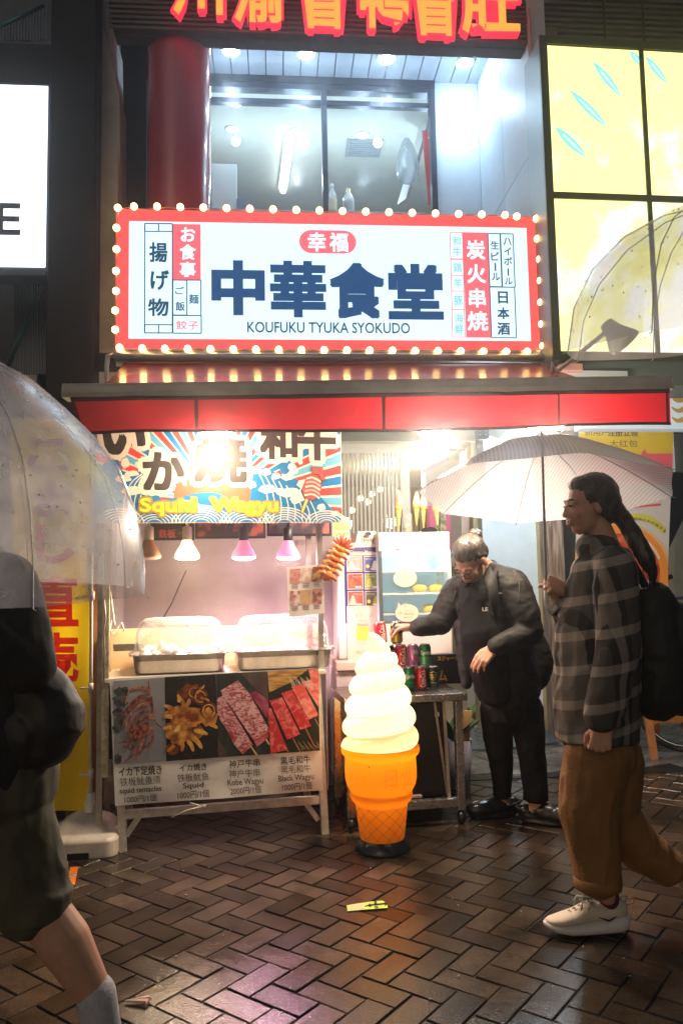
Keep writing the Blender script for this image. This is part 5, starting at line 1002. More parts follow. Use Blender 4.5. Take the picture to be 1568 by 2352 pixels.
# ---------------- drinks cans
ALC = M('can aluminium', (.72, .72, .72), .22, .95)
cc = crop(1200, 2150, .3827)
CANS = {'red': ((.52, .008, .02), 'cola'), 'green': ((.005, .24, .07), 'lemon'), 'dark': ((.006, .035, .022), 'ginger'), 'pink': ((.62, .22, .48), 'grape')}
def can_mesh(kind, yaw, name, tf):
    """body lathe, ends, and wrapped lettering; local z up"""
    def wrap(a, z, r=.0335): return Vector((r*math.sin(a), -r*math.cos(a), z))
    t = thing(name, None, 'drink can', (0, 0, 0), 'drink cans stacked in a pyramid')
    col, _ = CANS[kind]; P = M('can '+kind, col, .25, .35, coat=.4)
    m = MB(); m.lathe((0, 0, 0), [(.026, .008), (.033, .014), (.033, .106), (.0275, .117)], P, 28); 
    if kind == 'dark' and tf == 'gold': m.lathe((0, 0, 0), [(.0331, .014), (.0331, .050)], M('can gold', (.55, .38, .05), .28, .7), 28); m.lathe((0, 0, 0), [(.0331, .0501), (.0331, .06)], SPOTTY('can gold dots', (.02, .06, .03), (.5, .36, .06), 300, .45, .55, .3), 28)
    if kind == 'green' and tf == 'band': m.lathe((0, 0, 0), [(.0331, .014), (.0331, .055)], M('can pale green', (.12, .42, .22), .3, .5), 28)
    m.lathe((0, 0, 0), [(.0275, .1165), (.0272, .1185), (.0265, .122), (.0245, .122), (.024, .119), (.001, .119)], ALC, 28); m.lathe((0, 0, 0), [(.001, .004), (.022, .004), (.024, 0), (.0265, .008)], ALC, 28); m.build('can_body', t)
    Wm = M('can white', (.80, .80, .78), .3); q = MB()
    def wtext(s_, a0, a1, z0, z1, mat, off, vertical=False, slant=0, r=.0335):
        v, f, g_ = glyph(s_, off); V = []
        for x, y in v:
            s = (x-g_[0])/(g_[2]-g_[0]); h = (y-g_[1])/(g_[3]-g_[1])
            if vertical: s, h = 1-h, s
            V.append(wrap(a0+(a1-a0)*(s+slant*(h-.5)), z0+(z1-z0)*h, r))
        q.add(V, f, mat)
    if kind == 'red':
        wtext('Coca-Cola', -.35, .55, .016, .104, Wm, .018, True)
        for k in range(5): q.add([wrap(.78-.1*k+.02*math.sin(k), .02+.018*k), wrap(.86-.1*k, .02+.018*k), wrap(.76-.1*k, .04+.018*k), wrap(.70-.1*k, .04+.018*k)], [(0, 1, 2, 3)], Wm)
    elif kind == 'green':
        wtext('Sprite', -.95, .95, .058, .088, Wm, .03, slant=.06)
        wtext('LEMON-LIME', -.4, .4, .040 if tf != 'band' else .062, .044 if tf != 'band' else .056, M('can lime', (.35, .6, .1), .4), 0) if tf != 'band' else None
    elif kind == 'pink':
        for k, (a, z, w) in enumerate(((-.4, .03, .4), (.3, .04, .5), (-.1, .02, .35), (.5, .02, .3), (-.6, .045, .25), (.1, .052, .3))): q.add([wrap(a+w*.5*math.cos(i*.785), z+.009*math.sin(i*.785), .0333+.0001*k) for i in range(8)], [tuple(range(8))], M('grape magenta', (.48, .01, .28), .4) if k % 2 else M('grape violet', (.12, .04, .40), .4))
        q.add([wrap(a, z, .0336) for a, z in ((-.35, .068), (.2, .064), (.75, .060), (.8, .098), (.2, .100), (-.3, .104))], [tuple(range(6))], M('fruit blue', (.02, .04, .40), .4)); wtext('FANTA', -.25, .72, .070, .094, Wm, .03, slant=.0, r=.0338)
        q.add([wrap(a, z, .0336) for a, z in ((-.5, .108), (.1, .106), (-.3, .100))], [(0, 1, 2)], M('grape violet', (.12, .04, .40), .4))
    else:
        gold = M('crest gold', (.62, .45, .10), .3, .6); z0 = .062 if tf != 'gold' else .064
        sh = [(-.62, .030), (-.3, .031), (0, .036), (.3, .031), (.62, .030), (.62, .006), (.35, -.006), (0, -.014), (-.35, -.006), (-.62, .006)]
        q.add([wrap(a, z0+z, .0335) for a, z in sh]+[wrap(a*.9, z0+.006+(z-.006)*.88, .0335) for a, z in sh], [(i, (i+1) % 10, 10+(i+1) % 10, 10+i) for i in range(10)], gold)
        wtext('CANADA', -.6, .6, z0+.012, z0+.022, gold if tf != 'gold' else Wm, .02, r=.0337); wtext('DRY', -.38, .38, z0-.002, z0+.009, gold if tf != 'gold' else Wm, .02, r=.0337); wtext('GINGER ALE', -.5, .5, z0-.027 if tf != 'gold' else .030, z0-.021 if tf != 'gold' else .036, Wm if tf != 'gold' else gold, .0)
        if tf == 'gold': q.add([wrap(-.75+.2*math.cos(i*.52), .105+.008*math.sin(i*.52), .0337) for i in range(12)], [tuple(range(12))], M('can yellow dot', (.8, .6, .05), .4))
    q.build('can_print', t); t.rotation_euler = (0, 0, yaw); return t
CW = -.20
def cpos(px, py, row): p = TT.p(TT.uv(px, py, CW)[0], 0, CW); p.z = TH+.001+row*.1222; return p
spec = [('pink', '', 914, 1586, 0, .2, 0, 'pale pink can half hidden behind the ice cream lamp, bottom row'), ('green', '', 936.6, 1586, 0, .25, 0, 'dark green lemon soda can in the bottom row between the pink and red cans'), ('red', '', 966, 1586, 0, .1, 0, 'red cola can in the bottom row of the pyramid'), ('dark', '', 994.8, 1586, 0, -.05, 0, 'black ginger ale can with gold crest at the right end of the bottom row'),
        ('dark', '', 868, 1531, 1, .5, 0, 'dark green can mostly hidden behind the tip of the ice cream lamp'), ('red', '', 893, 1531, 1, .2, 0, 'red cola can at the left of the middle row'), ('pink', '', 921, 1531, 1, .15, 0, 'pink grape soda can with blue logo in the middle row'), ('green', 'band', 948, 1531, 1, .1, 0, 'two tone green lemon soda can at the right of the middle row'),
        ('red', '', 878, 1478, 2, .15, -.09, 'tilted red cola can on top of the stack')]
X0c = TT.uv(994.8, 1586, CW)[0]
for k, (kind, tf, px, py, row, yaw, tilt, lab) in enumerate(spec):
    t = can_mesh(kind, yaw+.0, 'drink_can', tf); t['label'] = lab; t.location = cpos(px, py, row)
    if row == 0 and k < 4: t.location = TT.p(X0c-(3-k)*.0675, 0, CW); t.location.z = TH+.001
    if row == 1: t.location = TT.p(X0c-(3-(k-4)+.62)*.0675+.0, 0, CW); t.location.z = TH+.001+.1222
    if tilt: t.rotation_euler = (0, tilt, yaw); t.location.z += .004; t.location.x -= .004
hc = can_mesh('dark', -.15, 'drink_can', 'gold'); hc['label'] = 'green and gold ginger ale can held by the person in black'; HELD = cpos(911, 1478, 2); hc.location = HELD + Vector((0, 0, .003))
# black carton behind the cans
m = MB(); u0, u1 = TT.uv(940, 1530, -.38)[0], TT.uv(1085, 1530, -.38)[0]; m.box(TT, u0, u1, TH+.001, TT.uv(1040, 1502, -.38)[1], -.44, -.38, M('black carton', (.012, .012, .012), .35)); CG = M('carton gold', (.55, .36, .06), .4)
m.ptext(TT, 'スジャータシルク', (1004, 1506, 1082, 1517), -.378, CG, .012); m.ptext(TT, 'ム', (1006, 1540, 1026, 1564), -.378, CG, .02); m.ptext(TT, 'ア', (1010, 1572, 1028, 1594), -.378, M('carton gold dim', (.30, .18, .04), .4), .02); m.build('carton', label='black carton with gold lettering lying behind the drink cans', cat='carton', bevel=.002)
# counter shelf between cart and chiller, and its white stand
CB_ = Fr(TT.p(0, 0, -.50), 6)
m = MB(); u0, u1 = CB_.uv(770, 1525)[0], CB_.uv(1050, 1525)[0]; cz = CB_.uv(830, 1517)[1]; m.box(CB_, u0, u1, cz-.05, cz, -.5, .06, M('pinkish counter', (.55, .44, .36), .4, var=.1)); m.build('side_counter', label='pale counter shelf carrying the ice cream machine and the glass chiller', cat='counter', bevel=.004)
CT = M('perforated white cover', (.60, .55, .56), .55, var=.12, vs=40); m = MB(); a, b_ = CB_.uv(773, 1700)[0], CB_.uv(880, 1700)[0]; m.box(CB_, a, b_, .10, cz-.055, -.4, .04, CT); m.box(CB_, b_+.002, b_+.32, .0, cz-.055, -.42, -.02, BLACK2); m.box(CB_, a+.02, b_-.02, 0, .098, -.38, 0, BLACK2); m.build('stand_cabinet', label='white covered stand between the food cart and the ice cream lamp', cat='cabinet', bevel=.004)
m = MB(); L = [gr(788, 1905), gr(795, 1880), CB_.p(CB_.uv(792, 1830, .06)[0], .18, .06), CB_.p(CB_.uv(800, 1800, .06)[0], .25, .06)]; m.tube(L, .006, BLACK2, 6); L = [gr(790, 1835)+Vector((0, 0, .05)), gr(815, 1890)+Vector((0, 0, .008)), gr(845, 1925)+Vector((0, 0, .008))]; m.tube(L, .006, BLACK2, 6); m.build('cable', label='black cables trailing on the ground left of the ice cream lamp', cat='cable')
# ice cream machine with posters
W2 = M('machine white', (.62, .60, .56), .35, var=.04); CS = CB_
mm = thing('ice_cream_machine', 'white soft serve machine carrying a blue dessert menu and a beer poster', 'ice cream machine', CS.p(CS.uv(820, 1510)[0], cz, -.2))
q = CS.bx(787, 1246, 868, 1512, -.06); m = MB(); m.box(CS, q[0]-.03, q[2], cz+.001, q[3]-.0, -.40, -.061, W2); m.build('machine_body', mm, bevel=.012, seg=3)
m = MB(); q2 = CS.bx(820, 1219, 866, 1249, -.1); m.hexa([CS.p(q2[0]-.012, q[3]+.001, -.3), CS.p(q2[2]+.012, q[3]+.001, -.3), CS.p(q2[2], q2[3], -.3), CS.p(q2[0], q2[3], -.3), CS.p(q2[0]-.012, q[3]+.001, -.1), CS.p(q2[2]+.012, q[3]+.001, -.1), CS.p(q2[2]-.005, q2[3], -.13), CS.p(q2[0]+.008, q2[3], -.13)], M('hopper cream', (.66, .60, .48), .4))
lg = CS.bx(837, 1222, 852, 1231, -.1); m.disc(CS, (lg[0]+lg[2])/2, (lg[1]+lg[3])/2, (lg[2]-lg[0])/2, -.093, M('logo navy', (.03, .03, .09), .4), 18, ry=(lg[3]-lg[1])/2)
for k in range(7): x = 830+k*5; m.rect(CS, *CS.bx(x, 1235, x+1.6, 1242+(k % 2)*2, -.093), -.094, M('logo navy', (.03, .03, .09), .4))
m.build('hopper_lid', mm, bevel=.004)
m = MB(); c8 = crop(1200, 1600, .3827); NB = M('menu navy', (.03, .04, .22), .45)
def C8(x, y, w): return CS.uv(*c8(x, y), w)
def rect8(x0, y0, x1, y1, w, mat): a = C8(x0, y0, w); b = C8(x1, y1, w); m.rect(CS, a[0], b[1], b[0], a[1], w, mat)
rect8(235, 1185, 600, 1790+130, -.057, NB); rect8(240, 1235, 600, 1258, -.0562, M('menu stripe', (.70, .58, .52), .5)); m.text(CS, 'Dessert Menu', (C8(300, 1240, -.056)[0], C8(300, 1240, -.056)[1], C8(520, 1240, -.056)[0], C8(300, 1212, -.056)[1]), -.0556, M('menu gold', (.62, .52, .34), .5), .01); m.text(CS, 'ソフトクリーム アイス', (C8(320, 1208, -.056)[0], C8(320, 1208, -.056)[1], C8(500, 1208, -.056)[0], C8(320, 1195, -.056)[1]), -.0556, M('menu gold', (.62, .52, .34), .5), .0)
CRM = M('menu cream swirl', (.80, .72, .60), .5)
for r0 in range(3):
    for c0 in range(2):
        x = 258+c0*170+r0*6; y = 1268+r0*172; rect8(x, y, x+158, y+152, -.0564, M('menu card edge', (.72, .62, .52), .5))
        bgc = (((.70, .22, .22), (.05, .07, .25)), ((.25, .05, .03), (.16, .22, .04)), ((.28, .05, .03), (.05, .05, .035)))[r0][c0]
        rect8(x+7, y+7, x+151, y+145, -.0558, SPOTTY('menu photo %d%d' % (r0, c0), bgc, tuple(min(1, v*1.8+.05) for v in bgc), 14, .4, .62, .5))
        sw_ = (((.85, .60, .55), (.85, .80, .72)), ((.45, .16, .08), (.55, .55, .18)), ((.75, .52, .42), (.45, .42, .05)))[r0][c0]; sm_ = M('swirl %d%d' % (r0, c0), sw_, .5); xx = x+(50 if (c0 == 0 or r0 == 1) else 105)
        for k in range(4):
            A = [C8(xx-42+k*9+(84-18*k)*i/6, y+128-k*22-6*math.sin(math.pi*i/6), -.055) for i in range(7)]; m.line(CS, A, [.003+.012*math.sin(math.pi*(i+.4)/6.8) for i in range(7)], -.0552+.0002*k, sm_)
        tx = (('いちご', '北海道プレミアムバニラ'), ('チョコレート', 'バニラ&抹茶'), ('バニラ&チョコレート', 'プレミアム宇治抹茶'))[r0][c0]
        a = C8(x+50 if c0 == 0 else x+12, y+40, -.055); b = C8(x+146 if c0 == 0 else x+95, y+18, -.055); m.text(CS, tx, (a[0], a[1], b[0], b[1]), -.0546, CRM, .01)
        if c0 and r0 != 1: a = C8(x+38, y+100, -.055); m.disc(CS, a[0], a[1], .011, -.0548, M('menu yellow dot', (.75, .60, .10), .5), 16)
        rect8(x+80, y+122, x+140, y+138, -.0550, M('price white', (.75, .72, .68), .5))
m.build('dessert_menu', mm)
m = MB(); c9 = cc
def C9(x, y, w): return CS.uv(*c9(x, y), w)
a = C9(262, 322, -.05); b = C9(628, 852, -.05); m.box(CS, a[0], b[0], b[1], a[1], -.056, -.0505, M('beer paper', (.70, .60, .48), .55))
def t9(s_, x0, y0, x1, y1, mat, o_=.01): p = C9(x0, y1, -.0495); q = C9(x1, y0, -.0495); m.text(CS, s_, (p[0], p[1], q[0], q[1]), -.0495, mat, o_)
PT = M('faded pink text', (.58, .40, .30), .6); t9('生ビール', 340, 385, 520, 432, PT); t9('Beer', 385, 450, 470, 478, PT, .0); t9('Asahi', 362, 482, 472, 520, M('grey brand', (.30, .28, .26), .5), .02); t9('朝日生啤', 352, 752, 520, 792, PT)
p = C9(355, 660, -.0495); q = C9(480, 520, -.0495); m.poly(CS, [(p[0]+.004, p[1]), (q[0]-.004, p[1]), (q[0], q[1]), (p[0], q[1])], -.0496, M('beer yellow', (.68, .58, .10), .4)); p = C9(352, 705, -.0495); m.rect(CS, p[0], p[1], q[0]+.001, C9(0, 662, -.05)[1], -.0497, M('beer glass base', (.62, .56, .44), .4)); m.ring(CS, q[0]+.006, C9(0, 590, -.05)[1], .009, .012, -.0496, PT, 16, -90, 90); m.build('beer_poster', mm)
# blue language sign on the wall by the banner
m = MB(); fq = Fr(at(780, 1225, 4.45), 4); q = fq.bx(780-16, 1188, 803, 1288); m.box(fq, q[0], q[2], q[1], q[3], -.01, 0, M('notice blue', (.30, .46, .58), .5)); YG = M('notice yellow', (.55, .60, .18), .5)
for y0, y1, s_ in ((1198, 1210, ''), (1210, 1219, '日本語メニュー'), (1222, 1232, 'English menu'), (1236, 1246, '한국어')): qq = fq.bx(765, y0, 800, y1); m.rect(fq, *qq, .001, YG); s_ and m.text(fq, s_, (qq[0]+.004, qq[1]+.004, qq[2]-.004, qq[3]-.004), .002, M('notice ink', (.18, .22, .16), .5), 0)
m.build('notice', label='pale blue notice listing menu languages behind the squid skewer', cat='notice')
# ---------------- glass display chiller
CF = Fr(TT.p(0, 0, -.44), 6)
q = CF.bx(872, 1222, 1036, 1512, .0); dc = thing('display_chiller', 'white countertop glass display chiller lit inside', 'chiller', CF.p((q[0]+q[2])/2, cz, -.2)); u0, v0, u1, v1 = q; DP = .40
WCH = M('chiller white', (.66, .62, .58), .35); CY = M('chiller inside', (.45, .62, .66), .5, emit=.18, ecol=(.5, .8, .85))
hz0 = CF.uv(950, 1268)[1]; bz1 = CF.uv(950, 1432)[1]
m = MB(); m.box(CF, u0+.0, u1, hz0+.008, v1, -DP, -.005, WCH); m.box(CF, u0+.02, u1-.006, hz0+.02, v1-.02, -.006, .002, EM('chiller header light', (1, .97, .92), 1.1)); m.build('header', dc, bevel=.012, seg=3)
m = MB(); m.box(CF, u0, u1, cz+.02, bz1, -DP, -.004, WCH); m.box(CF, u0+.02, u1-.02, cz+.001, cz+.02, -DP+.02, -.03, BLACK2); m.build('base', dc, bevel=.012, seg=3)
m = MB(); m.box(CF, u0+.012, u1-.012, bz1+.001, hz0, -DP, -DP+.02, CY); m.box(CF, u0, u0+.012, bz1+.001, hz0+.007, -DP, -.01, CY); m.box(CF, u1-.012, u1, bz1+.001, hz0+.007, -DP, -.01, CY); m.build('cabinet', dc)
m = MB(); m.box(CF, u0-.004, u0+.016, bz1+.001, hz0+.008, -.012, .006, M('chiller edge dark', (.08, .09, .10), .3)); m.build('door_edge', dc); m = MB(); m.box(CF, u1-.014, u1+.002, bz1+.001, hz0+.008, -.012, .004, WCH); m.build('door_edge', dc)
m = MB(); m.rect(CF, u0+.017, bz1+.002, u1-.015, hz0+.007, -.004, FILM('chiller glass', (.7, .85, .9), .88, .14, .03)); m.build('pane', dc)
m = MB(); m.box(CF, u0+.02, u1-.02, hz0-.022, hz0, -.06, -.02, EM('chiller tube', (.80, .97, 1.0), 5)); m.build('lamp', dc); plight('chiller_light', CF.p((u0+u1)/2, hz0-.05, -.09), 1.8, (.78, .95, 1), .05, dc)
shz = [CF.uv(950, y)[1] for y in (1312, 1364, 1411)]
for z in shz:
    m = MB(); m.box(CF, u0+.014, u1-.016, z-.006, z, -DP+.03, -.03, M('shelf white', (.66, .72, .72), .4)); m.box(CF, u0+.014, u1-.016, z-.004, z+.008, -.03, -.022, M('shelf lip', (.72, .76, .76), .3)); m.build('shelf', dc)
m = MB()
for k in range(9): z = bz1+.02+k*.042; m.box(CF, u1-.055, u1-.02, z, z+.022, -.12, -.10, M('slotted strip', (.55, .62, .55), .4))
m.build('shelf_bracket', dc)
BUNW = M('bun white', (.78, .76, .70), .6); CORN = SPOTTY('corn bun', (.62, .45, .03), (.80, .66, .16), 60, .4, .6, .5)
for px, z, mt, lab in ((925, shz[0], BUNW, 'white steamed bun on the top chiller shelf, left'), (968, shz[0], BUNW, 'white steamed bun on the top chiller shelf, right'), (1000, shz[1]-.0, CORN, 'yellow corn bun on the middle chiller shelf'), (985, shz[2], CORN, 'yellow corn bun on the lowest chiller shelf'), (962, shz[1], CORN, 'yellow bun half hidden behind the middle cat shaped card')):
    a = CF.uv(px, 1340, -.12)[0]; m = MB(); m.ball(CF.p(a, z+.001+.028, -.12), [.05, .045, .030], mt, 16, 10); m.build('bun', label=lab, cat='bun', group='buns in the chiller')
# cat shaped price cards
def cat_card(px, py, lines, label):
    p = CF.uv(px, py, .012); m = MB(); K = M('card kraft', (.66, .56, .44), .6); KE = M('card brown edge', (.35, .20, .12), .6); PK = M('card pink', (.72, .38, .34), .6)
    out = [(p[0]+.070*math.cos(a)*(1+.02*math.sin(22*a)), p[1]+.053*math.sin(a)*(1+.02*math.sin(22*a))) for a in [2*math.pi*i/60 for i in range(60)]]
    m.poly(CF, out, .009, KE); m.poly(CF, [(p[0]+(x-p[0])*.965, p[1]+(y-p[1])*.955) for x, y in out], .0105, K)
    for dx, mt in ((-.044, K), (-.008, PK)): m.poly(CF, [(p[0]+dx-.011, p[1]+.026), (p[0]+dx+.014, p[1]+.036), (p[0]+dx-.004, p[1]+.066)], .0102, KE); m.poly(CF, [(p[0]+dx-.008, p[1]+.030), (p[0]+dx+.010, p[1]+.038), (p[0]+dx-.004, p[1]+.060)], .0108, mt)
    m.line(CF, [(p[0]-.058, p[1]+.022), (p[0]-.03, p[1]+.014), (p[0]-.012, p[1]+.03)], .0014, .0109, PK)
    for k, s_ in enumerate(lines): m.text(CF, s_, (p[0]-.012-.004*k, p[1]+.008-.019*k, p[0]+.05-.008*k, p[1]+.020-.019*k), .011, M('card ink brown', (.30, .20, .14), .6), .0)
    m.text(CF, '¥500', (p[0]-.052, p[1]-.004, p[0]-.024, p[1]+.005), .011, M('card ink brown', (.30, .20, .14), .6), .0)
    m.build('price_card', label=label, cat='price card', group='cat shaped cards on the chiller')
cat_card(932, 1245, ('ショーロンポー', '豚まん(3個)', 'Pork buns'), 'cat shaped card at the top of the chiller, pork buns')
cat_card(930, 1328, ('トウモロコシ', '鶏玉米', 'Waxy corn'), 'cat shaped card at the middle of the chiller door, corn')
cat_card(934, 1408, ('きまいコーン', '糯玉米', 'Sweet Corn'), 'lowest cat shaped card, above the raised can')
# ice cream cone samples and jar on the chiller
def cone_sample(px, py0, py1, w, swirl, cone, label, lean=0):
    top = CF.p(*CF.uv(px, py0, w), w); bot = CF.p(*CF.uv(px+lean, py1, w), w); H = (top-bot).length; ax = (top-bot).normalized(); t = thing('cone_sample', label, 'ice cream sample', bot, 'ice cream cone samples on the chiller')
    m = MB(); m.lathe(bot, [(.004, 0), (.011, H*.28), (.019, H*.52)], cone, 14, axis=ax); m.build('cone', t)
    m = MB(); m.lathe(bot, [(.020, H*.50), (.024, H*.53), (.024, H*.60), (.020, H*.61)], M('wafer rim', (.62, .38, .10), .5), 14, axis=ax); m.build('wafer_cup', t)
    m = MB(); m.lathe(bot, [(.021, H*.60)]+[(.025*(1-k/11)**.7*(1+.10*(k % 2)), H*(.61+.39*k/10)) for k in range(10)]+[(.001, H)], swirl, 14, axis=ax); m.build('swirl', t)
    m = MB(); m.lathe(bot, [(.0215, H*.5), (.0235, H*.505), (.0215, H*.51), (.0215, H*.5)], BLACK2, 14, axis=ax); m.tube([bot+ax*H*.5+CF.u*.02, Vector((bot.x, bot.y, v1+.002))+CF.u*.012], .003, BLACK2, 5); m.lathe(Vector((bot.x, bot.y, v1+.001)), [(.001, .003), (.022, .003), (.024, 0)], BLACK2, 14); m.build('wire_stand', t)
WAF = SPOTTY('wafer gold', (.45, .30, .06), (.70, .54, .16), 60, .4, .6, .5)
cone_sample(915, 1125, 1218, -.12, SPOTTY('swirl choco', (.45, .24, .14), (.62, .42, .28), 30, .4, .6, .5), WAF, 'brown swirled cone sample, leftmost, under clear wrap')
cone_sample(956, 1128, 1206, -.12, M('swirl vanilla', (.76, .68, .36), .5, var=.1), WAF, 'yellow vanilla cone sample, second from the left')
cone_sample(972, 1130, 1212, -.20, M('swirl pale', (.74, .62, .54), .5), WAF, 'pale pink cone sample between the yellow and orange ones')
cone_sample(1000, 1142, 1206, -.12, M('swirl orange', (.78, .42, .22), .5), WAF, 'orange cone sample, rightmost, leaning', 4)
jp = CF.p(CF.uv(935, 1215, -.15)[0], v1+.001, -.15); t = thing('glass_jar', 'tall clear glass jar with tan contents between the cone samples', 'jar', jp)
m = MB(); m.lathe(jp, [(.001, 0), (.026, 0), (.030, .02), (.030, .12), (.028, .12), (.028, .02), (.001, .006)], FILM('jar glass', (.85, .85, .8), .7, .35, .04), 18); m.build('jar_body', t); m = MB(); m.lathe(jp, [(.001, .007), (.026, .007), (.026, .035), (.001, .035)], M('jar fill', (.45, .30, .12), .6), 14); m.build('filling', t)
m = MB(); bp2 = CF.p(CF.uv(985, 1205, -.2)[0], v1+.001, -.2); m.ball(bp2+Vector((0, 0, .02)), [.05, .04, .022], BLACK2, 12, 8); m.build('black_pouch', label='small black pouch on top of the chiller', cat='pouch')
# small camera on a bracket
t = thing('security_camera', 'small dark camera on a bracket beside the doorway beam', 'camera', at(1100, 1000, 5.6)); p = at(1102, 1000, 5.6)
m = MB(); m.box(Fr((p.x, p.y, 0), 10), -.04, .04, p.z-.03, p.z+.03, 0, .09, M('camera grey', (.10, .12, .14), .4)); m.build('camera_body', t, bevel=.006); m = MB()
for dx in (-.02, .02):
    for dz in (-.012, .012): m.ball(Vector((p.x+dx, p.y-.09, p.z+dz)), .009, M('lens grey', (.3, .34, .36), .15), 8, 6)
m.build('lens', t); m = MB(); m.bar(p+Vector((0, .05, -.03)), p+Vector((.02, .05, -.5)), .05, .03, M('camera grey', (.10, .12, .14), .4)); m.tube([p+Vector((.03, .02, 0)), p+Vector((.12, .05, -.02)), p+Vector((.12, .05, -.10)), p+Vector((.2, .08, .02))], .01, TRIM, 6); m.build('bracket', t)
# ------------------------------------------------------------------ giant ice cream lamp
ic = gr(878, 1949); ic.z = 0
it = thing('ice_cream_lamp', 'glowing giant soft ice cream cone lamp standing on the wet paving', 'ice cream lamp', ic)
S = 1/500*1.0; k_ = (ic.y)/1800                      # metres per pixel at that distance
def TRANSL(key, col, tr=.75, rough=.35, gloss=.06):
    m = bpy.data.materials.new(key); m.use_nodes = True; _mats[key] = m; n = m.node_tree.nodes; l = m.node_tree.links; n.clear(); o = n.new('ShaderNodeOutputMaterial')
    d = n.new('ShaderNodeBsdfDiffuse'); t = n.new('ShaderNodeBsdfTranslucent'); g_ = n.new('ShaderNodeBsdfGlossy'); d.inputs[0].default_value = t.inputs[0].default_value = (*col, 1); g_.inputs[1].default_value = rough
    a = n.new('ShaderNodeMixShader'); a.inputs[0].default_value = tr; b = n.new('ShaderNodeMixShader'); b.inputs[0].default_value = gloss; l.new(d.outputs[0], a.inputs[1]); l.new(t.outputs[0], a.inputs[2]); l.new(a.outputs[0], b.inputs[1]); l.new(g_.outputs[0], b.inputs[2]); l.new(b.outputs[0], o.inputs[0]); return m
SW = TRANSL('milky swirl plastic', (.86, .80, .66)); OR = TRANSL('orange plastic', (.90, .29, .008), .72, .25)
zt = lambda py: (1949-py)*k_*.985
# swirl: five tilted coils then a bent tip
m = MB(); NA = 56; rows = []; z0s, z1s = zt(1722), zt(1512); NV = 110
for j in range(NV+1):
    f = j/NV; row = []
    for i in range(NA):
        a = 2*math.pi*i/NA; zz = z0s+(z1s-z0s)*f; coils = 4.6; ph = (f*coils - a/(2*math.pi)) % 1.0
        base = (90 - 12*f - 38*f**2.2)*k_; rr = base*(1-.02)*(.76+.24*math.sqrt(max(0, 1-(2*ph-1)**2))) if f < 1 else base*.6
        row.append(Vector((ic.x+rr*math.cos(a)*1.0, ic.y+rr*math.sin(a), zz)))
    rows.append(row)
tip = [(30, 1505, 0), (24, 1494, -2), (18, 1483, -5), (13, 1473, -9), (9, 1468, -14), (3, 1466, -16)]
for r0, py, dx in tip: rows.append([Vector((ic.x+dx*k_+r0*k_*math.cos(2*math.pi*i/NA), ic.y+r0*k_*math.sin(2*math.pi*i/NA), zt(py))) for i in range(NA)])
V = [p for r_ in rows for p in r_]; F = [(j*NA+i, j*NA+(i+1) % NA, (j+1)*NA+(i+1) % NA, (j+1)*NA+i) for j in range(len(rows)-1) for i in range(NA)]; F.append(tuple((len(rows)-1)*NA+i for i in range(NA)))
m.add(V, F, SW, True); sw_o = m.build('swirl', it); sm = sw_o.modifiers.new('soft', 'SMOOTH'); sm.factor = .5; sm.iterations = 3
CONEP = [(87, 1722), (88, 1730), (86, 1737), (80, 1742), (79, 1748), (80, 1770), (80, 1790), (77, 1805), (70, 1818), (68, 1822), (70, 1826), (70, 1832), (66, 1840), (60, 1846), (58, 1850), (47, 1938), (46, 1944)]
m = MB(); m.lathe(ic, [(r_*k_, zt(y)) for r_, y in CONEP], OR, 48); m.build('cone', it)
# waffle ridges on the lower cone
m = MB()
for k in range(12):
    for s_ in (-1, 1):
        L = []
        for i in range(13):
            f = i/12; r_ = (57.6-11*f)*k_+.001; a = 2*math.pi*k/12+s_*f*1.75; L.append(Vector((ic.x+r_*math.cos(a), ic.y+r_*math.sin(a), zt(1851+87*f))))
        m.tube(L, .0030, FILM('ridge orange', (1, .72, .30), .86, .08), 5)
m.build('waffle_ridges', it)
# faint raised letters on the band
Lt = FILM('letter plastic yellow', (1, .8, .25), .72, .03); m = MB()
def ctext(s_, a0, a1, z0, z1):
    v, f, g_ = glyph(s_, .03); r_ = 80.6*k_; m.add([Vector((ic.x+r_*math.sin(a0+(a1-a0)*(x-g_[0])/(g_[2]-g_[0])), ic.y-r_*math.cos(a0+(a1-a0)*(x-g_[0])/(g_[2]-g_[0])), z0+(z1-z0)*(y-g_[1])/(g_[3]-g_[1]))) for x, y in v], f, Lt)
for q_ in (('日', .05, .42, zt(1797), zt(1758)), ('世', .55, .95, zt(1797), zt(1758)), ('ソ', -1.1, -.65, zt(1795), zt(1756))): m = MB(); ctext(*q_); m.build('raised_letter', it)
m = MB(); m.lathe(ic, [(62*k_, 0), (63*k_, .010), (56*k_, .035), (47*k_, .058), (44*k_, .062), (.001, .062)], M('black rubber base', (.012, .012, .014), .22, coat=.3), 40); m.build('base', it)
m = MB(); m.ball(Vector((ic.x-.06, ic.y-77*k_, zt(1752))), .0035, BLACK2, 8, 6); m.build('screw', it)
plight('inner_lamp', ic+Vector((0, 0, zt(1640))), 2.3, (1.0, .80, .42), .05, it); plight('inner_lamp', ic+Vector((0, 0, zt(1735))), .75, (1.0, .74, .36), .04, it); plight('inner_lamp', ic+Vector((.015, 0, zt(1802))), .14, (1.0, .70, .32), .03, it); plight('inner_lamp', ic+Vector((0, 0, zt(1545))), .3, (1.0, .86, .6), .03, it)
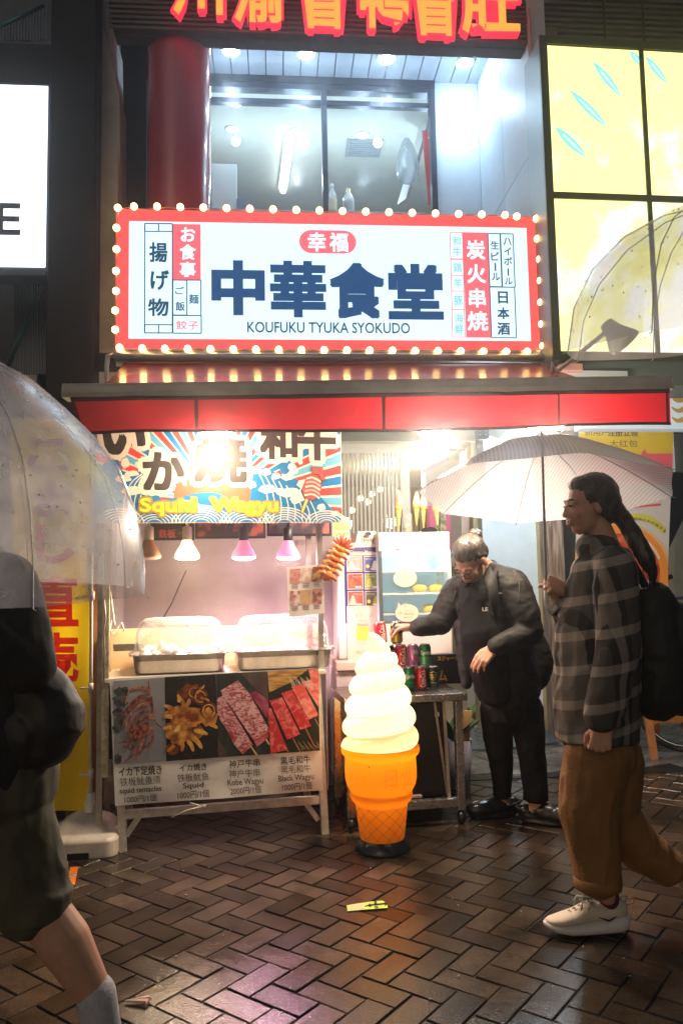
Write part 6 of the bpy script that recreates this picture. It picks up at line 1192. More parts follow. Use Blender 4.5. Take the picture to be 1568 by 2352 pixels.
# ------------------------------------------------------------------ flag, pole and base on the left
fb = gr(207, 1948); fb.z = 0; fY = fb.y
def fl(px, py, dy=0.0): return at(px, py, fY+dy)
PW = M('white plastic pole', (.66, .63, .57), .35)
pt = thing('flag_pole', 'white plastic flag pole standing in a water filled base', 'flag pole', fb)
m = MB(); m.tube([fl(208, 1865), fl(211, 1200), fl(216, 960)], .0085, PW, 12); m.build('pole', pt)
for y in (1368, 1580, 1778): m = MB(); a = fl(212 if y < 1500 else 209, y); m.tube([a+Vector((0, 0, -.022)), a+Vector((0, 0, .022))], .0125, PW, 10); m.bar(a, a+Vector((-.05, 0, 0)), .03, .006, PW); m.build('clip', pt)
m = MB(); a = fl(208, 1865); m.lathe(Vector((a.x, a.y, 0)), [(.024, .17), (.028, .175), (.028, .215), (.020, .22), (.020, .255), (.011, .26)], PW, 16); m.build('socket', pt)
WB = M('scuffed white base', (.60, .56, .48), .35, var=.25, vs=10, var2=.1)
m = MB(); ba = Fr(fb, 6); NSM = False; bx0, bx1 = ba.uv(100, 1940, .1)[0], ba.uv(272, 1940, .1)[0]
rings(m, [rrect(ba, bx0, bx1, -.20, .16, .05, .0, 6), rrect(ba, bx0, bx1, -.20, .16, .05, .075, 6), rrect(ba, bx0+.012, bx1-.012, -.188, .148, .045, .088, 6), rrect(ba, bx0+.03, bx1-.03, -.165, .085, .05, .094, 6), rrect(ba, bx0+.06, bx1-.06, -.13, .05, .05, .13, 6), rrect(ba, bx0+.10, bx1-.10, -.09, .01, .04, .155, 6), rrect(ba, bx0+.13, bx1-.13, -.055, -.015, .015, .17, 6)], WB, True, True, False); m.build('water_base', pt, bevel=.006)
m = MB(); m.box(ba, (bx0+bx1)/2-.05, (bx0+bx1)/2+.05, .0005, .030, .150, .1625, BLACK2); m.build('base_notch', pt, bevel=.004)
FLG = TRANSL('flag yellow', (.86, .66, .01), .55, .6, .02); FRED = TRANSL('flag red', (.90, .05, .03), .5, .6, .02); FPUR = TRANSL('flag purple', (.55, .14, .32), .5, .6, .02)
fo = thing('nobori_flag', 'tall yellow vertical flag with big red and purple characters', 'flag', fl(110, 1860))
m = MB(); V = []; F = []; nu, nv = 18, 40
def fp(u, v): # u 0..1 left-right, v 0..1 top-bottom
    x = (22+(206-22)*u)+(24*v*(1-u)); y = 962+(1862-962)*v; return at(x, y, fY+.012+.010*math.sin(u*9+v*7)+.006*math.sin(v*19+u*3))
for i in range(nu+1):
    for j in range(nv+1): V.append(fp(i/nu, j/nv))
for i in range(nu):
    for j in range(nv): F.append((i*(nv+1)+j, i*(nv+1)+j+1, (i+1)*(nv+1)+j+1, (i+1)*(nv+1)+j))
m.add(V, F, FLG, True); m.build('cloth', fo)
def ftext(s_, u0, v0, u1, v1, mat, off=.03):
    v, f, g_ = glyph(s_, off); P = []
    for x, y in v: P.append(fp(u0+(u1-u0)*(x-g_[0])/(g_[2]-g_[0]), v1+(v0-v1)*(y-g_[1])/(g_[3]-g_[1]))+Vector((0, -.006, 0)))
    m.add(P, f, mat)
for q_ in (('こ', .22, .05, .72, .14, FPUR, .045), ('ま', .28, .16, .80, .25, FPUR, .045), ('し', .30, .27, .82, .37, FRED, .045), ('直', .26, .395, .86, .53, FRED, .028), ('売', .26, .545, .86, .675, FRED, .028), ('所', .26, .70, .86, .82, FRED, .028)): m = MB(); ftext(*q_); m.build('flag_letter', fo)
# ------------------------------------------------------------------ left background behind the flag
m = MB(); q0 = T0.uv(200, 1500, -.5)[0]; q1 = T0.uv(239, 1500, -.5)[0]; m.box(T0, q0-.10, q1, .0, 1.45, -.55, -.5, SPOTTY('brown varnished board', (.14, .05, .02), (.30, .12, .05), 3, .3, .7, .35, stretch=(4, 4, .4))); m.build('wooden_board', label='brown varnished board standing behind the white flag pole', cat='board', bevel=.004)
m = MB(); q0 = T0.uv(236, 1700, -.06)[0]; m.box(T0, q0-.01, q0+.05, .42, TOPZ-.05, -.12, -.06, M('dark poster', (.05, .02, .016), .4, var=.4)); m.ptext(T0, '8', (247, 1778, 259, 1795), -.057, M('faded white', (.45, .42, .40), .6), .01); m.build('side_board', label='dark poster board with a number 8 on the left end of the cart', cat='board')
# ------------------------------------------------------------------ stickers and litter on the ground
def flat(px): return Vector((px.x, px.y, .0045))
OS = M('orange sticker', (.85, .20, .01), .4); m = MB(); P = [flat(gr(*q)) for q in ((161, 2036), (153, 2036), (162, 1994), (180, 1993), (173, 2034))]; m.add(P, [tuple(range(5))], OS); c_ = flat(gr(166.5, 2015)); m.add([c_+Vector((.008*math.cos(a), .045*math.sin(a), .0006)) for a in [i*math.pi/8 for i in range(16)]], [tuple(range(16))], M('sticker white', (.6, .55, .5), .5)); 
for k in range(3): a = c_+Vector((-.006, -.03+.025*k, .0012)); m.add([a, a+Vector((.011, .004, 0)), a+Vector((.011, .010, 0)), a+Vector((.002, .014, 0))], [(0, 1, 2, 3)], BLK)
m.build('floor_sticker', label='small orange sticker on the paving near the flag base', cat='sticker', solid=.0004)
GS = M('green sticker', (.42, .60, .10), .45, var=.15); m = MB(); P = [flat(gr(*q)) for q in ((796, 2082), (845, 2074), (876, 2071), (889, 2076), (890, 2088), (838, 2092), (798, 2096))]; m.add(P, [tuple(range(7))], GS)
P = [flat(gr(*q))+Vector((0, 0, .0005)) for q in ((800, 2083), (834, 2078), (838, 2091), (806, 2094))]; m.add(P, [(0, 1, 2, 3)], SPOTTY('worn sticker', (.5, .5, .2), (.5, .42, .34), 60, .4, .6, .6))
def gl(pts, wd):
    q = [flat(gr(*p))+Vector((0, 0, .001)) for p in pts]; m.tube(q, wd, BLK, 4)
gl([(846, 2083), (886, 2079)], .0035); gl([(838, 2085), (846, 2083)], .002); gl([(862, 2082), (862, 2076)], .007); gl([(884, 2076), (889, 2079), (884, 2083)], .0028); gl([(850, 2080), (845, 2083), (851, 2086)], .0028)
a = [gr(*p) for p in ((858, 2090), (868, 2084))]; gf = [(858, 2085.5), (865, 2085), (868, 2086), (860, 2090)]; gl([(867, 2085.5), (862, 2085.5), (860, 2087.5), (862, 2089), (868, 2088.5), (868, 2087.3), (865, 2087.3)], .0016)
m.build('floor_sticker', label='torn green sticker with black arrows in the middle of the paving', cat='sticker')
m = MB(); r_ = random.Random(4); c_ = gr(303, 2306)
for k in range(9): a = r_.uniform(-.6, .6); m.tube([c_+Vector((-.02, 0, .008)), c_+Vector((.03*math.cos(a)+.02, .03*math.sin(a), .014)), c_+Vector((.055*math.cos(a), .05*math.sin(a), .006))], .003, M('pale straw litter', (.55, .38, .28), .6), 5)
m.build('litter', label='small frayed pale scrap on the paving near the white sock', cat='litter')
m = MB()
for k in range(26):
    p = gr(r_.uniform(300, 1500), r_.uniform(1980, 2340)); m.ball(p+Vector((0, 0, .004)), [r_.uniform(.002, .005), r_.uniform(.002, .004), .002], M('grit', (.35, .30, .24), .6), 6, 4)
m.build('grit', kind='stuff', label='scattered pale grit on the wet paving', cat='grit')
# ------------------------------------------------------------------ right: vertical banner, bicycle, chalkboard
FB = Fr(at(1430, 1176, 5.45), 6); c8b = crop(1950, 1550, .38903)
def R8(x, y, w=0): return FB.uv(*c8b(x, y), w)
vb_ = thing('street_banner', 'tall printed banner with a yellow header and a red bowl of food', 'banner', FB.p(*R8(1100, 1880)))
m = MB(); TL = R8(565, 145); TR = R8(1470, 150); BR = R8(1405, 1880); BL = R8(515, 1880)
m.poly(FB, [BL, BR, TR, TL], 0, M('banner white', (.60, .60, .62), .5)); m.build('sheet', vb_, solid=.003)
m = MB(); f_ = lambda pts, w, mat: m.poly(FB, [R8(*p) for p in pts], w, mat)
BY = M('banner header yellow', (.72, .48, .01), .5, var=.1, vs=5); BP = M('banner coral', (.75, .10, .13), .5, var=.12, vs=8)
f_([(565, 145), (1470, 150), (1464, 385), (1220, 388), (1190, 345), (1160, 395), (560, 400)], .004, BY); f_([(560, 402), (1160, 397), (1190, 347), (1220, 390), (1464, 387), (1452, 690), (560, 640)], .0046, BP); f_([(540, 900), (940, 915), (1348, 868), (1348, 890), (940, 925), (540, 930)], .0042, BP)
for x, y in ((1345, 640), (1370, 655)): f_([(x, y), (x+20, y), (x+20, y+25), (x, y+25)], .005, M('pixel blue', (.45, .55, .68), .5))
AC = M('arc lime', (.62, .62, .08), .5); CX, CY_ = 1085, 1560
def arcb(r0, r1, a0, a1, w, mat, cy=CY_): 
    P = [(CX+r0*math.cos(rad(a)), cy-r0*1.0*math.sin(rad(a))) for a in range(a0, a1+1, 4)]+[(CX+r1*math.cos(rad(a)), cy-r1*1.0*math.sin(rad(a))) for a in range(a1, a0-1, -4)]; f_(P, w, mat)
def disc8(r, w, mat): f_([(max(530, min(1418-.055*0, 955+r*math.cos(rad(a)))), min(1870, 1545-r*math.sin(rad(a)))) for a in range(0, 360, 6)], w, mat)
disc8(500, .0042, M('bowl glow', (.70, .50, .25), .5)); disc8(468, .005, M('bowl orange', (.80, .30, .05), .4)); disc8(385, .0056, SPOTTY('spicy broth', (.28, .03, .015), (.62, .14, .05), 16, .38, .62, .4, c3=(.62, .50, .38)))
m.line(FB, [R8(955+408*math.cos(rad(a)), 1545-408*math.sin(rad(a)), .006) for a in range(20, 75, 6)], .018, .006, M('bowl gloss', (.72, .66, .60), .4))
P = [(1010, 985), (1120, 965), (1240, 985), (1340, 1055), (1397, 1110), (1365, 1160), (1300, 1095), (1200, 1035), (1110, 1020), (1015, 1040)]; f_(P, .0066, AC)
for k, ch in enumerate('成都端过来的冒菜!'):
    x = 1052+k*41; y = 1000+.0021*(x-1075)**2*(1 if x > 1075 else .3)*.62; q = R8(x, y+28, .0072); r2 = R8(x+32 if ch != '!' else x+10, y, .0072); m.text(FB, ch, (q[0], q[1], r2[0], r2[1]), .0072, TXT, .0, rot=-max(0, (x-1120))*.0024)
q = R8(622, 218, .005); r2 = R8(840, 150, .005); m.text(FB, '新用户', (q[0], q[1], r2[0], r2[1]), .0052, TXT, .0); q = R8(842, 222, .005); r2 = R8(1128, 155, .005); m.text(FB, '注册立领', (q[0], q[1], r2[0], r2[1]), .0052, TXT, .02); q = R8(860, 325, .005); r2 = R8(1125, 258, .005); m.text(FB, '大红包', (q[0], q[1], r2[0], r2[1]), .0052, TXT, -.004)
m.build('print', vb_)
m = MB(); a = R8(430, 115, -.01); b = R8(1650, 130, -.01); m.bar(FB.p(*a, -.06), FB.p(*b, -.06), .05, .06, M('pink grey beam', (.42, .34, .34), .5)); m.build('beam', label='pinkish grey horizontal beam above the yellow banner', cat='beam')
m = MB(); q = R8(1472, 200, -.3); m.box(FB, q[0], q[0]+1.2, R8(1472, 560, -.3)[1], q[1], -.4, -.3, SPOTTY('grey boards', (.16, .15, .12), (.30, .28, .23), 4, .3, .7, .7, stretch=(5, 5, .5))); m.build('board_panel', label='grey weathered boards right of the yellow banner', cat='panel')
# bicycle
bk = gr(1590, 1730); bk.z = 0; BF = Fr(bk, -25); bt = thing('bicycle', 'silver city bicycle with a front basket behind the chalkboard', 'bicycle', bk)
CH = M('chrome', (.6, .6, .62), .15, 1.0); RUB = M('tyre rubber', (.02, .02, .02), .6)
def wheel(cu, par):
    c_ = BF.p(cu, .33, 0); m = MB(); m.tube([BF.p(cu+.31*math.cos(2*math.pi*i/32), .33+.31*math.sin(2*math.pi*i/32), 0) for i in range(33)], .018, RUB, 8, cap=False); m.tube([BF.p(cu+.285*math.cos(2*math.pi*i/32), .33+.285*math.sin(2*math.pi*i/32), 0) for i in range(33)], .01, CH, 6, cap=False)
    for i in range(18): a = 2*math.pi*i/18; m.bar(BF.p(cu, .33, 0), BF.p(cu+.28*math.cos(a), .33+.28*math.sin(a), 0), .002, .002, CH)
    m.build('wheel', par)
wheel(-.05, bt); wheel(1.0, bt)
m = MB(); BFR = M('bike frame', (.25, .27, .30), .3, .6)
for a, b in (((-.05, .33), (.06, .80)), ((.06, .74), (.36, .33)), ((.36, .33), (.56, .85)), ((.36, .33), (1.0, .33)), ((1.0, .33), (.52, .74)), ((.07, .66), (.40, .45))): m.tube([BF.p(*a, 0), BF.p(*b, 0)], .016, BFR, 8)
m.build('frame', bt)
hx = R8(1240, 1610); hb = at(1560, 1392, bk.y-.02)
m = MB(); L = [at(1478, 1333, bk.y-.25), at(1500, 1338, bk.y-.2), at(1520, 1360, bk.y-.1), at(1545, 1375, bk.y), at(1580, 1372, bk.y+.1), at(1600, 1345, bk.y+.3)]; m.tube(L, .012, CH, 8); m.tube([at(1548, 1375, bk.y), BF.p(.06, .80, 0)], .014, CH, 8); m.build('handlebar', bt)
m = MB(); p = at(1523, 1340, bk.y-.1); m.ball(p, [.03, .03, .05], BLACK2, 8, 6); m.bar(p+Vector((-.03, 0, .02)), p+Vector((.06, 0, .05)), .03, .03, BLACK2); m.bar(p+Vector((-.03, 0, .06)), p+Vector((.0, 0, .0)), .025, .02, BLACK2); m.build('phone_mount', bt)
m = MB(); b0_ = at(1555, 1400, bk.y-.25)
for i in range(6): m.bar(b0_+Vector((.05*i, 0, 0)), b0_+Vector((.05*i+.005, 0, -.2)), .004, .004, CH); m.bar(b0_+Vector((0, 0, -.035*i)), b0_+Vector((.28, 0, -.035*i)), .004, .004, CH)
m.build('basket', bt)
# chalkboard
cp = gr(1530, 1742); cp.z = 0; KF = Fr(cp, 8); kt = thing('chalkboard', 'wooden A frame chalkboard with orange legs behind the walking woman', 'sign board', cp); WO = M('orange wood', (.36, .15, .05), .45, var=.3, vs=14)
u0, u1 = KF.uv(1491, 1700)[0], KF.uv(1575, 1700)[0]; zt1 = KF.uv(1530, 1412, .0)[1]; zb1 = KF.uv(1530, 1652)[1]
for u in (u0, u1): m = MB(); m.bar(KF.p(u+.015, 0, .02), KF.p(u+.02, zt1, -.18), .05, .03, WO); m.build('leg', kt); 
for u in (u0, u1): m = MB(); m.bar(KF.p(u+.015, 0, -.45), KF.p(u+.02, zt1, -.2), .04, .03, WO); m.build('rear_leg', kt)
m = MB(); m.bar(KF.p(u0+.03, zt1-.02, -.17), KF.p(u1, zt1-.02, -.17), .03, .05, WO); m.bar(KF.p(u0+.03, zb1, -.0), KF.p(u1, zb1, -.0), .03, .05, WO); m.build('cross_rail', kt)
m = MB(); m.hexa([KF.p(u0+.04, zb1+.02, -.03), KF.p(u1-.02, zb1+.02, -.03), KF.p(u1-.02, zt1-.04, -.19), KF.p(u0+.04, zt1-.04, -.19), KF.p(u0+.04, zb1+.02, -.015), KF.p(u1-.02, zb1+.02, -.015), KF.p(u1-.02, zt1-.04, -.175), KF.p(u0+.04, zt1-.04, -.175)], M('chalk black', (.02, .022, .026), .6)); m.build('board', kt)
m = MB(); kq = KF.bx(1548, 1444, 1562, 1462, -.13); m.text(KF, 'ho', (kq[0], kq[1], kq[2]+.03, kq[3]), -.13, M('chalk blue', (.30, .38, .45), .7)); kq = KF.bx(1544, 1468, 1556, 1482, -.12); m.text(KF, '土', kq, -.125, M('chalk yellow', (.55, .45, .12), .7), .01); m.build('chalk_lettering', kt)
m = MB(); m.box(F0, F0.uv(1330, 1780, -.1)[0], F0.uv(1490, 1780, -.1)[0], -.002, .006, -1.0, -.75, BLACK2) if 0 else None
# ------------------------------------------------------------------ people
SKIN = M('skin', (.50, .27, .18), .5, var=.10, vs=30, sub=.15, bump=.08, bs=200); HAIR = bpy.data.materials.new('dark hair'); HAIR.use_nodes = True
n = HAIR.node_tree.nodes; l = HAIR.node_tree.links; b_ = n['Principled BSDF']; b_.inputs['Roughness'].default_value = .38; tc = n.new('ShaderNodeTexCoord'); mp_ = n.new('ShaderNodeMapping'); mp_.inputs['Scale'].default_value = (1, 1, .22); l.new(tc.outputs['Object'], mp_.inputs[0])
nz = n.new('ShaderNodeTexNoise'); nz.inputs['Scale'].default_value = 130; nz.inputs['Detail'].default_value = 4; l.new(mp_.outputs[0], nz.inputs[0]); rp = n.new('ShaderNodeValToRGB'); rp.color_ramp.elements[0].position = .35; rp.color_ramp.elements[0].color = (.008, .006, .005, 1); rp.color_ramp.elements[1].position = .72; rp.color_ramp.elements[1].color = (.075, .058, .048, 1); l.new(nz.outputs[0], rp.inputs[0]); l.new(rp.outputs[0], b_.inputs[0])
bp = n.new('ShaderNodeBump'); bp.inputs['Strength'].default_value = .6; bp.inputs['Distance'].default_value = .004; l.new(nz.outputs[0], bp.inputs['Height']); l.new(bp.outputs[0], b_.inputs['Normal'])
HAIR2 = HAIR.copy(); HAIR2.node_tree.nodes['Color Ramp'].color_ramp.elements[1].color = (.12, .10, .09, 1)
def axes(f, up):
    y = Vector(f).normalized(); z = Vector(up); z = (z-y*z.dot(y)).normalized(); x = y.cross(z); return x, y, z
class Head:
    def __init__(s, c, f, up, sc): s.c = Vector(c); s.x, s.y, s.z = axes(f, up); s.s = sc; s.R = Matrix((s.x, s.y, s.z)).transposed()
    def L(s, a, b, c): return s.c + (s.x*a+s.y*b+s.z*c)*s.s
    def e(s, mb, c, r): mb.ball(s.L(*c), [q*s.s for q in r], None, 20, 14, s.R)
    def k(s, mb, p, q, r1, r2): mb.capsule(s.L(*p), s.L(*q), r1*s.s, r2*s.s, 12)
    def skin(s, mb):
        s.e(mb, (0, -.015, .03), (.074, .094, .086)); s.e(mb, (0, .022, -.025), (.063, .072, .082)); s.e(mb, (0, .045, -.088), (.034, .036, .028)); s.e(mb, (0, .02, -.07), (.054, .055, .04))
        for d in (-1, 1):
            s.e(mb, (.034*d, .058, -.028), (.028, .028, .026)); s.e(mb, (.077*d, -.008, -.012), (.010, .020, .032)); s.k(mb, (.012*d, .096, -.034), (.013*d, .092, -.036), .009, .009); s.k(mb, (.014*d, .086, .018), (.046*d, .072, .014), .011, .009)
            s.e(mb, (.031*d, .078, .0), (.014, .010, .008))
        s.k(mb, (0, .086, .008), (0, .103, -.034), .0085, .0115); s.k(mb, (-.018, .088, -.060), (.018, .088, -.060), .008, .008); s.k(mb, (-.016, .088, -.070), (.016, .088, -.070), .008, .008)
    def face(s, par, closed=False):
        m = MB(); LIPM = M('lips', (.36, .10, .09), .4)
        for z_ in (-.060, -.069): m.tube([s.L(-.022, .0895, z_+.001), s.L(-.008, .0945, z_), s.L(.008, .0945, z_), s.L(.022, .0895, z_+.001)], [.003*s.s, .005*s.s, .005*s.s, .003*s.s], LIPM, 6)
        m.build('lips', par)
        for d in (-1, 1):
            m = MB(); m.tube([s.L(.016*d, .0915, .021), s.L(.032*d, .0875, .025), s.L(.050*d, .075, .021)], [.003*s.s, .004*s.s, .002*s.s], HAIR, 6); m.build('eyebrow', par)
            m = MB(); m.tube([s.L(.018*d, .0905, .000), s.L(.031*d, .0925, .003 if not closed else -.003), s.L(.045*d, .083, .0)], [.0018*s.s, .003*s.s, .0018*s.s], M('lash line', (.02, .012, .01), .4), 6)
            if not closed: m.ball(s.L(.031*d, .0875, -.001), .0055*s.s, M('iris', (.02, .012, .008), .15), 10, 6)
            m.build('eye', par)
def hand(mb, w, y, z, side, curl=(.5, .5, .5, .5), sc=1.0, thumb=.5):
    x, y, z = axes(y, z); x = x*side; w = Vector(w)
    def P(a, b, c): return w+(x*a+y*b+z*c)*sc
    kn = ((.030, .086), (.010, .090), (-.010, .086), (-.028, .076)); Ls = (.070, .078, .072, .056); rr = (.0092, .0094, .009, .008)
    for i, (a, b) in enumerate(kn):
        mb.capsule(P(a*.62, .004, 0), P(a, b, 0), .0155*sc, .0118*sc, 10); p = P(a, b, 0); ang = .15
        for j, fr_ in enumerate((.44, .31, .25)):
            ang += curl[i]*(1, 1.1, .7)[j]; d = y*math.cos(ang)-z*math.sin(ang)+x*(a*.9); q = p+d*Ls[i]*fr_*sc; mb.capsule(p, q, rr[i]*(1-.08*j)*sc, rr[i]*(.92-.08*j)*sc, 10); p = q
    p = P(.020, .018, -.004); q = P(.045, .050, -.012-.02*thumb); mb.capsule(p, q, .015*sc, .012*sc, 10); r = q+(y*.9-z*thumb+x*(.25-thumb*.5)).normalized()*.032*sc; mb.capsule(q, r, .0115*sc, .0105*sc, 10); t = r+(y*.9-z*thumb*1.2-x*thumb*.4).normalized()*.026*sc; mb.capsule(r, t, .0105*sc, .0085*sc, 10)
def caps(mb, seq): # chain of (point, radius)
    for (p, r1), (q, r2) in zip(seq, seq[1:]): mb.capsule(p, q, r1, r2, 16)
def wrinkle(amp, sx, sy, sz, ph=0.0, fold=0.0):
    from mathutils import noise
    def f(p, nrm):
        a = noise.noise(Vector((p.x*sx+ph, p.y*sy, p.z*sz)))+.5*noise.noise(Vector((p.x*sx*2.3, p.y*sy*2.3+ph, p.z*sz*2.3))); a = 1-abs(a)*2 if fold else a
        return p+nrm*amp*a
    return f
def on_surface(o, px, py, off=.002):
    d = ray(px, py).normalized(); mw = Matrix.Translation(sum_loc(o)); ok, loc, nr, _ = o.ray_cast(EYE-sum_loc(o), d)
    return (loc+sum_loc(o)+nr*off, nr) if ok else None
def sum_loc(o):
    v = Vector(o.location); q = o.parent
    while q: v += Vector(q.location); q = q.parent
    return v
def surf_line(o, pts, r, mat, name, par, off=.001):
    L = [on_surface(o, x, y, off) for x, y in pts]; L = [q[0] for q in L if q]
    if len(L) > 1: m = MB(); m.tube(L, r, mat, 6); return m.build(name, par)
# ---------------- person in black at the cans
Pc = thing('person', 'person in a black jacket and glasses bending over the drink cans, hair in a bun', 'person', Vector((at(1185, 1700, 4.2).x, 4.2, 0)))
HD = Head(at(1080, 1287, 4.10), (-.54, -.46, -.80), (-.40, -.5, .70), 1.0)
b = MB(); HD.skin(b); HD.k(b, (0, -.025, -.06), (.0, -.06, -.14), .052, .056); caps(b, [(at(1105, 1330, 4.2), .055), (at(1120, 1400, 4.2), .12), (at(1148, 1500, 4.2), .13), (at(1165, 1590, 4.22), .13)])
sR, eR, wR = at(1048, 1360, 4.32), at(1010, 1432, 4.30), at(956, 1441, 4.20); sL, eL, wL = at(1182, 1350, 4.08), at(1216, 1452, 4.02), at(1133, 1489, 3.94)
caps(b, [(sR, .06), (eR, .045), (wR, .030)]); caps(b, [(sL, .06), (eL, .045), (wL, .031)])
hp = HELD + Vector((.0, 0, .085)); hand(b, wR.lerp(hp, .25), (hp-wR).normalized()+Vector((0, .10, .05)), (0, .62, .78), -1, (.55, .55, .6, .6), .95, .9)
hand(b, wL, (-.70, -.10, -.62), (-.35, -.80, .50), 1, (.28, .32, .34, .42), 1.0, .3)
kR, aR = at(1149, 1743, 4.28), at(1153, 1845, 4.30); kL, aL = at(1222, 1743, 4.17), at(1231, 1852, 4.16)
caps(b, [(at(1141, 1640, 4.26), .055), (kR, .045), (aR, .038)]); caps(b, [(at(1208, 1640, 4.18), .055), (kL, .048), (aL, .038)])
gR, gL = Vector((aR.x, aR.y, 0)), Vector((aL.x, aL.y, 0))
fR, fL = Vector((-.95, -.28, 0)).normalized(), Vector((.92, -.42, 0)).normalized()
for g_, f_ in ((gR, fR), (gL, fL)): b.capsule(g_-f_*.03+Vector((0, 0, .05)), g_+f_*.12+Vector((0, 0, .04)), .035, .032)
remeshed(b, 'body', Pc, SKIN, .0045, 4, .5); HD.face(Pc, True)
h = MB(); HD.e(h, (0, -.032, .042), (.0815, .094, .088)); HD.e(h, (.0, -.02, .055), (.079, .092, .078)); HD.e(h, (0, -.075, .0), (.066, .05, .07)); HD.k(h, (-.068, .004, .052), (-.070, -.045, .0), .014, .014); HD.k(h, (.068, .004, .052), (.070, -.045, .0), .014, .014)
hair_o = remeshed(h, 'hair', Pc, HAIR2, .004, 3, .5, disp=wrinkle(.002, 90, 90, 14))
h = MB(); HD.e(h, (.005, -.128, .055), (.038, .034, .038)); HD.e(h, (.0, -.112, .04), (.028, .03, .03)); remeshed(h, 'hair_bun', Pc, HAIR2, .004, 2, .5, disp=wrinkle(.004, 60, 60, 60))
m = MB(); r_ = random.Random(2)
for k in range(26):
    a = r_.uniform(-.075, .075); m.tube([HD.L(a*.9, .04+r_.uniform(-.01, .02), .098-abs(a)*.35), HD.L(a*1.05, -.03, .124-abs(a)*.5), HD.L(a*.5+.003, -.10, .075)], .0011, HAIR, 4)
for k in range(4):
    d = -1 if k % 2 else 1; m.tube([HD.L(.066*d, .03, .04), HD.L(.08*d, .02+r_.uniform(0, .02), .0), HD.L((.072+r_.uniform(0, .02))*d, .03+r_.uniform(-.02, .03), -.05-r_.uniform(0, .03))], .0011, HAIR, 4)
m.build('hair_strands', Pc)
m = MB(); GLS = M('spectacle frame', (.03, .025, .025), .25, .6)
for d in (-1, 1):
    m.tube([HD.L(.031*d+.024*math.cos(a), .106-.012*abs(math.cos(a)*.5+d*.4), -.008+.017*math.sin(a)) for a in [2*math.pi*i/20 for i in range(21)]], .0016, GLS, 5, cap=False); m.tube([HD.L(.055*d, .094, -.004), HD.L(.078*d, .05, .0), HD.L(.080*d, -.005, -.004)], .0016, GLS, 5)
m.tube([HD.L(-.008, .109, -.005), HD.L(0, .112, -.003), HD.L(.008, .109, -.005)], .0016, GLS, 5); m.build('glasses', Pc)
JK = M('black nylon jacket', (.012, .011, .011), .66, spec=.25, var=.2, vs=5, bump=.15, bs=22); TEE = M('black tee shirt', (.005, .0045, .005), .85, spec=.2, bump=.1, bs=60); TRS = M('black trousers', (.004, .004, .005), .8, spec=.25, bump=.15, bs=30)
h = MB(); caps(h, [(at(1110, 1350, 4.22), .135), (at(1122, 1400, 4.20), .172), (at(1146, 1490, 4.19), .176), (at(1164, 1565, 4.20), .180)]); caps(h, [(at(1062, 1352, 4.29), .085), (at(1120, 1338, 4.2), .105), (at(1172, 1345, 4.11), .095)])
caps(h, [(sR, .085), (eR+Vector((0, 0, .005)), .070), (wR+Vector((.01, 0, .0)), .046)]); caps(h, [(sL, .084), (at(1205, 1410, 4.03), .080), (eL, .068), (at(1170, 1472, 3.96), .058), (wL+Vector((.012, .005, .004)), .046)]); caps(h, [(at(1222, 1470, 4.22), .07), (at(1238, 1525, 4.22), .075), (at(1232, 1560, 4.22), .06)]); caps(h, [(at(1062, 1440, 4.20), .05), (at(1070, 1520, 4.16), .05), (at(1070, 1570, 4.14), .03)]); h.capsule(at(1122, 1312, 4.18), at(1140, 1322, 4.14), .055, .06)
jk = remeshed(h, 'jacket', Pc, JK, .006, 6, .5, disp=wrinkle(.006, 13, 13, 20, .3, 0))
h = MB(); caps(h, [(at(1096, 1402, 4.12), .085), (at(1106, 1460, 4.09), .112), (at(1130, 1540, 4.10), .112), (at(1144, 1578, 4.12), .105)]); te = remeshed(h, 'tee_shirt', Pc, TEE, .006, 5, .5, disp=wrinkle(.005, 8, 8, 5, 1.2, 1))
h = MB(); caps(h, [(at(1162, 1570, 4.21), .152), (at(1170, 1620, 4.21), .148)]); caps(h, [(at(1142, 1630, 4.25), .092), (at(1141, 1680, 4.26), .078), (kR, .062), (at(1153, 1815, 4.29), .046)]); caps(h, [(at(1205, 1630, 4.18), .092), (at(1214, 1680, 4.17), .078), (kL, .066), (at(1229, 1822, 4.16), .060)])
for (c_, r0) in ((at(1153, 1819, 4.29), .045), (at(1229, 1826, 4.16), .060)): h.lathe(c_, [(.001, -.025), (r0, -.025), (r0, .03), (.001, .03)], None, 20)
remeshed(h, 'trousers', Pc, TRS, .006, 4, .5, disp=wrinkle(.006, 10, 10, 6, 2.0, 1))
surf_line(jk, [(1052, 1330), (1040, 1380), (1038, 1440), (1044, 1500), (1056, 1570)], .003, M('jacket edge', (.05, .047, .045), .35), 'jacket_edge', Pc); surf_line(jk, [(1178, 1310), (1192, 1340), (1190, 1380), (1180, 1430)], .002, M('jacket edge', (.05, .047, .045), .35), 'seam', Pc)
CLG = MB(); CLG.tube([at(1070, 1346, 4.06), at(1096, 1332, 4.22), at(1112, 1300, 4.30), at(1130, 1296, 4.22), at(1136, 1318, 4.08), at(1130, 1340, 4.02)], [.012, .022, .026, .026, .022, .014], JK, 10); CLG.build('collar', Pc)
CLR = MB(); ca_, cb2 = [at(1124, 1300, 4.06), at(1140, 1330, 4.00), at(1146, 1370, 3.975), at(1141, 1425, 3.965)], [at(1112, 1330, 4.01), at(1118, 1350, 3.975), at(1124, 1380, 3.955), at(1139, 1430, 3.955)]
CLR.add(ca_+cb2, [(i, i+1, 5+i, 4+i) for i in range(3)], JK, True); CLR.build('lapel', Pc, solid=.006)
q = on_surface(te, 1113, 1400, .006) or on_surface(jk, 1113, 1400, .006)
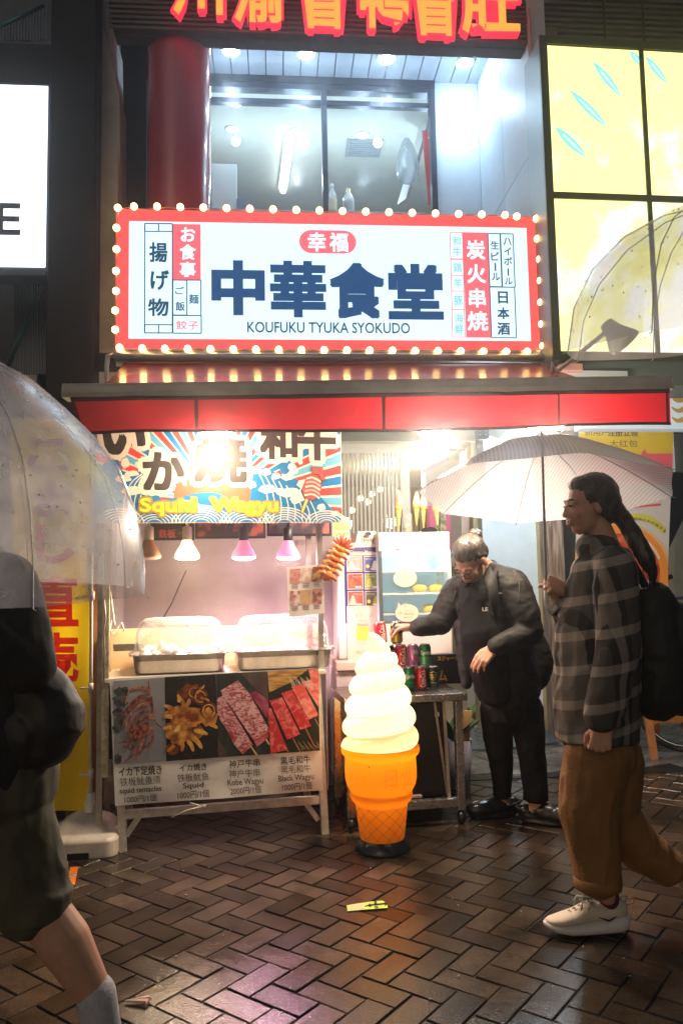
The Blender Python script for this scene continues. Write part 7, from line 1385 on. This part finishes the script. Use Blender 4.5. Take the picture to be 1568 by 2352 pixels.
if q:
    lf = Fr((q[0].x, q[0].y, 0), -6); lf.n = lf.n; m = MB(); z_ = q[0].z; m.text(lf, 'LE', (-.017, z_-.010, .012, z_+.009), .012, M('logo white', (.8, .78, .75), .5), .03); m.build('chest_logo', Pc)
q = on_surface(jk, 1150, 1362, .003)
if q: lf = Fr((q[0].x, q[0].y, 0), 10); m = MB(); m.rect(lf, -.012, q[0].z-.003, .010, q[0].z+.004, .006, M('logo grey', (.4, .4, .4), .5)); m.build('chest_logo', Pc)
CLOG = M('wet black clog', (.012, .013, .013), .28, bump=.1, bs=50); 
def clog(g_, f_, nm):
    s_ = Vector((-f_.y, f_.x, 0)); h = MB(); z = Vector((0, 0, 1)); R = Matrix((f_, s_, z)).transposed()
    h.ball(g_+f_*.115+z*.048, [.098, .058, .046], None, 20, 12, R); h.ball(g_+f_*.05+z*.055, [.085, .054, .052], None, 20, 12, R); h.capsule(g_-f_*.055+z*.034, g_+f_*.14+z*.030, .040, .052); h.capsule(g_-f_*.055+z*.05, g_-f_*.06+z*.055, .042, .040); h.ball(g_+f_*.05+z*.015, [.155, .056, .018], None, 20, 8, R)
    o = remeshed(h, 'clog', Pc, CLOG, .005, 5, .5); m = MB()
    for k in range(8): a = f_*(.06+.02*(k % 4))+s_*(.02 if k < 4 else -.02)*(1-.1*(k % 4)); m.ball(g_+a+z*(.100-.012*(k % 4)), [.0055, .0055, .003], M('vent hole', (.001, .001, .001), .9), 8, 5)
    L = [g_+s_*.053*math.cos(t)-f_*(.02+.085*math.sin(t))+z*(.066+.006*math.sin(t)) for t in [math.pi*i/12 for i in range(13)]]; m.tube(L, .0075, CLOG, 6)
    for d in (-1, 1): m.ball(g_+s_*.056*d-f_*.005+z*.07, .008, M('strap rivet', (.12, .12, .12), .3), 8, 6)
    m.build('clog_strap', Pc)
clog(gR, fR, 'r'); clog(gL, fL, 'l')
# ---------------- woman with the umbrella
WY = 2.87
def aw_(px, py, dy=0.0): return at(px, py, WY+dy)
Pw = thing('person', 'woman with a ponytail, plaid shirt and ochre trousers walking left under an umbrella', 'person', Vector((at(1380, 1900, WY).x, WY, 0)))
HW_ = Head(aw_(1352, 1160, .03), (-1, -.06, -.06), (-.05, 0, 1), .93)
b = MB(); HW_.skin(b); HW_.k(b, (0, -.02, -.07), (0, -.055, -.19), .050, .056)
caps(b, [(aw_(1378, 1300, .03), .075), (aw_(1385, 1420, .04), .10), (aw_(1385, 1560, .04), .10), (aw_(1385, 1680, .04), .11)])
nS, nE, nW = aw_(1412, 1310, -.12), aw_(1418, 1500, -.17), aw_(1385, 1662, -.17); fS, fE, fW = aw_(1352, 1310, .20), aw_(1318, 1432, .18), aw_(1272, 1368, .10)
caps(b, [(nS, .05), (nE, .038), (nW, .027)]); caps(b, [(fS, .05), (fE, .038), (fW, .027)])
hand(b, nW+Vector((0, 0, -.003)), (-.22, -.05, -1), (-.15, -1, .1), 1, (1.15, 1.2, 1.2, 1.2), .95, .7)
SH = aw_(1253, 1338, .075)                                   # the umbrella shaft in her fist
hand(b, SH+Vector((.085, .0, -.035)), (-.80, -.15, .35), (.35, -.75, .55), 1, (1.25, 1.3, 1.3, 1.3), .95, .9)
kF, aF = aw_(1348, 1862), aw_(1394, 2040); kB, aB = aw_(1402, 1872, .12), aw_(1548, 1992, .12)
caps(b, [(aw_(1375, 1700), .09), (kF, .055), (aF, .032)]); caps(b, [(aw_(1400, 1700, .12), .09), (kB, .055), (aB, .036)])
caps(b, [(aF, .031), (aF+Vector((.0, 0, -.03)), .027)]); caps(b, [(aB, .036), (aw_(1580, 1990, .12), .034), (aw_(1585, 2040, .12), .03)])
remeshed(b, 'body', Pw, SKIN, .0045, 4, .5); HW_.face(Pw)
h = MB(); HW_.e(h, (0, -.028, .040), (.083, .098, .092)); HW_.e(h, (0, -.065, .0), (.072, .065, .085)); HW_.k(h, (-.072, .012, .04), (-.074, -.03, -.03), .017, .016); HW_.k(h, (.072, .012, .04), (.074, -.03, -.03), .017, .016); HW_.e(h, (0, .012, .080), (.062, .062, .042)); remeshed(h, 'hair', Pw, HAIR, .004, 3, .5, disp=wrinkle(.002, 90, 90, 14))
h = MB(); caps(h, [(aw_(1404, 1165, .03), .038), (aw_(1436, 1200, .03), .032), (aw_(1462, 1245, .0), .034), (aw_(1484, 1285, -.02), .030), (aw_(1496, 1315, -.02), .020), (aw_(1502, 1340, -.02), .006)]); remeshed(h, 'ponytail', Pw, HAIR, .004, 3, .5, disp=wrinkle(.004, 60, 60, 14)); m = MB(); r_ = random.Random(11)
for k in range(34):
    a = r_.uniform(-.03, .03); o_ = aw_(1404, 1160, .03)+Vector((0, a, r_.uniform(-.02, .02))); m.tube([o_, aw_(1440+r_.uniform(-8, 8), 1200, .03)+Vector((0, a, 0)), aw_(1486+r_.uniform(-14, 14), 1288, -.02)+Vector((0, a, 0)), aw_(1502+r_.uniform(-14, 14), 1345+r_.uniform(0, 18), -.02)], .0012, HAIR, 4)
for k in range(16):
    a = r_.uniform(-.05, .07); m.tube([HW_.L(a, .06, .08+r_.uniform(-.01, .02)), HW_.L(a*1.1, .0, .128-abs(a)*.4), HW_.L(a, -.09, .085)], .0011, HAIR, 4)
for k in range(0): m.tube([HW_.L(-.075, .01, .02), HW_.L(-.083, .012+r_.uniform(0, .02), -.03), HW_.L(-.078, .03+r_.uniform(-.02, .03), -.07-r_.uniform(0, .03))], .001, HAIR, 4)
m.build('hair_strands', Pw)
m = MB(); p = aw_(1412, 1173, .03); m.lathe(p-Vector((.006, 0, -.005)), [(.036, -.008), (.040, 0), (.036, .008)], BLACK2, 14, axis=(1, 0, -1)); m.build('hair_tie', Pw)
PL = bpy.data.materials.new('plaid flannel'); PL.use_nodes = True; n = PL.node_tree.nodes; l = PL.node_tree.links; b_ = n['Principled BSDF']; b_.inputs['Roughness'].default_value = .85; tc = n.new('ShaderNodeTexCoord'); sx = n.new('ShaderNodeSeparateXYZ'); l.new(tc.outputs['Object'], sx.inputs[0])
def mth(op, a, b=None, c=None):
    q = n.new('ShaderNodeMath'); q.operation = op
    for i, v in enumerate((a, b, c)):
        if v is None: continue
        if isinstance(v, (int, float)): q.inputs[i].default_value = v
        else: l.new(v, q.inputs[i])
    return q.outputs[0]
def band(src, per, w, off): return mth('LESS_THAN', mth('FRACT', mth('MULTIPLY_ADD', src, 1/per, off)), w)
zz = mth('MULTIPLY_ADD', sx.outputs['X'], -.22, sx.outputs['Z']); xx = mth('MULTIPLY_ADD', sx.outputs['Y'], .7, sx.outputs['X'])
hb_ = mth('MULTIPLY', band(zz, .118, .27, .1), .42); vb2 = mth('MULTIPLY', band(xx, .135, .20, .35), .32); th = mth('MULTIPLY', band(zz, .0045, .35, 0), .22); tv = mth('ADD', mth('ADD', hb_, vb2), mth('MULTIPLY', band(xx, .135, .5, .0), .10)); tv = mth('MULTIPLY', tv, mth('SUBTRACT', 1.0, th))
rp = n.new('ShaderNodeValToRGB'); rp.color_ramp.elements[0].color = (.016, .015, .016, 1); rp.color_ramp.elements[1].color = (.42, .36, .32, 1); l.new(tv, rp.inputs[0]); l.new(rp.outputs[0], b_.inputs[0])
h = MB(); caps(h, [(aw_(1372, 1290, .03), .075), (aw_(1380, 1330, .03), .115), (aw_(1372, 1450, .03), .150), (aw_(1368, 1570, .03), .150), (aw_(1368, 1650, .03), .148)]); h.lathe(aw_(1370, 1680, .03), [(.001, -.025), (.142, -.025), (.146, .05), (.001, .05)], None, 24); caps(h, [(aw_(1352, 1305, .16), .06), (aw_(1412, 1300, -.09), .07)]); h.capsule(aw_(1358, 1262, .04), aw_(1378, 1268, .02), .062, .066)
caps(h, [(nS, .075), (nE, .068), (nW+Vector((.0, 0, .03)), .060)]); h.lathe(nW+Vector((.003, 0, .01)), [(.001, -.02), (.054, -.02), (.058, .05), (.001, .05)], None, 20); caps(h, [(fS, .07), (fE, .062), (aw_(1282, 1385, .12), .045)])
remeshed(h, 'plaid_shirt', Pw, PL, .006, 4, .5, disp=wrinkle(.007, 9, 9, 6, 4.0, 1))
OC = M('ochre corduroy', (.21, .100, .028), .8, var=.15, vs=6, bump=.3, bs=90)
h = MB(); caps(h, [(aw_(1376, 1680, .04), .125), (aw_(1378, 1720, .04), .13)]); caps(h, [(aw_(1368, 1740), .115), (aw_(1350, 1862), .098), (aw_(1365, 1960), .086), (aw_(1370, 2005), .080)]); h.lathe(aw_(1371, 2018), [(.001, -.022), (.076, -.022), (.078, .02), (.001, .02)], None, 24); caps(h, [(aw_(1400, 1740, .11), .115), (kB, .095), (aw_(1470, 1950, .12), .078), (aw_(1528, 1988, .12), .066)])
remeshed(h, 'trousers', Pw, OC, .006, 4, .5, disp=wrinkle(.008, 9, 9, 4, 7.0, 1)); m = MB(); m.lathe(aw_(1371, 2020), [(.0775, -.028), (.082, -.026), (.084, .012), (.079, .014)], OC, 28); m.build('cuff', Pw)
# running shoe
def shoe(par, heel, f_, scale, parts=True):
    s_ = Vector((-f_.y, f_.x, 0)); z = Vector((0, 0, 1))
    def ringp(t, zb, zt_, hw, sh=2.6): # superellipse section
        out = []
        for i in range(16):
            a = 2*math.pi*i/16; ca, sa = math.cos(a), math.sin(a); y = hw*math.copysign(abs(ca)**(2/sh), ca); h_ = (zb+zt_)/2+(zt_-zb)/2*math.copysign(abs(sa)**(2/sh), sa); out.append(heel+f_*t*scale+s_*y*scale+z*h_*scale)
        return out
    SOLE = M('midsole white', (.62, .58, .54), .5, var=.06, bump=.08, bs=25); UPR = M('cream mesh', (.58, .50, .40), .75, var=.1, vs=20, bump=.2, bs=260)
    m = MB(); rings(m, [ringp(t, zb, zt_, hw) for t, zb, zt_, hw in ((-.005, .020, .060, .018), (.0, .012, .064, .032), (.03, .004, .062, .043), (.09, .002, .052, .042), (.15, .002, .046, .046), (.21, .004, .042, .050), (.26, .014, .044, .044), (.285, .024, .046, .030), (.298, .034, .048, .012))], SOLE, True, True); m.build('midsole', par)
    m = MB(); rings(m, [ringp(t, zb, zt_, hw, 2.2) for t, zb, zt_, hw in ((.002, .05, .098, .016), (.012, .046, .112, .028), (.05, .045, .102, .036), (.09, .040, .100, .036), (.125, .038, .110, .036), (.15, .036, .104, .038), (.19, .034, .082, .044), (.24, .034, .066, .042), (.275, .036, .058, .030), (.292, .040, .054, .012))], UPR, True, True); m.build('upper', par)
    m = MB(); GRNL = M('lace sage', (.30, .33, .24), .8)
    for k in range(5): t = .128+.018*k; h_ = .108-.008*k; m.tube([heel+(f_*t+s_*.028+z*(h_-.012))*scale, heel+(f_*(t+.004)+z*(h_+.006))*scale, heel+(f_*(t+.012)-s_*.028+z*(h_-.014))*scale], .0028, GRNL, 6)
    for k in range(6): a = k*1.05; m.tube([heel+(f_*.135+z*.115)*scale, heel+(f_*(.15+.03*math.cos(a))+s_*.035*math.sin(a)+z*(.125+.008*math.sin(a*2)))*scale, heel+(f_*(.165+.025*math.cos(a))+s_*.05*math.sin(a)+z*.095)*scale], .0028, GRNL, 6)
    m.build('laces', par)
    m = MB(); m.lathe(heel+(f_*.062+z*.085)*scale, [(.030, 0), (.036, .03), (.034, .055), (.030, .06)], M('burgundy sock', (.09, .012, .018), .9, bump=.3, bs=200), 18); m.build('sock', par)
    m = MB(); m.tube([heel+(f_*-.002+z*.112)*scale, heel+(f_*-.022+z*.118)*scale, heel+(f_*-.026+z*.100)*scale, heel+(f_*-.002+z*.090)*scale], .004, M('pink loop', (.62, .36, .30), .6), 6); m.tube([heel+(f_*.0+z*.110)*scale, heel+(f_*.02+z*.118)*scale], .011, UPR, 8); m.build('heel_loop', par)
    m = MB(); side = -1 if s_.y > 0 else 1
    L = [heel+(f_*t+s_*side*hw+z*h_)*scale for t, h_, hw in ((.115, .068, .0395), (.095, .060, .0395), (.080, .055, .0395), (.066, .060, .0392), (.052, .068, .0388))]; m.tube(L, [.0012, .0028, .0040, .0028, .0012], M('mark navy', (.03, .03, .07), .5), 6); m.build('side_mark', par)
hl = gr(1440, 2140); hl.z = .001; shoe(Pw, hl, Vector((-1, -.05, 0)).normalized(), 1.0)
m = MB(); q = aw_(1590, 2030, .12); m.tube([aw_(1576, 1990, .12), aw_(1590, 2035, .12), aw_(1596, 2075, .12)], [.045, .042, .03], M('rear shoe cream', (.5, .40, .34), .7), 12); m.build('rear_shoe', Pw)
# backpack
BKM = M('black backpack cloth', (.010, .010, .013), .7, var=.2, bump=.2, bs=40)
bkp = thing('backpack', 'black backpack worn by the woman under the umbrella', 'backpack', Vector((aw_(1530, 1640).x, WY, aw_(1530, 1650).z)))
h = MB(); caps(h, [(aw_(1496, 1390, .03), .085), (aw_(1505, 1500, .03), .105), (aw_(1510, 1590, .03), .10)]); caps(h, [(aw_(1548, 1430, .03), .075), (aw_(1560, 1590, .03), .085)]); remeshed(h, 'bag_body', bkp, BKM, .006, 6, .5, disp=wrinkle(.006, 8, 8, 8, 9, 1))
m = MB(); m.tube([aw_(1480, 1345, -.06), aw_(1450, 1290, -.10), aw_(1412, 1262, -.09), aw_(1380, 1290, -.12), aw_(1368, 1350, -.155), aw_(1382, 1430, -.15), aw_(1440, 1500, -.09)], .014, M('strap navy', (.012, .014, .035), .6), 8); m.build('shoulder_strap', bkp)
# ---------------- umbrellas
def umbrella(name, label, hub, axis, prof, film, ribmat, n=8, shaft=None, scallop=.06, drops=0):
    hub = Vector(hub); z = Vector(axis).normalized(); x = z.orthogonal().normalized(); y = z.cross(x); t = thing(name, label, 'umbrella', hub-z*prof[-1][1]*-1)
    m = MB(); NS = 10; V = []; F = []; seg = n*NS
    for j, (r, h_) in enumerate(prof):
        for i in range(seg):
            a = 2*math.pi*i/seg; f = (i % NS)/NS; dip = math.sin(math.pi*f)*(j/(len(prof)-1)); rr = r*(1-scallop*dip); V.append(hub+x*rr*math.cos(a)+y*rr*math.sin(a)+z*(h_-.012*dip*0))
    for j in range(len(prof)-1):
        for i in range(seg): F.append((j*seg+i, j*seg+(i+1) % seg, (j+1)*seg+(i+1) % seg, (j+1)*seg+i))
    m.add(V, F, film, True); m.build('canopy', t)
    if drops:
        m = MB(); r_ = random.Random(len(label)); DR = FILM('rain drop', (.9, .93, 1.0), .55, .55, .05)
        for k in range(drops):
            j = r_.randrange(1, len(prof)-1); f = r_.random(); a = r_.uniform(0, 6.283); r = prof[j][0]*(1-f)+prof[j+1][0]*f; h_ = prof[j][1]*(1-f)+prof[j+1][1]*f
            s_ = r_.uniform(.0012, .0034); m.ball(hub+x*r*math.cos(a)*.985+y*r*math.sin(a)*.985+z*h_, s_, DR, 6, 4)
        tag(m.build('raindrops', t), kind='stuff')
    for k in range(n):
        a = 2*math.pi*k/n; m = MB(); m.tube([hub+x*r*math.cos(a)*.995+y*r*math.sin(a)*.995+z*(h_-.004) for r, h_ in prof]+[hub+(x*math.cos(a)+y*math.sin(a))*(prof[-1][0]+.012)+z*(prof[-1][1]-.006)], .0016, ribmat, 5); m.build('rib', t)
    m = MB(); m.tube([hub+z*.05, hub+z*.0, shaft or hub-z*.75], .005, ribmat, 8); m.build('shaft', t)
    m = MB(); e = Vector(shaft) if shaft else hub-z*.75; d = (e-hub).normalized(); m.tube([e-d*.02, e+d*.05, e+d*.07+Vector((.02, 0, -.01)), e+d*.06+Vector((.04, 0, 0))], .010, M('handle white', (.6, .6, .58), .4), 8); m.build('handle', t); return t
# her striped pale umbrella
ST = bpy.data.materials.new('striped umbrella film'); ST.use_nodes = True; n = ST.node_tree.nodes; l = ST.node_tree.links; n.clear(); o = n.new('ShaderNodeOutputMaterial'); tc = n.new('ShaderNodeTexCoord'); sx = n.new('ShaderNodeSeparateXYZ'); l.new(tc.outputs['Object'], sx.inputs[0])
fr_ = mth('FRACT', mth('MULTIPLY', mth('MULTIPLY_ADD', sx.outputs['Z'], -.35, sx.outputs['X']), 1/.0125)); gt = mth('GREATER_THAN', fr_, .5)
cm_ = n.new('ShaderNodeMix'); cm_.data_type = 'RGBA'; cm_.inputs['A'].default_value = (.78, .74, .78, 1); cm_.inputs['B'].default_value = (.60, .58, .64, 1); l.new(gt, cm_.inputs['Factor'])
d = n.new('ShaderNodeBsdfDiffuse'); t_ = n.new('ShaderNodeBsdfTranslucent'); a_ = n.new('ShaderNodeMixShader'); a_.inputs[0].default_value = .55; tr = n.new('ShaderNodeBsdfTransparent'); b2_ = n.new('ShaderNodeMixShader'); b2_.inputs[0].default_value = .16; g_ = n.new('ShaderNodeBsdfGlossy'); g_.inputs[1].default_value = .25; c2_ = n.new('ShaderNodeMixShader'); c2_.inputs[0].default_value = .05
l.new(cm_.outputs['Result'], d.inputs[0]); l.new(cm_.outputs['Result'], t_.inputs[0]); l.new(d.outputs[0], a_.inputs[1]); l.new(t_.outputs[0], a_.inputs[2]); l.new(a_.outputs[0], b2_.inputs[1]); l.new(tr.outputs[0], b2_.inputs[2]); l.new(b2_.outputs[0], c2_.inputs[1]); l.new(g_.outputs[0], c2_.inputs[2]); l.new(c2_.outputs[0], o.inputs[0])
UC = Vector((.755, 2.90, 1.572)); UAX = Vector((.04, .16, 1)).normalized(); hubw = UC+UAX*.20
umbrella('umbrella', 'pale lilac striped umbrella held over the walking woman', hubw, UAX, [(.002, .0), (.10, -.012), (.21, -.048), (.31, -.10), (.40, -.155), (.475, -.205)], ST, M('rib grey', (.55, .54, .56), .4, .3), 8, SH+Vector((0, 0, -.03)), .08)
# ---------------- passer-by on the left with a clear umbrella
MY = 2.05
def am(px, py, dy=0.0): return at(px, py, MY+dy)
Pm = thing('person', 'passer-by at the left edge in a black shirt, khaki shorts and white socks', 'person', Vector((am(120, 2000).x, MY, 0)))
HM = Head(am(-150, 1130), (.95, .2, 0), (0, 0, 1), 1.0); b = MB(); HM.skin(b); HM.k(b, (0, -.02, -.07), (0, -.04, -.19), .055, .06); caps(b, [(am(-110, 1320), .12), (am(-60, 1500), .14), (am(-30, 1700), .13)])
nS, nE, nW = am(10, 1345, -.12), am(50, 1530, -.16), am(-75, 1420, -.26); caps(b, [(nS, .055), (nE, .045), (nW, .032)]); hand(b, nW, (-.2, -.3, 1), (.2, -1, 0), 1, (1.2, 1.2, 1.2, 1.2), 1, .8)
kF, aF = am(92, 2080), am(222, 2290); caps(b, [(am(0, 1800), .075), (kF, .060), (am(150, 2165), .064), (aF, .042), (am(238, 2400), .045)]); caps(b, [(am(-60, 1800, .12), .10), (am(-110, 2080, .15), .065), (am(-190, 2300, .15), .042)])
remeshed(b, 'body', Pm, SKIN, .005, 4, .5); HM.face(Pm); h = MB(); HM.e(h, (0, -.03, .042), (.082, .097, .09)); remeshed(h, 'hair', Pm, HAIR, .005, 3, .5)
BS = M('black shirt', (.010, .010, .012), .8, var=.2, bump=.15, bs=30); h = MB(); caps(h, [(am(-105, 1330), .14), (am(-70, 1420), .165), (am(-40, 1560), .17), (am(-20, 1690), .165), (am(-20, 1740), .16)]); caps(h, [(am(-110, 1320, .14), .07), (am(10, 1345, -.12), .075)]); caps(h, [(am(8, 1345, -.12), .078), (am(42, 1440, -.15), .072), (am(62, 1525, -.16), .065), (nW, .045)]); remeshed(h, 'black_shirt', Pm, BS, .007, 6, .5, disp=wrinkle(.007, 8, 8, 6, 3.3, 1))
KH = M('khaki shorts', (.075, .070, .042), .85, var=.3, vs=6, bump=.2, bs=40); h = MB(); caps(h, [(am(-15, 1720), .155), (am(-10, 1790), .15)]); caps(h, [(am(0, 1820), .115), (am(42, 1960), .100), (am(72, 2060), .094)]); h.lathe(am(76, 2080), [(.001, -.02), (.088, -.02), (.092, .05), (.001, .05)], None, 20, axis=(.15, 0, 1)); caps(h, [(am(-60, 1820, .12), .11), (am(-105, 2060, .15), .09)]); remeshed(h, 'khaki_shorts', Pm, KH, .007, 5, .5, disp=wrinkle(.008, 9, 9, 5, 5.5, 1))
h = MB(); caps(h, [(am(221, 2284), .049), (am(232, 2340), .046), (am(240, 2410), .048)]); remeshed(h, 'sock', Pm, M('white sock', (.42, .42, .45), .9, var=.2, vs=30, bump=.3, bs=150), .005, 4, .5); h = MB(); fz = Vector((am(240, 2400).x, MY, 0)); h.ball(fz+Vector((.06, 0, .04)), [.15, .05, .042], None, 16, 10); h.capsule(fz+Vector((-.02, 0, .05)), fz+Vector((-.0, 0, .07)), .05, .045); remeshed(h, 'shoe', Pm, M('navy shoe', (.03, .035, .08), .6), .006, 3, .5)
sbg = thing('shoulder_bag', 'black shoulder bag carried by the passer-by at the left edge', 'bag', am(110, 1740)); h = MB(); caps(h, [(am(88, 1590, -.05), .075), (am(120, 1650, -.05), .082), (am(105, 1700, -.05), .07)]); caps(h, [(am(60, 1680, -.05), .09), (am(30, 1735, -.05), .07)]); remeshed(h, 'bag_body', sbg, M('black bag', (.012, .012, .013), .6, bump=.2, bs=40), .006, 8, .5, disp=wrinkle(.005, 9, 9, 9, 1, 1)); m = MB(); m.tube([am(90, 1560, -.12), am(30, 1450, -.16), am(-60, 1330, -.10)], .012, BLACK2, 8); m.build('shoulder_strap', sbg)
kk = MY/1800; CLF = FILM('clear vinyl', (.90, .93, 1.0), .73, .12, .25, trans=1.6, bump=.12, bs=9, sc=.08); RIBW = M('rib white', (.62, .62, .64), .35, .3)
umbrella('umbrella', 'clear vinyl dome umbrella carried past at the left edge', am(-100, 812), (.03, -.06, 1), [(.002, 0), (100*kk, -16*kk), (175*kk, -55*kk), (250*kk, -118*kk), (322*kk, -185*kk), (385*kk, -262*kk), (430*kk, -368*kk), (450*kk, -478*kk), (455*kk, -562*kk)], CLF, RIBW, 8, nW+Vector((0, -.03, .06)), .05, 420)
rk = 2.3/1800; umbrella('umbrella', 'very clear umbrella entering at the right edge in front of the yellow light box', at(1620, 470, 2.3), (-.06, -.16, 1), [(.002, 0), (100*rk, -14*rk), (200*rk, -58*rk), (280*rk, -128*rk), (330*rk, -215*rk), (352*rk, -320*rk)], FILM('clearest vinyl', (.92, .95, .90), .62, .10, .25, trans=1.5, bump=.1, bs=9, sc=.06), RIBW, 8, at(1640, 1200, 2.3), .06, 160)
hz_m = bpy.data.materials.new('lens bloom haze'); hz_m.use_nodes = True; n = hz_m.node_tree.nodes; l = hz_m.node_tree.links; n.clear(); o = n.new('ShaderNodeOutputMaterial'); v = n.new('ShaderNodeVolumePrincipled')  # haze volume added to imitate lens bloom round the lamps
v.inputs['Color'].default_value = (.92, .94, 1, 1); v.inputs['Density'].default_value = .012; v.inputs['Anisotropy'].default_value = .91; l.new(v.outputs[0], o.inputs['Volume'])
m = MB(); fz = Fr((0, 0, 0), 0); m.box(fz, -15, 15, -1.0, 8.2, -17, 5, hz_m); h_ = m.build('haze', label='thin lens bloom haze added for the glow round the lamps', kind='stuff')
